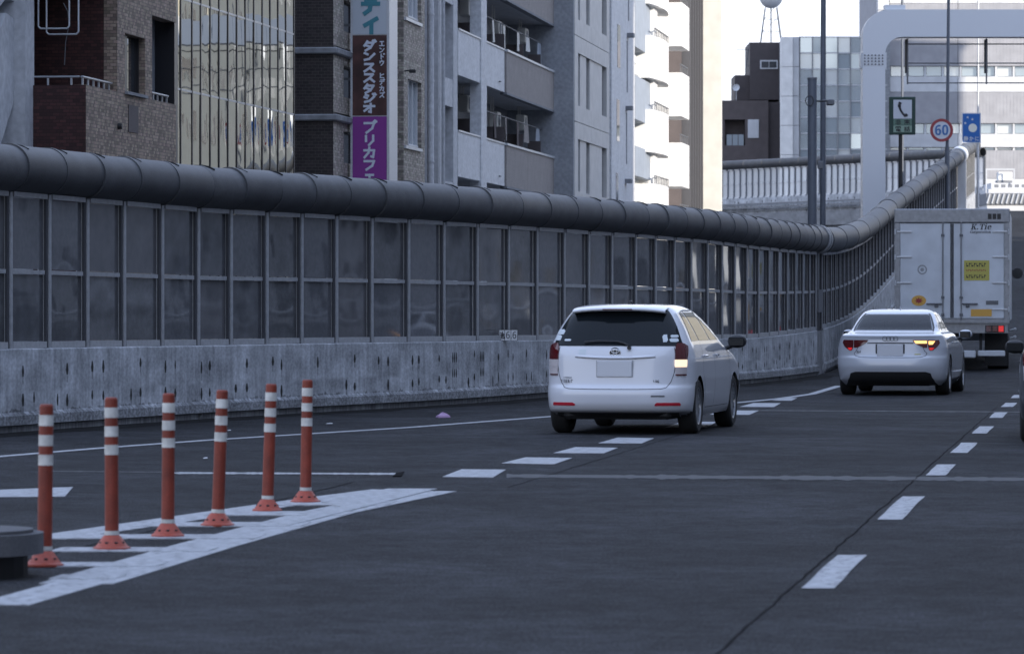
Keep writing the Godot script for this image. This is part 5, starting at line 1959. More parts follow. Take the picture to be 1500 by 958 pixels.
func build_gantry_and_poles() -> void:
	var z := 150.0
	var s := F / z
	var pxy := func(px: float, py: float) -> Vector2:
		var q := at_depth(px, py, z)
		return Vector2(q.x, q.y)
	var foot := Vector3(pxy.call(1263, 0).x, STREET, -z)
	var o := thing("portal_frame", "white steel portal frame with rounded corner spanning the expressway", "gantry", foot)
	var poly := PackedVector2Array()
	var x0: float = pxy.call(1263, 0).x
	var x1: float = pxy.call(1296, 0).x
	var xr: float = pxy.call(1800, 0).x
	var yt: float = pxy.call(0, 15).y
	var yb: float = pxy.call(0, 55).y
	poly.append(Vector2(x0, STREET))
	for k in 9:
		var a := PI - PI / 2 * k / 8.0
		poly.append(Vector2(x0 + 0.95 + 0.95 * cos(a), yt - 0.95 + 0.95 * sin(a)))
	for k in 9:
		var a := PI / 2 - PI / 2 * k / 8.0
		poly.append(Vector2(xr - 0.95 + 0.95 * cos(a), yt - 0.95 + 0.95 * sin(a)))
	poly.append(Vector2(xr, STREET))
	poly.append(Vector2(xr - (x1 - x0), STREET))
	for k in 7:
		var a := PI / 2 * k / 6.0
		poly.append(Vector2(xr - (x1 - x0) - 0.6 + 0.6 * cos(a), yb - 0.6 + 0.6 * sin(a)))
	for k in 7:
		var a := PI / 2 + PI / 2 * k / 6.0
		poly.append(Vector2(x1 + 0.6 + 0.6 * cos(a), yb - 0.6 + 0.6 * sin(a)))
	poly.append(Vector2(x1, STREET))
	var b := MB.new(); b.off = foot
	b.prism(poly, Vector3(0, 0, -z - 0.45), Vector3.RIGHT, Vector3.UP, 0.0, 0.9)
	part(o, "frame", b, M.gantry)
	for r in 4:
		for k in 6:
			b = MB.new(); b.off = foot
			var q: Vector2 = pxy.call(1266.0 + k * 5.2, 82.0 + r * 4.4)
			b.cyl(Vector3(q.x, q.y, -z + 0.45), Vector3(q.x, q.y, -z + 0.48), 0.03, 0.03, 6)
			part(o, "bolt", b, M.steel)
	b = MB.new(); b.off = foot
	var q0: Vector2 = pxy.call(1260.5, 78.0)
	var q1: Vector2 = pxy.call(1298.5, 100.0)
	b.box(Vector3(q0.x, q1.y, -z - 0.3), Vector3(q1.x, q0.y, -z + 0.3))
	part(o, "splice_plate", b, M.gantry)
	b = MB.new(); b.off = foot
	for py in [64.0, 92.0, 121.0]:
		var l: Vector2 = pxy.call(1331, py)
		var r: Vector2 = pxy.call(1620, py)
		b.cyl(Vector3(l.x, l.y, -z - 0.2), Vector3(r.x, r.y, -z - 0.2), 0.022, 0.022, 8)
	for px in [1331.0, 1447.0, 1560.0]:
		var l: Vector2 = pxy.call(px, 56)
		var r: Vector2 = pxy.call(px, 123)
		b.cyl(Vector3(l.x, l.y, -z - 0.2), Vector3(r.x, r.y, -z - 0.2), 0.03, 0.03, 8)
	part(o, "sign_frame", b, M.steel)
	for px in [1330.0, 1446.5]:
		b = MB.new(); b.off = foot
		var l: Vector2 = pxy.call(px, 57)
		b.box(Vector3(l.x - 0.06, l.y - 1.2, -z - 0.35), Vector3(l.x + 0.06, l.y, -z - 0.25))
		part(o, "hanger", b, M.black)
	b = MB.new(); b.off = foot
	var l0: Vector2 = pxy.call(1296, 15)
	var r0: Vector2 = pxy.call(1326, 8)
	b.box(Vector3(l0.x, l0.y + 0.002, -z - 0.3), Vector3(r0.x, r0.y, -z + 0.3))
	part(o, "cover_box", b, M.gantry)

	# thick post and tall lamp pole behind the barrier
	z = 106.0
	var f := Vector3((1190.5 - CX) / F * z, STREET, -z)
	o = thing("steel_post", "thick blue grey steel post standing behind the noise barrier", "post", f)
	b = MB.new(); b.off = f
	var t := at_depth(1190.5, 116, z)
	b.cyl(Vector3(f.x, STREET, f.z), t, 0.115, 0.115, 18)
	part(o, "shaft", b, M.pole)
	b = MB.new(); b.off = f
	b.lathe([[0.12, 0.0], [0.125, 0.0], [0.125, 0.04], [0.0, 0.06]], t, Vector3.UP, 18)
	part(o, "cap", b, M.steel)
	b = MB.new(); b.off = f
	var y := at_depth(0, 148, z).y
	b.cyl(Vector3(f.x, y, f.z), Vector3(f.x + 0.42, y, f.z), 0.02, 0.02, 8)
	for k in 10:
		var a := TAU * k / 10.0
		var d := TAU * (k + 1) / 10.0
		b.cyl(Vector3(f.x - 0.08 + 0.1 * cos(a), y + 0.13 * sin(a), f.z + 0.14), Vector3(f.x - 0.08 + 0.1 * cos(d), y + 0.13 * sin(d), f.z + 0.14), 0.012, 0.012, 6)
	part(o, "bracket", b, M.black)
	f = Vector3((1206.5 - CX) / F * z, STREET, -z - 0.6)
	o = thing("lamp_pole", "tall slim dark lamp pole carrying a small camera", "lamp pole", f)
	b = MB.new(); b.off = f
	b.cyl(f, Vector3(f.x + 0.06, 13.0, f.z), 0.095, 0.06, 16)
	part(o, "shaft", b, M.pole)
	b = MB.new(); b.off = f
	b.tube([Vector3(f.x + 0.06, 13.0, f.z), Vector3(f.x + 0.3, 13.8, f.z), Vector3(f.x + 1.4, 14.1, f.z)], 0.045, 10)
	b.rbox(Vector3(f.x + 1.3, 14.0, f.z - 0.12), Vector3(f.x + 1.95, 14.15, f.z + 0.12), 0.04)
	part(o, "lamp_arm", b, M.pole)
	b = MB.new(); b.off = f
	var cm := at_depth(1217, 150, z)
	b.rbox(cm + Vector3(-0.09, -0.07, -0.2), cm + Vector3(0.09, 0.07, 0.2), 0.02)
	b.cyl(cm + Vector3(-0.1, 0.05, 0), cm + Vector3(-0.2, 0.05, 0), 0.02, 0.02, 8)
	part(o, "camera", b, M.steel)
	b = MB.new(); b.off = f
	var jb := at_depth(1203, 242, z)
	b.rbox(jb + Vector3(-0.09, -0.1, 0.1), jb + Vector3(0.05, 0.1, 0.2), 0.02)
	part(o, "junction_box", b, M.steel)

	# emergency telephone sign
	z = 128.0
	s = F / z
	f = lane(-6.75, z)
	var px0 := CX + f.x / z * F
	f = Vector3(at_depth(1320, 0, z).x, rise(z), -z)
	o = thing("telephone_sign", "green framed emergency telephone sign on a dark post", "sign", f)
	b = MB.new(); b.off = f
	b.cyl(f + Vector3(0, -1.0, 0), at_depth(1320, 150, z), 0.06, 0.06, 12)
	part(o, "post", b, M.black)
	var pt := func(px: float, py: float, dz := 0.0) -> Vector3: return at_depth(px, py, z) + Vector3(0, 0, dz)
	b = MB.new(); b.off = f
	b.rbox(pt.call(1303, 197.5, -0.02), pt.call(1341.5, 142, 0.12), 0.02)
	part(o, "frame", b, M.sign_green)
	b = MB.new(); b.off = f
	b.box(pt.call(1309, 174, 0.121), pt.call(1336, 146.5, 0.126))
	var face := part(o, "panel", b, M.sign_face)
	b = MB.new(); b.off = f
	var pts := [[1319.5, 150], [1317.6, 153], [1318, 157], [1319.6, 161.5], [1322, 165.5], [1325, 169], [1327, 169.6], [1329, 167.5]]
	for i in pts.size() - 1:
		var w := 0.045 if i in [0, 1, 5, 6] else 0.032
		b.cyl(pt.call(pts[i][0], pts[i][1], 0.127), pt.call(pts[i + 1][0], pts[i + 1][1], 0.127), w, w, 8)
	part(face, "handset", b, M.ink)
	b = MB.new(); b.off = f
	b.box(pt.call(1309, 183.5, 0.121), pt.call(1336, 174.6, 0.126))
	part(o, "panel", b, mat(lin(0.12, 0.2, 0.15), 0.5))
	b = MB.new(); b.off = f
	b.box(pt.call(1309, 194, 0.121), pt.call(1336, 184, 0.126))
	var f2 := part(o, "panel", b, mat(lin(0.26, 0.36, 0.28), 0.5))
	b = MB.new(); b.off = f
	var rows := [["非", "常"], ["電", "話"]]
	for i in 2:
		for k in 2:
			stroke(b, rows[i][k], pt.call(1311.5 + k * 13.0, 182.6 + i * 10.2, 0.127), Vector3(9.0 / s, 0, 0), Vector3(0, 7.4 / s, 0), 0.85 / s, 0.004)
	part(f2, "lettering", b, M.ink)

	# speed limit sign on a tall pole
	z = 146.0
	s = F / z
	f = Vector3(at_depth(1388.5, 0, z).x, rise(z), -z)
	o = thing("speed_sign", "round red rimmed 60 speed limit sign on a tall pole", "sign", f)
	b = MB.new(); b.off = f
	b.cyl(f + Vector3(0, -1.0, 0), at_depth(1388.5, 215, z), 0.085, 0.085, 12)
	b.cyl(at_depth(1388.5, 215, z), at_depth(1391, -60, z), 0.06, 0.05, 12)
	part(o, "pole", b, M.pole)
	var c := at_depth(1379.7, 191, z) + Vector3(0, 0, 0.13)
	b = MB.new(); b.off = f
	ring(b, c, 0.0, 12.8 / s, -0.02, 0.0)
	part(o, "face", b, M.sign_face)
	b = MB.new(); b.off = f
	ring(b, c, 12.8 / s, 17.0 / s, -0.02, 0.004)
	part(o, "rim", b, M.sign_red)
	b = MB.new(); b.off = f
	b.box(c + Vector3(-0.05, -0.03, -0.1), c + Vector3(0.22, 0.03, -0.025))
	part(o, "clamp", b, M.steel)
	part_mesh(o, "digits", text_mesh("60", 15.5 / s, 0.006, true), M.sign_digit, "", Transform3D(Basis.IDENTITY.scaled(Vector3(0.92, 1.0, 1.0)), c + Vector3(0, 0, 0.006) - f))

	# blue quiet zone sign with moon and stars
	z = 158.0
	s = F / z
	f = Vector3(at_depth(1433.5, 0, z).x, rise(z), -z)
	o = thing("quiet_sign", "blue sign with moon and stars on a thin pole", "sign", f)
	b = MB.new(); b.off = f
	b.cyl(f + Vector3(0, -1.0, 0), at_depth(1433.5, 210, z), 0.05, 0.05, 10)
	b.cyl(at_depth(1433.5, 210, z), at_depth(1434.5, -60, z), 0.035, 0.03, 10)
	part(o, "pole", b, M.galv)
	pt = func(px: float, py: float, dz := 0.0) -> Vector3: return at_depth(px, py, z) + Vector3(0, 0, dz)
	b = MB.new(); b.off = f
	b.box(pt.call(1409.5, 209.5, 0.08), pt.call(1437.5, 165.5, 0.1))
	part(o, "rim", b, M.sign_face)
	b = MB.new(); b.off = f
	b.box(pt.call(1411, 208.3, 0.101), pt.call(1436, 166.8, 0.105))
	var pl := part(o, "panel", b, M.sign_blue)
	b = MB.new(); b.off = f
	ring(b, pt.call(1425.5, 187.5, 0.112), 0.0, 6.3 / s, -0.005, 0.0, 28)
	part(pl, "moon", b, M.moon)
	for st in [[1418, 172], [1425, 175], [1414.5, 180.5]]:
		b = MB.new(); b.off = f
		var sp := PackedVector2Array()
		for k in 10:
			var r := (2.3 if k % 2 == 0 else 1.0) / s
			sp.append(Vector2(r * sin(TAU * k / 10.0), r * cos(TAU * k / 10.0)))
		b.prism(sp, pt.call(st[0], st[1], 0.106), Vector3.RIGHT, Vector3.UP, 0.0, 0.005)
		part(pl, "star", b, M.sign_face)
	b = MB.new(); b.off = f
	for i in 3: stroke(b, ["静", "か", "に"][i], pt.call(1412.5 + i * 8.0, 206.5, 0.107), Vector3(6.2 / s, 0, 0), Vector3(0, 6.6 / s, 0), 0.9 / s, 0.004)
	part(pl, "lettering", b, M.sign_face)

	# two far thin poles seen through the portal
	for q in [[1322.5, 165.0, 0.07, "slim dark pole behind the telephone sign"], [1236.0, 175.0, 0.0, ""]]:
		if q[2] == 0.0: continue
		z = q[1]
		f = Vector3(at_depth(q[0], 0, z).x, STREET, -z)
		o = thing("signal_pole", q[3], "pole", f)
		b = MB.new(); b.off = f
		b.cyl(f, at_depth(q[0], -40, z), q[2], q[2] * 0.7, 10)
		part(o, "shaft", b, M.pole)
		b = MB.new(); b.off = f
		b.lathe([[0.09, 0.0], [0.09, 0.05], [0.0, 0.09]], at_depth(q[0], -40, z), Vector3.UP, 12)
		part(o, "cap", b, M.black)

# ---------------------------------------------------------------- delineator posts
func build_delineators() -> void:
	var spots := [[64.0, 833.0, 67.0, 596.0], [163.0, 808.5, 162.0, 586.0], [245.0, 790.0, 246.5, 580.0], [318.0, 774.0, 325.0, 575.0], [391.0, 752.5, 397.0, 566.0], [447.0, 739.5, 450.0, 560.0]]
	var names := ["orange delineator post right beside the rounded concrete kerb end", "second orange delineator post counted from the concrete kerb end", "third orange delineator post counted from the concrete kerb end", "leaning fourth orange delineator post counted from the concrete kerb end", "brighter topped fifth orange delineator post from the concrete kerb end", "last orange delineator post, at the tip of the painted gore"]
	for i in spots.size():
		var q: Array = spots[i]
		var p := ground(q[0], q[1] - 3.0)
		var s := F / -p.z
		var H: float = (q[1] - q[3]) / s
		var lean := atan2((q[2] - q[0]) / s, H)
		var o := thing("delineator_post", names[i], "delineator", Vector3(p.x, 0.004, p.z), Basis(Vector3.UP, rng.randf_range(-0.3, 0.3)), "orange delineator posts along the gore")
		var b := MB.new()
		# splayed rubber foot
		b.lathe([[0.118, 0.0], [0.118, 0.012], [0.1, 0.022], [0.056, 0.082], [0.05, 0.088], [0.0, 0.09]], Vector3.ZERO, Vector3.UP, 8)
		var base := part(o, "base", b, M.orange_b)
		for k in 8:
			b = MB.new()
			var a := TAU * (k + 0.5) / 8.0
			b.rbox(Vector3(-0.012, 0.036, 0.066), Vector3(0.012, 0.05, 0.083), 0.004)
			for vi in b.v.size():
				b.v[vi] = b.v[vi].rotated(Vector3.UP, a)
				b.n[vi] = b.n[vi].rotated(Vector3.UP, a)
			part(base, "bolt_recess", b, M.dark)
		var up := Vector3(sin(lean), cos(lean), 0).rotated(Vector3.UP, -o.rotation.y)
		var y0 := 0.083
		b = MB.new()
		b.lathe([[0.046, y0], [0.044, y0 + 0.02], [0.041, H - 0.012], [0.034, H], [0.0, H + 0.002]], Vector3.ZERO, up, 24)
		part(o, "tube", b, M.orange)
		for f in [[0.067, 0.134], [0.19, 0.258], [0.312, 0.378], [0.878, 0.905]]:
			b = MB.new()
			var h0: float = H * (1.0 - f[1])
			var h1: float = H * (1.0 - f[0])
			var r0 := lerpf(0.0462, 0.0425, h0 / H)
			var r1 := lerpf(0.0462, 0.0425, h1 / H)
			b.lathe([[r0 - 0.004, h0], [r0, h0], [r1, h1], [r1 - 0.004, h1]], Vector3.ZERO, up, 24)
			part(o, "reflective_band", b, M.band)

# ---------------------------------------------------------------- small things
func build_small_things() -> void:
	# kerb end at the left edge
	var p := ground(-30.0, 852.0)
	var o := thing("kerb_end", "rounded concrete kerb end of the traffic island beside the first delineator post", "kerb", Vector3(p.x, 0, p.z))
	var s := F / -p.z
	var ex := (50.0 + 30.0) / s
	for q in [[0.0, 0.13, 0.09, M.dark, "base"], [0.132, 0.25, 0.0, M.kerb, "top_slab"]]:
		var b := MB.new()
		var poly := PackedVector2Array()
		var w: float = 0.5 - q[2]
		for k in 13:
			var a := -PI / 2 + PI * k / 12.0
			poly.append(Vector2(ex - w + w * cos(a) - q[2], 0.45 + w * sin(a)))
		poly.append(Vector2(-3.0, 0.45 + w))
		poly.append(Vector2(-3.0, 0.45 - w))
		b.prism(poly, Vector3.ZERO, Vector3(1, 0, 0), Vector3(0, 0, -1), q[0], q[1])
		part(o, q[4], b, q[3])
	var bt := MB.new()
	var poly2 := PackedVector2Array()
	for k in 13:
		var a := -PI / 2 + PI * k / 12.0
		poly2.append(Vector2(ex - 0.5 + 0.44 * cos(a), 0.45 + 0.44 * sin(a)))
	poly2.append(Vector2(-3.0, 0.89))
	poly2.append(Vector2(-3.0, 0.01))
	bt.prism(poly2, Vector3.ZERO, Vector3(1, 0, 0), Vector3(0, 0, -1), 0.251, 0.27)
	part(o, "crown", bt, M.kerb)
	# distance plate on the parapet
	var px := 732.0
	var sc := table(WALL_S, px)
	var foot := Vector3((px - CX) / sc, 0, -F / sc)
	var w0 := wall_posts()
	var n := out_dir(w0[16][0], w0[17][0])
	var al := Vector3(n.z, 0, -n.x)
	var y := EYE - (491.0 - YH) / sc
	var c := foot + Vector3(0, y, 0) + n * 0.14
	var facing := Basis(Vector3(1, 0, 0), Vector3.UP, Vector3(0, 0, 1)).rotated(Vector3.UP, 0.3)
	var pl := thing("distance_plate", "small white distance plate reading 6.6 fixed on the barrier parapet", "sign", c, facing)
	var b := MB.new()
	b.rbox(Vector3(-0.155, -0.088, -0.012), Vector3(0.155, 0.088, 0.0), 0.005)
	part(pl, "plate", b, M.plate_white)
	b = MB.new()
	for q in [[-0.155, -0.148, -0.088, 0.088], [0.148, 0.155, -0.088, 0.088], [-0.148, 0.148, 0.081, 0.088], [-0.148, 0.148, -0.088, -0.081], [-0.062, -0.056, -0.081, 0.081], [0.04, 0.046, -0.081, 0.081]]:
		b.box(Vector3(q[0], q[2], 0.001), Vector3(q[1], q[3], 0.004))
	part(pl, "border", b, M.ink)
	b = MB.new()
	stroke(b, "池", Vector3(-0.142, -0.055, 0.001), Vector3(0.074, 0, 0), Vector3(0, 0.11, 0), 0.011, 0.003)
	part(pl, "lettering", b, M.ink)
	part_mesh(pl, "digits", text_mesh("6.6", 0.115, 0.004, false), M.ink, "", Transform3D(Basis.IDENTITY.scaled(Vector3(0.85, 1, 1)), Vector3(0.045, 0, 0.004)))
	b = MB.new()
	b.box(Vector3(-0.03, -0.07, -0.3), Vector3(0.03, 0.0, -0.013))
	part(pl, "bracket", b, M.steel)
	# litter
	p = ground(648, 612)
	o = thing("plastic_bag", "crumpled pink plastic bag lying against the edge line", "bag", p)
	b = MB.new()
	var g := []
	for r in 7:
		var row := []
		for k in 13:
			var a := TAU * k / 12.0
			var f := r / 6.0
			var rad := 0.075 * cos(f * PI / 2) * (1.0 + 0.35 * sin(a * 3.0 + 1.0) + 0.2 * sin(a * 5.0))
			row.append(Vector3(rad * cos(a) * 1.1, 0.004 + 0.062 * pow(f, 0.7) * (1.0 + 0.2 * sin(a * 2.0)) if r else 0.002, -rad * sin(a)))
		g.append(row)
	b.grid(g)
	part(o, "film", b, M.pink)
	for q in [[335, 632, 0.022, "tiny white scrap beside the ramp edge line behind the fourth delineator post"], [482, 622, 0.045, "white paper scrap between the ramp edge line and the barrier foot"], [300, 673, 0.025, "small white scrap on ramp asphalt between the third and fourth delineator posts"]]:
		p = ground(q[0], q[1])
		o = thing("paper_scrap", q[3], "litter", p, Basis.IDENTITY, "scraps of litter on the ramp")
		b = MB.new()
		var r: float = q[2]
		var v := [Vector3(-r, 0.01, r * 0.6), Vector3(r, 0.012, r * 0.5), Vector3(r * 0.8, 0.02, -r * 0.7), Vector3(-r * 0.7, 0.016, -r * 0.5)]
		b.quad(v[0], v[1], v[2], v[3])
		b.tri(v[0], v[1], Vector3(r * 0.2, 0.022, 0))
		b.tri(v[1], v[2], Vector3(r * 0.2, 0.022, 0))
		b.tri(v[2], v[3], Vector3(r * 0.2, 0.022, 0))
		b.tri(v[3], v[0], Vector3(r * 0.2, 0.022, 0))
		part(o, "paper", b, M.litter)

# ---------------------------------------------------------------- car bodies
# a body is a stack of level outlines; each has a half width w, a rear end r and a front end f (metres from the rear bumper), and rounded corners
class Shell:
	var tw := []
	var tr := []
	var tf := []
	var tl := []     # corner length at the rear
	var lf := 0.7
	var p := 3.0
	var axle := 0.84
	static func pch(t: Array, x: float) -> float:     # monotone cubic through [x, y] pairs
		var nn := t.size()
		if x <= t[0][0]: return t[0][1]
		if x >= t[nn - 1][0]: return t[nn - 1][1]
		var i := 0
		while t[i + 1][0] < x: i += 1
		var h: float = t[i + 1][0] - t[i][0]
		var d: float = (t[i + 1][1] - t[i][1]) / h
		var m0 := d
		var m1 := d
		if i > 0:
			var dp: float = (t[i][1] - t[i - 1][1]) / (t[i][0] - t[i - 1][0])
			m0 = 0.0 if dp * d <= 0.0 else 2.0 * dp * d / (dp + d)
		if i < nn - 2:
			var dn: float = (t[i + 2][1] - t[i + 1][1]) / (t[i + 2][0] - t[i + 1][0])
			m1 = 0.0 if dn * d <= 0.0 else 2.0 * dn * d / (dn + d)
		var s: float = (x - t[i][0]) / h
		var s2 := s * s
		var s3 := s2 * s
		return t[i][1] * (2 * s3 - 3 * s2 + 1) + h * m0 * (s3 - 2 * s2 + s) + t[i + 1][1] * (-2 * s3 + 3 * s2) + h * m1 * (s3 - s2)
	func dims(y: float) -> Array:
		var r := pch(tr, y)
		var f := pch(tf, y)
		var l := minf(pch(tl, y), 0.45 * (f - r))
		return [pch(tw, y), r, f, l, minf(lf, 0.45 * (f - r))]
	# u: 0 at the middle of the tail, 1 at the end of the rear corner, then metres along the flank, then 1 more round the front corner
	func at(u: float, y: float) -> Vector3:
		var q := dims(y)
		var sg := signf(u) if u != 0.0 else 1.0
		var a := absf(u)
		var x: float
		var d: float
		var flank: float = q[2] - q[1] - q[3] - q[4]
		if a <= 1.0:
			x = q[0] * pow(sin(a * PI / 2), 2.0 / p)
			d = q[1] + q[3] * (1.0 - pow(cos(a * PI / 2), 2.0 / p))
		elif a <= 1.0 + flank:
			x = q[0]
			d = q[1] + q[3] + a - 1.0
		else:
			var t := clampf(a - 1.0 - flank, 0.0, 1.0)
			x = q[0] * pow(cos(t * PI / 2), 2.0 / p)
			d = q[2] - q[4] * (1.0 - pow(sin(t * PI / 2), 2.0 / p))
		return Vector3(sg * x, y, axle - d)
	func ux(x: float, y: float) -> float:
		var q := dims(y)
		return signf(x) * asin(pow(clampf(absf(x) / q[0], 0.0, 1.0), p / 2.0)) * 2.0 / PI
	func ud(d: float, y: float) -> float:
		var q := dims(y)
		if d < q[1] + q[3]:
			var k: float = clampf(1.0 - (d - q[1]) / q[3], 0.0, 1.0)
			return acos(pow(k, p / 2.0)) * 2.0 / PI
		if d <= q[2] - q[4]: return 1.0 + d - q[1] - q[3]
		var flank: float = q[2] - q[1] - q[3] - q[4]
		var k2: float = clampf(1.0 - (q[2] - d) / q[4], 0.0, 1.0)
		return 1.0 + flank + asin(pow(k2, p / 2.0)) * 2.0 / PI
	func out(u: float, y: float) -> Vector3:
		var e := 0.004
		var a := at(u + e, y) - at(u - e, y)
		var b := at(u, y + e) - at(u, y - e)
		var nn := a.cross(b)
		if nn.length_squared() < 1e-18: return Vector3.UP
		nn = nn.normalized()
		return nn
	# a panel lying on the shell: rows of [y, u0, u1], lifted by off with a skirt
	func patch(rows: Array, nx: int, off: float, sub := 3) -> MB:
		var b := MB.new()
		var g := []
		var rr := []
		for i in rows.size() - 1:
			for k in sub:
				var f := float(k) / sub
				rr.append([lerpf(rows[i][0], rows[i + 1][0], f), lerpf(rows[i][1], rows[i + 1][1], f), lerpf(rows[i][2], rows[i + 1][2], f)])
		rr.append(rows[-1])
		for r in rr:
			var row := []
			for k in nx + 1:
				var u := lerpf(r[1], r[2], float(k) / nx)
				row.append(at(u, r[0]) + out(u, r[0]) * off)
			g.append(row)
		b.grid(g)
		# skirt
		var rim := []
		for k in nx + 1: rim.append([0, k])
		for i in range(1, rr.size()): rim.append([i, nx])
		for k in range(nx - 1, -1, -1): rim.append([rr.size() - 1, k])
		for i in range(rr.size() - 2, -1, -1): rim.append([i, 0])
		for i in rim.size() - 1:
			var a: Vector3 = g[rim[i][0]][rim[i][1]]
			var c: Vector3 = g[rim[i + 1][0]][rim[i + 1][1]]
			var na := out(lerpf(rr[rim[i][0]][1], rr[rim[i][0]][2], float(rim[i][1]) / nx), rr[rim[i][0]][0])
			var nc := out(lerpf(rr[rim[i + 1][0]][1], rr[rim[i + 1][0]][2], float(rim[i + 1][1]) / nx), rr[rim[i + 1][0]][0])
			b.quad(a - na * (off + 0.006), c - nc * (off + 0.006), c, a)
		return b
	# a narrow strip following points [u, y] on the shell
	func line(pts: Array, w: float, off: float, seg := 6) -> MB:
		var b := MB.new()
		var L := []
		var R := []
		var path := []
		for i in pts.size() - 1:
			for k in seg: path.append([lerpf(pts[i][0], pts[i + 1][0], float(k) / seg), lerpf(pts[i][1], pts[i + 1][1], float(k) / seg)])
		path.append(pts[-1])
		for i in path.size():
			var a: Array = path[maxi(0, i - 1)]
			var c: Array = path[mini(path.size() - 1, i + 1)]
			var d := (at(c[0], c[1]) - at(a[0], a[1])).normalized()
			var nn := out(path[i][0], path[i][1])
			var s := nn.cross(d).normalized() * w / 2.0
			var o := at(path[i][0], path[i][1]) + nn * off
			L.append(o + s)
			R.append(o - s)
		for i in L.size() - 1: b.quad(R[i], R[i + 1], L[i + 1], L[i])
		return b
	# the skin itself; arches are [d, radius] circles cut from the flanks, holes are callables (u, y) -> bool
	func skin(y0: float, y1: float, ny: int, arches: Array, hole: Callable, inset := 0.0) -> MB:
		var b := MB.new()
		var us := []
		for i in 21: us.append([0, i / 20.0])
		for i in range(1, 160): us.append([1, i / 160.0])
		for i in 17: us.append([2, i / 16.0])
		var full := []
		for i in range(us.size() - 1, 0, -1): full.append([-1, us[i]])
		for i in us.size(): full.append([1, us[i]])
		var g := []
		var skip := {}
		for j in ny + 1:
			var v := float(j) / ny
			var y := lerpf(y0, y1, 1.0 - (1.0 - v) * (1.0 - v) * 0.35 - (1.0 - v) * 0.65)
			if j == ny: y = y1
			var q := dims(y)
			var flank: float = q[2] - q[1] - q[3] - q[4]
			var row := []
			for k in full.size():
				var e: Array = full[k][1]
				var u: float = e[1] if e[0] == 0 else (1.0 + flank * e[1] if e[0] == 1 else 1.0 + flank + e[1])
				u *= full[k][0]
				var P := at(u, y)
				if inset > 0.0: P -= out(u, y) * inset
				for ar in arches:
					var zz: float = P.z - (axle - ar[0])
					var dist := Vector2(zz, P.y - ar[2]).length()
					if dist < ar[1] and absf(P.x) > 0.4:
						if dist > ar[1] - 0.035 and P.y > 0.2:
							var s: float = ar[1] / dist
							P.z = (axle - ar[0]) + zz * s
							P.y = ar[2] + (P.y - ar[2]) * s
						else:
							for dj in [0, -1]:
								for dk in [0, -1]:
									skip[(j + dj) * 4096 + k + dk] = true
				if hole.is_valid() and hole.call(u, y):
					for dj in [0, -1]:
						for dk in [0, -1]:
							skip[(j + dj) * 4096 + k + dk] = true
				row.append(P)
			g.append(row)
		b.grid(g, false, skip)
		# close the roof
		var top: Array = g[ny]
		var c := Vector3.ZERO
		for P in top: c += P
		c /= top.size()
		c.y = top[0].y + 0.004
		for k in top.size() - 1: b.quadn([top[k], top[k + 1], c, c], [Vector3.UP, Vector3.UP, Vector3.UP, Vector3.UP])
		return b

func wheel(parent: Node3D, at: Vector3, r: float, w: float, side: float, spokes: int) -> void:
	var o := Node3D.new()
	var key := str(parent.get_instance_id()) + "/wheel"
	var k: int = taken.get(key, 0)
	taken[key] = k + 1
	o.name = "wheel" if k == 0 else "wheel_%03d" % k
	o.position = at
	parent.add_child(o, true)
	var ax := Vector3(side, 0, 0)
	var b := MB.new()
	var h := w / 2.0
	b.lathe([[r * 0.66, -h], [r * 0.9, -h - 0.004], [r * 0.975, -h * 0.86], [r, -h * 0.6], [r, h * 0.6], [r * 0.975, h * 0.86], [r * 0.9, h + 0.004], [r * 0.68, h], [r * 0.66, h * 0.8]], Vector3.ZERO, ax, 40)
	for g in [-0.35, 0.0, 0.35]: pass
	part(o, "tyre", b, M.rubber)
	b = MB.new()
	b.lathe([[0.0, h * 0.2], [r * 0.6, h * 0.2], [r * 0.62, h * 0.9], [r * 0.68, h * 0.98], [r * 0.68, h * 0.8]], Vector3.ZERO, ax, 36)
	b.lathe([[r * 0.15, h * 0.2], [r * 0.14, h * 0.75], [0.0, h * 0.8]], Vector3.ZERO, ax, 20)
	for i in spokes:
		var a := TAU * i / spokes
		var d := Vector3(0, cos(a), sin(a))
		var t := ax.cross(d)
		var p := [d * r * 0.1, d * r * 0.64]
		var s0 := t * 0.028
		var s1 := t * 0.02
		var lo := ax * h * 0.25
		var u0 := ax * h * 0.78
		var u1 := ax * h * 0.86
		b.quad(p[0] - s0 + u0, p[0] + s0 + u0, p[1] + s1 + u1, p[1] - s1 + u1)
		b.quad(p[0] + s0 + lo, p[1] + s1 + lo, p[1] + s1 + u1, p[0] + s0 + u0)
		b.quad(p[1] - s1 + lo, p[0] - s0 + lo, p[0] - s0 + u0, p[1] - s1 + u1)
	part(o, "rim", b, M.alloy)
	b = MB.new()
	b.lathe([[0.0, h * 0.05], [r * 0.6, h * 0.05], [r * 0.6, h * 0.15], [0.0, h * 0.16]], Vector3.ZERO, ax, 24)
	part(o, "brake_disc", b, M.dark)

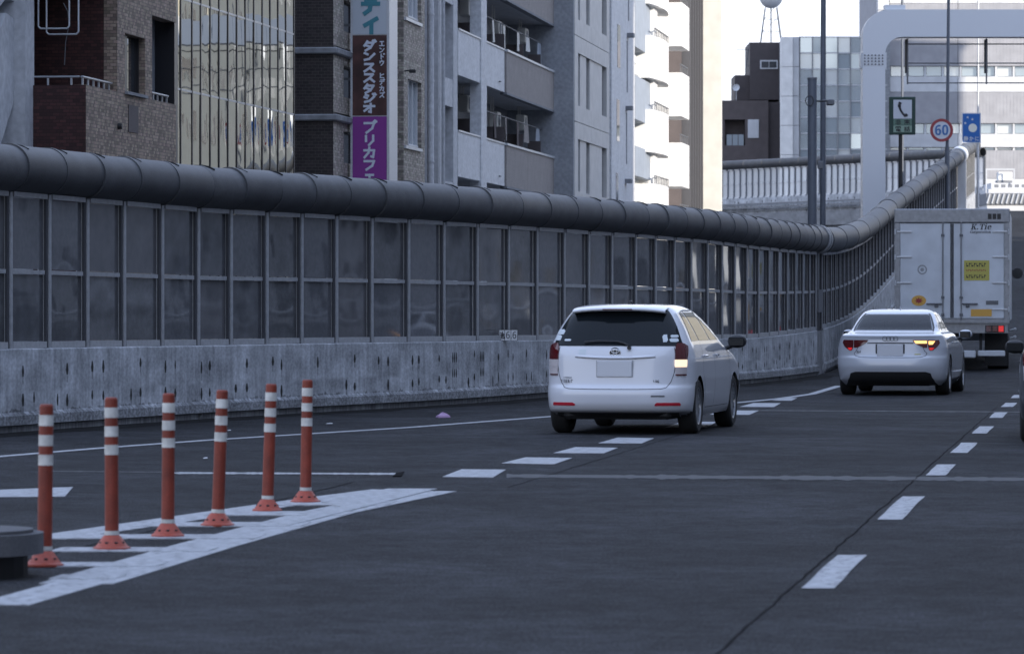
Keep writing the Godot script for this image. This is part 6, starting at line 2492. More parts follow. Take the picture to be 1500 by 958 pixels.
func mirror_part(o: Node3D, c: Vector3, side: float, m: Material) -> void:
	var g := []
	for i in 9:
		var row := []
		var a := -PI / 2 + PI * i / 8.0
		for k in 17:
			var t := TAU * k / 16.0
			var e := Vector3(signf(cos(t)) * pow(absf(cos(t)), 0.7) * cos(a) * 0.115, signf(sin(a)) * pow(absf(sin(a)), 0.8) * 0.08, signf(sin(t)) * pow(absf(sin(t)), 0.7) * cos(a) * 0.07)
			row.append(c + e)
		g.append(row)
	var b := MB.new()
	b.grid(g, true)
	var mm := part(o, "mirror", b, m)
	b = MB.new()
	b.rbox(c + Vector3(-0.09, -0.055, 0.06), c + Vector3(0.09, 0.05, 0.073), 0.006)
	part(mm, "mirror_glass", b, M.auto_glass)
	b = MB.new()
	b.cyl(c + Vector3(-side * 0.05, -0.05, -0.01), c + Vector3(-side * 0.17, -0.09, -0.02), 0.025, 0.03, 8)
	part(mm, "stalk", b, M.black)

func tub(w: float, d0: float, d1: float, y0: float, y1: float, axle: float) -> MB:
	var b := MB.new()
	b.rbox(Vector3(-w, y0, axle - d0), Vector3(w, y1, axle - d1), 0.04)
	return b

func seats(o: Node3D, rows: Array, axle: float, w: float) -> void:
	for q in rows:
		for sx in [-1.0, 1.0]:
			var b := MB.new()
			b.rbox(Vector3(sx * w - 0.24, 0.5, axle - q[0] - 0.14), Vector3(sx * w + 0.24, q[1] - 0.16, axle - q[0]), 0.06)
			b.rbox(Vector3(sx * w - 0.13, q[1] - 0.14, axle - q[0] - 0.12), Vector3(sx * w + 0.13, q[1] + 0.06, axle - q[0] - 0.02), 0.05)
			part(o, "seat", b, M.seat)

func build_wagon(called: String, label: String, at: Vector3, heading: float, paint: Material, lit: bool) -> Node3D:
	var o := thing(called, label, "car", at, Basis(Vector3.UP, -heading))
	var S := Shell.new()
	S.axle = 0.84
	S.p = 3.1
	S.tw = [[0.2, 0.79], [0.28, 0.825], [0.45, 0.845], [0.6, 0.8475], [0.8, 0.845], [0.93, 0.832], [1.0, 0.812], [1.05, 0.79], [1.2, 0.72], [1.33, 0.645], [1.4, 0.59], [1.44, 0.53], [1.465, 0.44], [1.475, 0.34]]
	S.tr = [[0.2, 0.4], [0.235, 0.2], [0.26, 0.09], [0.29, 0.05], [0.36, 0.012], [0.46, 0.0], [0.535, 0.018], [0.56, 0.045], [0.7, 0.06], [0.88, 0.075], [0.95, 0.095], [1.04, 0.14], [1.2, 0.235], [1.33, 0.33], [1.4, 0.39], [1.44, 0.45], [1.465, 0.62], [1.475, 1.1]]
	S.tf = [[0.2, 4.22], [0.3, 4.33], [0.5, 4.36], [0.65, 4.32], [0.76, 4.2], [0.85, 3.95], [0.92, 3.6], [1.0, 3.22], [1.1, 3.0], [1.2, 2.78], [1.33, 2.46], [1.41, 2.2], [1.45, 1.98], [1.475, 1.7]]
	S.tl = [[0.2, 0.5], [0.5, 0.62], [0.9, 0.55], [1.05, 0.45], [1.2, 0.4], [1.4, 0.36], [1.475, 0.3]]
	var arches := [[0.84, 0.345, 0.315], [3.44, 0.345, 0.315]]
	part(o, "body", S.skin(0.2, 1.475, 92, arches, func(_u: float, _y: float) -> bool: return false), paint)
	part(o, "underbody", tub(0.62, 0.2, 4.1, 0.17, 0.62, S.axle), M.dark)
	for sx in [-1.0, 1.0]:
		for d in [0.84, 3.44]: wheel(o, Vector3(sx * 0.735, 0.315, S.axle - d), 0.315, 0.2, sx, 10)
	# tailgate window under a spoiler
	var rw := part(o, "rear_window", S.patch([[1.0, S.ux(-0.735, 1.0), S.ux(0.735, 1.0)], [1.04, S.ux(-0.73, 1.04), S.ux(0.73, 1.04)], [1.1, S.ux(-0.705, 1.1), S.ux(0.705, 1.1)], [1.22, S.ux(-0.655, 1.22), S.ux(0.655, 1.22)], [1.34, S.ux(-0.585, 1.34), S.ux(0.585, 1.34)], [1.405, S.ux(-0.53, 1.405), S.ux(0.53, 1.405)]], 24, 0.004), M.auto_glass)
	var sp := MB.new()
	var g := []
	for k in 21:
		var f := k / 20.0 * 2.0 - 1.0
		var x := f * 0.535
		var zb := S.axle - 0.23 - 0.10 * f * f
		var yy := 1.425 - 0.03 * pow(absf(f), 3.0)
		g.append([Vector3(x, yy + 0.045, S.axle - 0.62), Vector3(x, yy + 0.032, lerpf(zb, S.axle - 0.62, 0.5)), Vector3(x, yy + 0.008, zb), Vector3(x, yy - 0.012, zb + 0.006), Vector3(x, yy - 0.03, zb - 0.012), Vector3(x, yy - 0.025, S.axle - 0.5)])
	sp.grid(g, true)
	part(o, "spoiler", sp, paint)
	sp = MB.new()
	sp.rbox(Vector3(-0.17, 1.407, S.axle - 0.236), Vector3(0.17, 1.421, S.axle - 0.22), 0.004)
	part(o, "brake_light", sp, M.lamp_dark)
	# wiper
	sp = MB.new()
	var wp := []
	for q in [[0.155, 0.995], [0.1, 1.02], [0.02, 1.04], [-0.2, 1.045], [-0.36, 1.03]]:
		wp.append(S.at(S.ux(q[0], q[1]), q[1]) + S.out(0.0, q[1]) * 0.03)
	sp.tube(wp, 0.011, 6)
	sp.cyl(S.at(S.ux(0.16, 0.98), 0.98), S.at(S.ux(0.16, 0.98), 0.98) + Vector3(0, 0, 0.05), 0.024, 0.018, 12)
	part(o, "wiper", sp, M.black)
	# tailgate outline, crease and plate recess
	var sg := [[0.655, 0.99], [0.665, 0.95], [0.675, 0.8], [0.66, 0.69], [0.63, 0.6], [0.585, 0.535], [0.53, 0.52], [0.3, 0.515], [0.0, 0.514]]
	for sx in [-1.0, 1.0]:
		var pts := []
		for q in sg: pts.append([S.ux(sx * q[0], q[1]), q[1]])
		part(o, "panel_gap", S.line(pts, 0.007, 0.0022), M.seam)
	var cr := []
	for q in [[-0.46, 0.875], [-0.25, 0.862], [0.0, 0.858], [0.25, 0.862], [0.46, 0.875]]: cr.append([S.ux(q[0], q[1]), q[1]])
	sp = MB.new()
	var bar := []
	for i in 21:
		var x := lerpf(-0.46, 0.46, i / 20.0)
		var yy := 0.86 + 0.018 * pow(x / 0.46, 2)
		var c := S.at(S.ux(x, yy), yy)
		var th := 0.022 * (1.0 - pow(absf(x / 0.47), 4))
		bar.append([c + Vector3(0, 0.03, -0.004), c + Vector3(0, 0.012, th), c + Vector3(0, 0.0, th), c + Vector3(0, -0.006, -0.004)])
	sp.grid(bar, true)
	part(o, "garnish", sp, paint)
	part(o, "panel_gap", S.line(cr, 0.011, 0.0022), M.seam)
	sp = MB.new()
	var pc := S.at(0.0, 0.74)
	sp.rbox(Vector3(-0.212, 0.648, pc.z + 0.0), Vector3(0.212, 0.842, pc.z + 0.006), 0.003)
	part(o, "plate_recess", sp, M.recess)
	sp = MB.new()
	sp.rbox(Vector3(-0.2, 0.655, pc.z + 0.004), Vector3(0.2, 0.835, pc.z + 0.022), 0.005)
	part(o, "licence_plate", sp, M.plate)
	# emblem: three ovals
	var em := MB.new()
	var ec := S.at(0.0, 0.925) + Vector3(0, 0, 0.006)
	for q in [[0.062, 0.042, 0.0, 0.0], [0.02, 0.04, 0.0, 0.0], [0.042, 0.018, 0.0, 0.016]]:
		for k in 20:
			var a := TAU * k / 20.0
			var d := TAU * (k + 1) / 20.0
			em.cyl(ec + Vector3(q[0] * cos(a) + q[2], q[1] * sin(a) + q[3], 0), ec + Vector3(q[0] * cos(d) + q[2], q[1] * sin(d) + q[3], 0), 0.006, 0.006, 6)
	part(o, "emblem", em, M.chrome)
	em = MB.new()
	em.lathe([[0.0, -0.004], [0.06, -0.004], [0.06, -0.001], [0.0, 0.0]], ec, Vector3(0, 0, 1), 20)
	part(o, "emblem_back", em, M.black)
	if lit:
		var yb: float = 0.605
		var q0 := S.at(S.ux(-0.52, yb), yb) + Vector3(0, 0, 0.006)
		part_mesh(o, "badge", text_mesh("FIELDER", 0.036, 0.004, true), M.steel, "", Transform3D(Basis.IDENTITY.scaled(Vector3(1.15, 1, 1)), q0))
		part_mesh(o, "badge", text_mesh("COROLLA", 0.016, 0.004, true), M.steel, "", Transform3D(Basis.IDENTITY, q0 + Vector3(-0.03, 0.04, 0)))
		q0 = S.at(S.ux(0.47, yb), yb) + Vector3(0, 0, 0.006)
		part_mesh(o, "badge", text_mesh("1.5G", 0.026, 0.004, true), M.black, "", Transform3D(Basis.IDENTITY, q0))
		q0 = S.at(S.ux(0.5, 0.44), 0.44) + Vector3(0, 0, 0.006)
		part(o, "bumper_sticker", S.patch([[0.43, S.ux(0.42, 0.43), S.ux(0.57, 0.43)], [0.447, S.ux(0.42, 0.447), S.ux(0.57, 0.447)]], 6, 0.003), M.steel)
		part(o, "sticker", S.patch([[0.885, S.ux(-0.42, 0.885), S.ux(-0.335, 0.885)], [0.965, S.ux(-0.42, 0.965), S.ux(-0.335, 0.965)]], 4, 0.003), M.sticker)
		for q in [[-0.66, 1.155, 0.045, 0.028], [-0.685, 1.09, 0.036, 0.03], [-0.565, 1.065, 0.04, 0.011], [0.55, 1.085, 0.026, 0.042], [0.645, 1.11, 0.04, 0.014], [0.645, 1.065, 0.045, 0.02]]:
			part(rw, "sticker", S.patch([[q[1] - q[3], S.ux(q[0] - q[2] * 0.7, q[1] - q[3]), S.ux(q[0] + q[2] * 0.7, q[1] - q[3])], [q[1] - q[3] * 0.5, S.ux(q[0] - q[2], q[1]), S.ux(q[0] + q[2], q[1])], [q[1] + q[3] * 0.5, S.ux(q[0] - q[2], q[1]), S.ux(q[0] + q[2], q[1])], [q[1] + q[3], S.ux(q[0] - q[2] * 0.7, q[1] + q[3]), S.ux(q[0] + q[2] * 0.7, q[1] + q[3])]], 4, 0.008), M.sticker)
	# tail lamps, reflectors, bumper underside
	for sx in [-1.0, 1.0]:
		var top := [[0.85, S.ux(sx * 0.668, 0.85), sx * S.ud(0.30, 0.85)], [0.95, S.ux(sx * 0.665, 0.95), sx * S.ud(0.34, 0.95)], [1.0, S.ux(sx * 0.668, 1.0), sx * S.ud(0.36, 1.0)], [1.03, S.ux(sx * 0.68, 1.03), sx * S.ud(0.31, 1.03)]]
		var low := [[0.685, S.ux(sx * 0.675, 0.685), sx * S.ud(0.285, 0.685)], [0.75, S.ux(sx * 0.67, 0.75), sx * S.ud(0.29, 0.75)], [0.846, S.ux(sx * 0.668, 0.846), sx * S.ud(0.298, 0.846)]]
		if sx < 0.0:
			for r in top + low:
				var t: float = r[1]
				r[1] = r[2]
				r[2] = t
		var lamp := part(o, "tail_lamp", S.patch(top, 10, 0.014), M.lamp_dark)
		var mid := [0.765, lerpf(low[1][1], low[2][1], 0.15), lerpf(low[1][2], low[2][2], 0.15)]
		part(lamp, "turn_lens", S.patch([mid, low[2]], 10, 0.013), M.lamp_on if (lit and sx > 0.0) else M.lamp_clear)
		part(lamp, "reverse_lens", S.patch([low[0], low[1], [0.761, mid[1], mid[2]]], 10, 0.013), M.lamp_clear)
		var base := [[0.67, low[0][1], low[0][2]], [0.683, low[0][1], low[0][2]]]
		part(lamp, "bezel", S.patch(base, 8, 0.012), M.lamp_dark)
		var a := S.ux(sx * 0.46, 0.35)
		var c := S.ux(sx * 0.73, 0.35)
		var rows := [[0.33, minf(a, c), maxf(a, c)], [0.345, minf(a, c) - 0.0, maxf(a, c) + 0.01], [0.365, minf(a, c) + 0.02, maxf(a, c) - 0.02]]
		part(o, "reflector", S.patch(rows, 8, 0.005), M.reflector)
		# side glass
		for q in [[[0.6, 1.08], [0.78, 0.95]], [[1.14, 1.86], [1.06, 1.66]], [[1.93, 2.95], [1.74, 2.30]]]:
			var rws := []
			for f in [0.0, 0.35, 0.7, 0.92, 1.0]:
				var y := lerpf(1.055, 1.385, f)
				var d0 := lerpf(q[0][0], q[1][0], f)
				var d1 := lerpf(q[0][1], q[1][1], f)
				if f == 1.0 and q[0][0] < 1.0: d0 += 0.05
				var u0: float = sx * S.ud(d0, y)
				var u1: float = sx * S.ud(d1, y)
				rws.append([y, minf(u0, u1), maxf(u0, u1)])
			part(o, "side_window", S.patch(rws, 10, 0.004), M.auto_glass)
		var gl := []
		for q in [[2.98, 1.05], [2.4, 1.37], [2.2, 1.395], [1.2, 1.4], [0.9, 1.385]]: gl.append([sx * S.ud(q[0], q[1]), q[1]])
		part(o, "window_trim", S.line(gl, 0.016, 0.005), M.black)
		for gp in [[[1.1, 1.03], [1.1, 0.7], [1.22, 0.55], [1.28, 0.3]], [[1.9, 1.04], [1.9, 0.3]], [[3.0, 1.0], [3.05, 0.8], [3.06, 0.35]], [[1.28, 0.29], [3.0, 0.29]]]:
			var pts := []
			for q in gp: pts.append([sx * S.ud(q[0], q[1]), q[1]])
			part(o, "panel_gap", S.line(pts, 0.007, 0.0022), M.seam)
		for d in [1.25, 2.1]:
			var h := S.at(sx * S.ud(d, 0.88), 0.88)
			var hb := MB.new()
			hb.rbox(h + Vector3(-0.012, -0.014, -0.1), h + Vector3(0.012, 0.014, 0.1), 0.01)
			hb.off = Vector3(-sx * 0.018, 0, 0)
			part(o, "door_handle", hb, paint)
		mirror_part(o, Vector3(sx * 0.955, 1.03, S.axle - 2.95), sx, M.black)
	var va := MB.new()
	var vg := []
	for k in 21:
		var x := lerpf(-0.7, 0.7, k / 20.0)
		var c := S.at(S.ux(x, 0.25), 0.25)
		vg.append([c + Vector3(0, 0.02, 0.004), c + Vector3(0, -0.04, -0.04), c + Vector3(0, -0.06, -0.2)])
	va.grid(vg, true)
	part(o, "valance", va, M.dark)
	va = MB.new()
	va.cyl(Vector3(0.45, 0.2, S.axle - 0.25), Vector3(0.45, 0.21, S.axle - 0.5), 0.028, 0.028, 12)
	part(o, "exhaust", va, M.steel)
	va = MB.new()
	va.lathe([[0.035, 0.0], [0.025, 0.03], [0.0, 0.04]], Vector3(0.02, 1.472, S.axle - 0.95), Vector3.UP, 12)
	va.rbox(Vector3(0.0, 1.478, S.axle - 1.0), Vector3(0.04, 1.515, S.axle - 0.92), 0.01)
	part(o, "antenna", va, M.black)
	return o

func build_sedan(at: Vector3, heading: float) -> void:
	var o := thing("sedan", "silver white saloon car with lit right indicator behind the box truck", "car", at, Basis(Vector3.UP, -heading))
	var S := Shell.new()
	S.axle = 1.02
	S.p = 3.0
	S.lf = 0.9
	S.tw = [[0.17, 0.8], [0.28, 0.88], [0.45, 0.908], [0.6, 0.913], [0.78, 0.908], [0.9, 0.885], [0.97, 0.855], [1.01, 0.82], [1.035, 0.775], [1.06, 0.745], [1.2, 0.685], [1.32, 0.62], [1.38, 0.565], [1.41, 0.49], [1.427, 0.36]]
	S.tr = [[0.17, 0.22], [0.26, 0.1], [0.38, 0.03], [0.5, 0.0], [0.62, 0.015], [0.66, 0.04], [0.8, 0.06], [0.93, 0.07], [0.985, 0.06], [1.0, 0.075], [1.015, 0.16], [1.035, 0.36], [1.06, 0.5], [1.2, 0.86], [1.32, 1.2], [1.38, 1.42], [1.41, 1.65], [1.427, 2.05]]
	S.tf = [[0.17, 4.5], [0.3, 4.66], [0.5, 4.7], [0.65, 4.62], [0.76, 4.4], [0.85, 4.0], [0.92, 3.55], [1.0, 3.4], [1.1, 3.2], [1.2, 2.98], [1.32, 2.72], [1.39, 2.5], [1.427, 2.25]]
	S.tl = [[0.17, 0.5], [0.5, 0.62], [0.95, 0.5], [1.03, 0.42], [1.2, 0.35], [1.427, 0.15]]
	var arches := [[1.02, 0.36, 0.325], [3.83, 0.36, 0.325]]
	var wrow := [[1.065, 0.655], [1.12, 0.65], [1.2, 0.618], [1.29, 0.572], [1.345, 0.53]]
	var hole := func(u: float, y: float) -> bool:
		if y < 1.085 or y > 1.325 or absf(u) > 1.0: return false
		return absf(S.at(u, y).x) < Shell.pch(wrow, y) - 0.035
	part(o, "body", S.skin(0.17, 1.427, 92, arches, hole), M.car_silver)
	part(o, "cabin_lining", S.skin(0.55, 1.415, 40, [], hole, 0.035), M.interior)
	part(o, "underbody", tub(0.66, 0.25, 4.4, 0.16, 0.6, S.axle), M.dark)
	for sx in [-1.0, 1.0]:
		for d in [1.02, 3.83]: wheel(o, Vector3(sx * 0.79, 0.325, S.axle - d), 0.325, 0.225, sx, 12)
	var rows := []
	for q in wrow: rows.append([q[0], S.ux(-q[1], q[0]), S.ux(q[1], q[0])])
	part(o, "rear_window", S.patch(rows, 24, 0.004), M.auto_glass_thin)
	var fr := []
	for q in wrow: fr.append([S.ux(-q[1], q[0]), q[0]])
	for sx in [-1.0, 1.0]:
		var pts := []
		for q in wrow: pts.append([S.ux(sx * q[1], q[0]), q[0]])
		part(o, "window_trim", S.line(pts, 0.03, 0.007), M.black)
	seats(o, [[1.75, 1.17], [2.75, 1.24]], S.axle, 0.36)
	var sp := MB.new()
	sp.rbox(Vector3(-0.7, 0.95, S.axle - 0.75), Vector3(0.7, 1.02, S.axle - 1.6), 0.02)
	part(o, "parcel_shelf", sp, M.seat)
	# boot lid lines, crease, plate, rings
	for sx in [-1.0, 1.0]:
		var pts := []
		for q in [[0.5, 0.86], [0.56, 0.74], [0.6, 0.7], [0.58, 0.66], [0.5, 0.635], [0.3, 0.63], [0.0, 0.63]]: pts.append([S.ux(sx * q[0], q[1]), q[1]])
		part(o, "panel_gap", S.line(pts, 0.008, 0.0022), M.seam)
	part(o, "panel_gap", S.line([[S.ux(-0.38, 0.865), 0.865], [0.0, 0.868], [S.ux(0.38, 0.865), 0.865]], 0.018, 0.0022, 10), M.seam)
	sp = MB.new()
	var pz := S.at(0.0, 0.76).z
	sp.rbox(Vector3(-0.24, 0.64, pz), Vector3(0.24, 0.85, pz + 0.006), 0.003)
	part(o, "plate_recess", sp, M.seam)
	sp = MB.new()
	sp.rbox(Vector3(-0.215, 0.655, pz + 0.003), Vector3(0.215, 0.845, pz + 0.024), 0.005)
	part(o, "licence_plate", sp, M.plate)
	for k in 4:
		sp = MB.new()
		var c := S.at(0.0, 0.94) + Vector3(-0.09 + 0.06 * k, 0, 0.008)
		for i in 16:
			var a := TAU * i / 16.0
			var d := TAU * (i + 1) / 16.0
			sp.cyl(c + Vector3(0.037 * cos(a), 0.037 * sin(a), 0), c + Vector3(0.037 * cos(d), 0.037 * sin(d), 0), 0.0045, 0.0045, 6)
		part(o, "emblem_ring", sp, M.steel)
	part_mesh(o, "badge", text_mesh("A4", 0.045, 0.004), M.steel, "", Transform3D(Basis.IDENTITY, S.at(S.ux(-0.52, 0.72), 0.72) + Vector3(0, 0, 0.006)))
	part(o, "sticker", S.patch([[0.675, S.ux(0.4, 0.675), S.ux(0.5, 0.675)], [0.69, S.ux(0.4, 0.69), S.ux(0.5, 0.69)]], 4, 0.003), M.yellow)
	# lamps
	for sx in [-1.0, 1.0]:
		var spec := [
			["outer_lens", [[0.745, 0.64, 0.15], [0.8, 0.615, 0.2], [0.87, 0.61, 0.25], [0.918, 0.612, 0.24]]],
			["inner_lens", [[0.79, 0.55, 0.603], [0.83, 0.46, 0.603], [0.88, 0.38, 0.603], [0.918, 0.365, 0.603]]],
		]
		var lamp: Node3D = null
		for e in spec:
			var rr := []
			for q in e[1]:
				var u0: float = S.ux(sx * q[1], q[0])
				var u1: float = sx * S.ud(q[2], q[0]) if e[0] == "outer_lens" else S.ux(sx * q[2], q[0])
				rr.append([q[0], minf(u0, u1), maxf(u0, u1)])
			if lamp == null: lamp = part(o, "tail_lamp", S.patch(rr, 10, 0.008), M.lamp_dark)
			else: part(lamp, e[0], S.patch(rr, 10, 0.008), M.lamp_dark)
		var glow := [[0.842, 0.625, 0.16], [0.9, 0.62, 0.19]]
		var r1 := []
		for q in glow:
			var u0: float = S.ux(sx * q[1], q[0])
			var u1: float = sx * S.ud(q[2], q[0])
			r1.append([q[0], minf(u0, u1), maxf(u0, u1)])
		part(lamp, "turn_strip", S.patch(r1, 8, 0.011), M.lamp_amber if sx > 0.0 else M.lamp_dark)
		r1 = []
		for q in [[0.86, 0.42, 0.595], [0.905, 0.385, 0.595]]:
			var u0: float = S.ux(sx * q[1], q[0])
			var u1: float = S.ux(sx * q[2], q[0])
			r1.append([q[0], minf(u0, u1), maxf(u0, u1)])
		part(lamp, "turn_strip", S.patch(r1, 8, 0.011), M.lamp_amber if sx > 0.0 else M.lamp_dark)
		r1 = []
		for q in [[0.752, 0.645, 0.15], [0.79, 0.63, 0.17]]:
			var u0: float = S.ux(sx * q[1], q[0])
			var u1: float = sx * S.ud(q[2], q[0])
			r1.append([q[0], minf(u0, u1), maxf(u0, u1)])
		part(lamp, "tail_strip", S.patch(r1, 8, 0.011), M.lamp_red_on)
		for q in [[[1.35, 2.0], [1.55, 1.95]], [[2.08, 3.2], [2.03, 2.62]]]:
			var rws := []
			for f in [0.0, 0.35, 0.7, 1.0]:
				var y := lerpf(1.06, 1.335, f)
				var u0: float = sx * S.ud(lerpf(q[0][0], q[1][0], f), y)
				var u1: float = sx * S.ud(lerpf(q[0][1], q[1][1], f), y)
				rws.append([y, minf(u0, u1), maxf(u0, u1)])
			part(o, "side_window", S.patch(rws, 10, 0.004), M.auto_glass)
		for gp in [[[1.4, 1.02], [1.42, 0.75], [1.5, 0.55], [1.55, 0.3]], [[2.05, 1.04], [2.05, 0.3]], [[3.25, 0.98], [3.3, 0.3]]]:
			var pts := []
			for q in gp: pts.append([sx * S.ud(q[0], q[1]), q[1]])
			part(o, "panel_gap", S.line(pts, 0.008, 0.0022), M.seam)
		for d in [1.5, 2.25]:
			var h := S.at(sx * S.ud(d, 0.86), 0.86)
			var hb := MB.new()
			hb.rbox(h + Vector3(-0.012, -0.014, -0.1), h + Vector3(0.012, 0.014, 0.1), 0.01)
			hb.off = Vector3(-sx * 0.018, 0, 0)
			part(o, "door_handle", hb, M.car_silver)
		mirror_part(o, Vector3(sx * 1.0, 0.99, S.axle - 3.05), sx, M.car_silver)
	# black diffuser panel set into the bumper
	var va := S.patch([[0.171, S.ux(-0.76, 0.171), S.ux(0.76, 0.171)], [0.22, S.ux(-0.72, 0.22), S.ux(0.72, 0.22)], [0.3, S.ux(-0.68, 0.3), S.ux(0.68, 0.3)], [0.37, S.ux(-0.66, 0.37), S.ux(0.66, 0.37)], [0.395, S.ux(-0.58, 0.395), S.ux(0.58, 0.395)]], 24, 0.004)
	part(o, "diffuser", va, M.dark)
	va = MB.new()
	va.rbox(Vector3(-0.012, 1.42, S.axle - 1.95), Vector3(0.012, 1.462, S.axle - 1.82), 0.01)
	part(o, "antenna", va, M.car_silver)

func build_truck(at: Vector3, heading: float) -> void:
	var o := thing("box_truck", "white box truck with closed rear doors and yellow stickers", "truck", at, Basis(Vector3.UP, -heading))
	var W := 1.235
	var s := F / -at.z
	var X := func(px: float) -> float: return (px - 1395.5) / s
	var Y := func(py: float) -> float: return (546.0 - py) / s
	var y0: float = Y.call(468)
	var y1: float = Y.call(328)
	var yt: float = Y.call(308)
	var b := MB.new()
	b.rbox(Vector3(-W, y0 - 0.08, -8.2), Vector3(W, yt, -0.06), 0.03)
	part(o, "cargo_box", b, M.box_white)
	# rear frame
	b = MB.new()
	b.box(Vector3(-W - 0.01, y0 - 0.1, -0.057), Vector3(-W + 0.1, y1 - 0.003, 0.0))
	b.box(Vector3(W - 0.1, y0 - 0.1, -0.057), Vector3(W + 0.01, y1 - 0.003, 0.0))
	b.box(Vector3(-W + 0.103, y0 - 0.1, -0.057), Vector3(W - 0.103, y0 - 0.01, 0.0))
	part(o, "rear_frame", b, M.alu)
	b = MB.new()
	b.rbox(Vector3(-W - 0.02, y1, -0.057), Vector3(W + 0.02, yt + 0.01, 0.02), 0.02)
	part(o, "header", b, M.alu)
	b = MB.new()
	for k in 3: b.rbox(Vector3(0.78 + k * 0.1, yt - 0.22, 0.021), Vector3(0.86 + k * 0.1, yt - 0.1, 0.03), 0.01)
	part(o, "header_badge", b, M.black)
	for sx in [-1.0, 1.0]:
		b = MB.new()
		b.rbox(Vector3(sx * 0.012, y0, -0.055), Vector3(sx * (W - 0.105), y1 - 0.01, -0.012), 0.008)
		var dr := part(o, "rear_door", b, M.box_white)
		b = MB.new()
		b.box(Vector3(sx * 0.008, y0 + 0.02, -0.011), Vector3(sx * 0.035, y1 - 0.02, 0.004))
		part(dr, "door_seal", b, M.seam)
		for px in [0.2]:
			b = MB.new()
			b.cyl(Vector3(sx * px, y0 - 0.04, 0.02), Vector3(sx * px, y1 + 0.02, 0.02), 0.016, 0.016, 8)
			part(dr, "lock_bar", b, M.alu)
			for f in [0.04, 0.22, 0.87]:
				b = MB.new()
				var yy := lerpf(y0, y1, f)
				b.rbox(Vector3(sx * px - 0.035, yy - 0.03, -0.011), Vector3(sx * px + 0.035, yy + 0.03, 0.04), 0.01)
				part(dr, "bar_keeper", b, M.steel)
		b = MB.new()
		b.rbox(Vector3(sx * 0.22, y0 + 0.3, 0.0), Vector3(sx * 0.56, y0 + 0.335, 0.03), 0.01)
		b.rbox(Vector3(sx * 0.3, y0 + 0.24, -0.01), Vector3(sx * 0.38, y0 + 0.298, 0.02), 0.01)
		part(dr, "door_handle", b, M.steel)
		for py in [341.0, 378.0, 416.0, 455.0]:
			b = MB.new()
			var yy: float = Y.call(py)
			b.rbox(Vector3(sx * (W - 0.36), yy - 0.012, -0.011), Vector3(sx * (W - 0.03), yy + 0.018, 0.012), 0.005)
			b.cyl(Vector3(sx * (W + 0.0), yy - 0.06, 0.012), Vector3(sx * (W + 0.0), yy + 0.06, 0.012), 0.022, 0.022, 8)
			part(dr, "hinge", b, M.galv)
	# marks on the doors
	var zt := -0.0115
	b = MB.new()
	b.box(Vector3(X.call(1413), Y.call(412.5), zt), Vector3(X.call(1450), Y.call(383), zt + 0.004))
	var ys := part(o, "notice", b, M.yellow, "yellow notice with black and red print")
	for r in 3:
		b = MB.new()
		var n: int = [8, 11, 8][r]
		for k in n:
			var xx := lerpf(X.call(1416.5), X.call(1446), k / float(n))
			var wd: float = (X.call(1446) - X.call(1416.5)) / n * 0.72
			var yc: float = Y.call([389.5, 397.5, 406.5][r])
			var h: float = [0.042, 0.02, 0.036][r]
			b.box(Vector3(xx, yc - h, zt + 0.005), Vector3(xx + wd * 0.32, yc + h, zt + 0.007))
			b.box(Vector3(xx + wd * 0.34, yc + h * (0.3 if k % 2 else -0.9), zt + 0.005), Vector3(xx + wd, yc + h * (0.9 if k % 2 else -0.2), zt + 0.007))
		part(ys, "print", b, M.ink_red if r == 1 else M.ink)
	b = MB.new()
	b.box(Vector3(X.call(1423), Y.call(465), zt), Vector3(X.call(1453.5), Y.call(454.5), zt + 0.005))
	part(o, "marker_plate", b, M.amber, "plain orange reflective plate")
	part_mesh(o, "lettering", text_mesh("K.Tie", 0.13, 0.004, true, true), M.ink, "", Transform3D(Basis(Vector3(1, 0, 0), Vector3(0.22, 1, 0), Vector3(0, 0, 1)), Vector3(X.call(1438.5), Y.call(334), zt + 0.003)))
	part_mesh(o, "lettering", text_mesh("Corporation", 0.055, 0.004, true, true), M.ink, "", Transform3D(Basis(Vector3(1, 0, 0), Vector3(0.22, 1, 0), Vector3(0, 0, 1)), Vector3(X.call(1437), Y.call(341.5), zt + 0.003)))
	b = MB.new()
	ring(b, Vector3(X.call(1352), Y.call(396.5), zt), 0.075, 0.105, 0.0, 0.004, 28)
	ring(b, Vector3(X.call(1352), Y.call(396.5), zt), 0.0, 0.045, 0.0, 0.004, 6)
	part(o, "round_mark", b, M.steel_light)
	b = MB.new()
	var ov := PackedVector2Array()
	for k in 24: ov.append(Vector2(0.16 * cos(TAU * k / 24.0), 0.115 * sin(TAU * k / 24.0)))
	b.prism(ov, Vector3(X.call(1347), Y.call(442), zt), Vector3.RIGHT, Vector3.UP, 0.0, 0.004)
	var om := part(o, "oval_mark", b, M.amber, "oval orange yellow sticker")
	b = MB.new()
	var st := PackedVector2Array()
	for k in 16:
		var r := 0.075 if k % 2 == 0 else 0.04
		st.append(Vector2(r * 1.3 * cos(TAU * k / 16.0), r * sin(TAU * k / 16.0)))
	b.prism(st, Vector3(X.call(1347), Y.call(442), zt + 0.005), Vector3.RIGHT, Vector3.UP, 0.0, 0.002)
	part(om, "print", b, M.ink_red)
	b = MB.new()
	b.box(Vector3(X.call(1445), Y.call(448), zt), Vector3(X.call(1463), Y.call(442), zt + 0.004))
	for k in 4: b.box(Vector3(X.call(1446 + k * 4.2), Y.call(447), zt + 0.005), Vector3(X.call(1448.5 + k * 4.2), Y.call(443), zt + 0.007))
	part(o, "badge", b, M.steel)
	# chassis, lamps, bumper, wheels
	b = MB.new()
	b.rbox(Vector3(-0.42, 0.75, -8.0), Vector3(0.42, y0 - 0.12, -0.25), 0.02)
	part(o, "chassis", b, M.dark)
	b = MB.new()
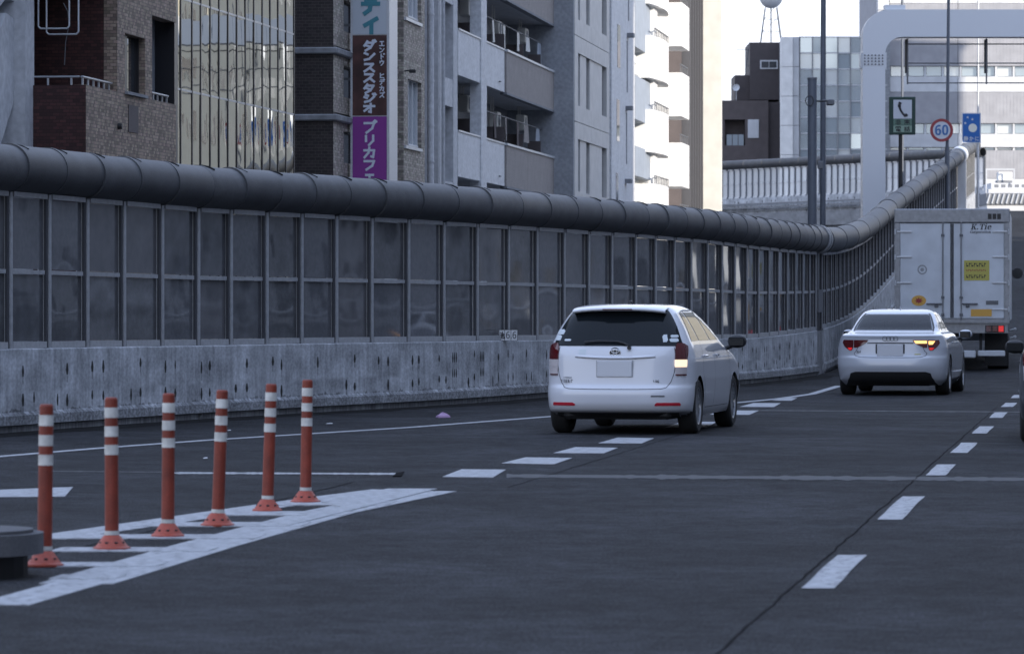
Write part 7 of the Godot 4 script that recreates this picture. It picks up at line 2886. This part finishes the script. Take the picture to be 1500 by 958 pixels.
	b.rbox(Vector3(-W + 0.05, Y.call(490), -0.12), Vector3(W - 0.02, Y.call(474), -0.06), 0.01)
	part(o, "lamp_bar", b, M.alu)
	b = MB.new()
	b.rbox(Vector3(-1.1, 0.3, -0.25), Vector3(X.call(1430), 0.46, -0.16), 0.02)
	b.rbox(Vector3(X.call(1433), 0.33, -0.25), Vector3(1.15, 0.46, -0.16), 0.02)
	part(o, "rear_bumper", b, M.box_white)
	b = MB.new()
	for sx in [-0.5, 0.62]: b.box(Vector3(sx - 0.03, 0.4, -0.3), Vector3(sx + 0.03, 0.9, -0.26))
	part(o, "bumper_stay", b, M.dark)
	for sx in [-1.0, 1.0]:
		b = MB.new()
		var xa: float = sx * 0.72
		b.rbox(Vector3(xa, Y.call(488.5), -0.059), Vector3(sx * 1.14, Y.call(478), -0.03), 0.006)
		var lp := part(o, "tail_lamp", b, M.black)
		for k in 3:
			b = MB.new()
			b.rbox(Vector3(xa + sx * (0.02 + k * 0.135), Y.call(487.5), -0.029), Vector3(xa + sx * (0.13 + k * 0.135), Y.call(479), -0.018), 0.004)
			part(lp, "lens", b, M.lamp_red_on if k == 1 + int(sx > 0.0) else M.lamp_dark)
		b = MB.new()
		b.box(Vector3(sx * 0.7, 0.12, -0.72), Vector3(sx * 1.2, 0.85, -0.7))
		part(o, "mud_flap", b, M.rubber)
		for d in [1.9, 6.6]:
			wheel(o, Vector3(sx * 0.98, 0.45, -d), 0.45, 0.46 if d < 3.0 else 0.25, sx, 8)
	b = MB.new()
	b.lathe([[0.0, -0.1], [0.1, -0.09], [0.12, 0.0], [0.1, 0.09], [0.0, 0.1]], Vector3(0.1, 0.72, -0.35), Vector3(0, 0, 1), 16)
	part(o, "spare_hub", b, M.steel)
	b = MB.new()
	for k in 3:
		b.cyl(Vector3(W + 0.01, 0.55 + k * 0.17, -1.2), Vector3(W + 0.12, 0.58 + k * 0.17, -1.2), 0.02, 0.02, 8)
		b.lathe([[0.03, 0.0], [0.035, 0.02], [0.0, 0.03]], Vector3(W + 0.12, 0.58 + k * 0.17, -1.2), Vector3(0.3, 0, 1), 10)
	part(o, "side_marker", b, M.galv)
	b = MB.new()
	b.rbox(Vector3(-1.1, 0.6, -10.1), Vector3(1.1, 2.75, -8.3), 0.15)
	part(o, "cab", b, M.box_white)
	var mc := Vector3(1.36, 2.2, -9.6)
	b = MB.new()
	b.lathe([[0.0, -0.05], [0.1, -0.045], [0.13, 0.0], [0.13, 0.03], [0.0, 0.035]], mc, Vector3(0, 0, 1), 20)
	b.cyl(mc, mc + Vector3(-0.3, 0.2, -0.1), 0.018, 0.018, 8)
	part(o, "mirror", b, M.black)

func build_vehicles() -> void:
	var p := ground(918.5, 634.0)
	var wagon := build_wagon("station_wagon", "white station wagon with lit right indicator crossing the merge dashes", Vector3(p.x, 0.0, p.z), 0.205, M.car_white, true)
	wagon.scale = Vector3(1.035, 1.035, 1.035)
	p = ground(1313.0, 578.0)
	build_sedan(Vector3(p.x, 0.0, p.z), 0.186)
	p = ground(1395.5, 545.5)
	build_truck(Vector3(p.x, rise(-p.z) - 0.01, p.z), 0.125)
	build_wagon("dark_car", "black car in the right lane showing only its door mirror and flank", Vector3(6.5, 0.0, -47.0), 0.1435, M.car_dark, false)
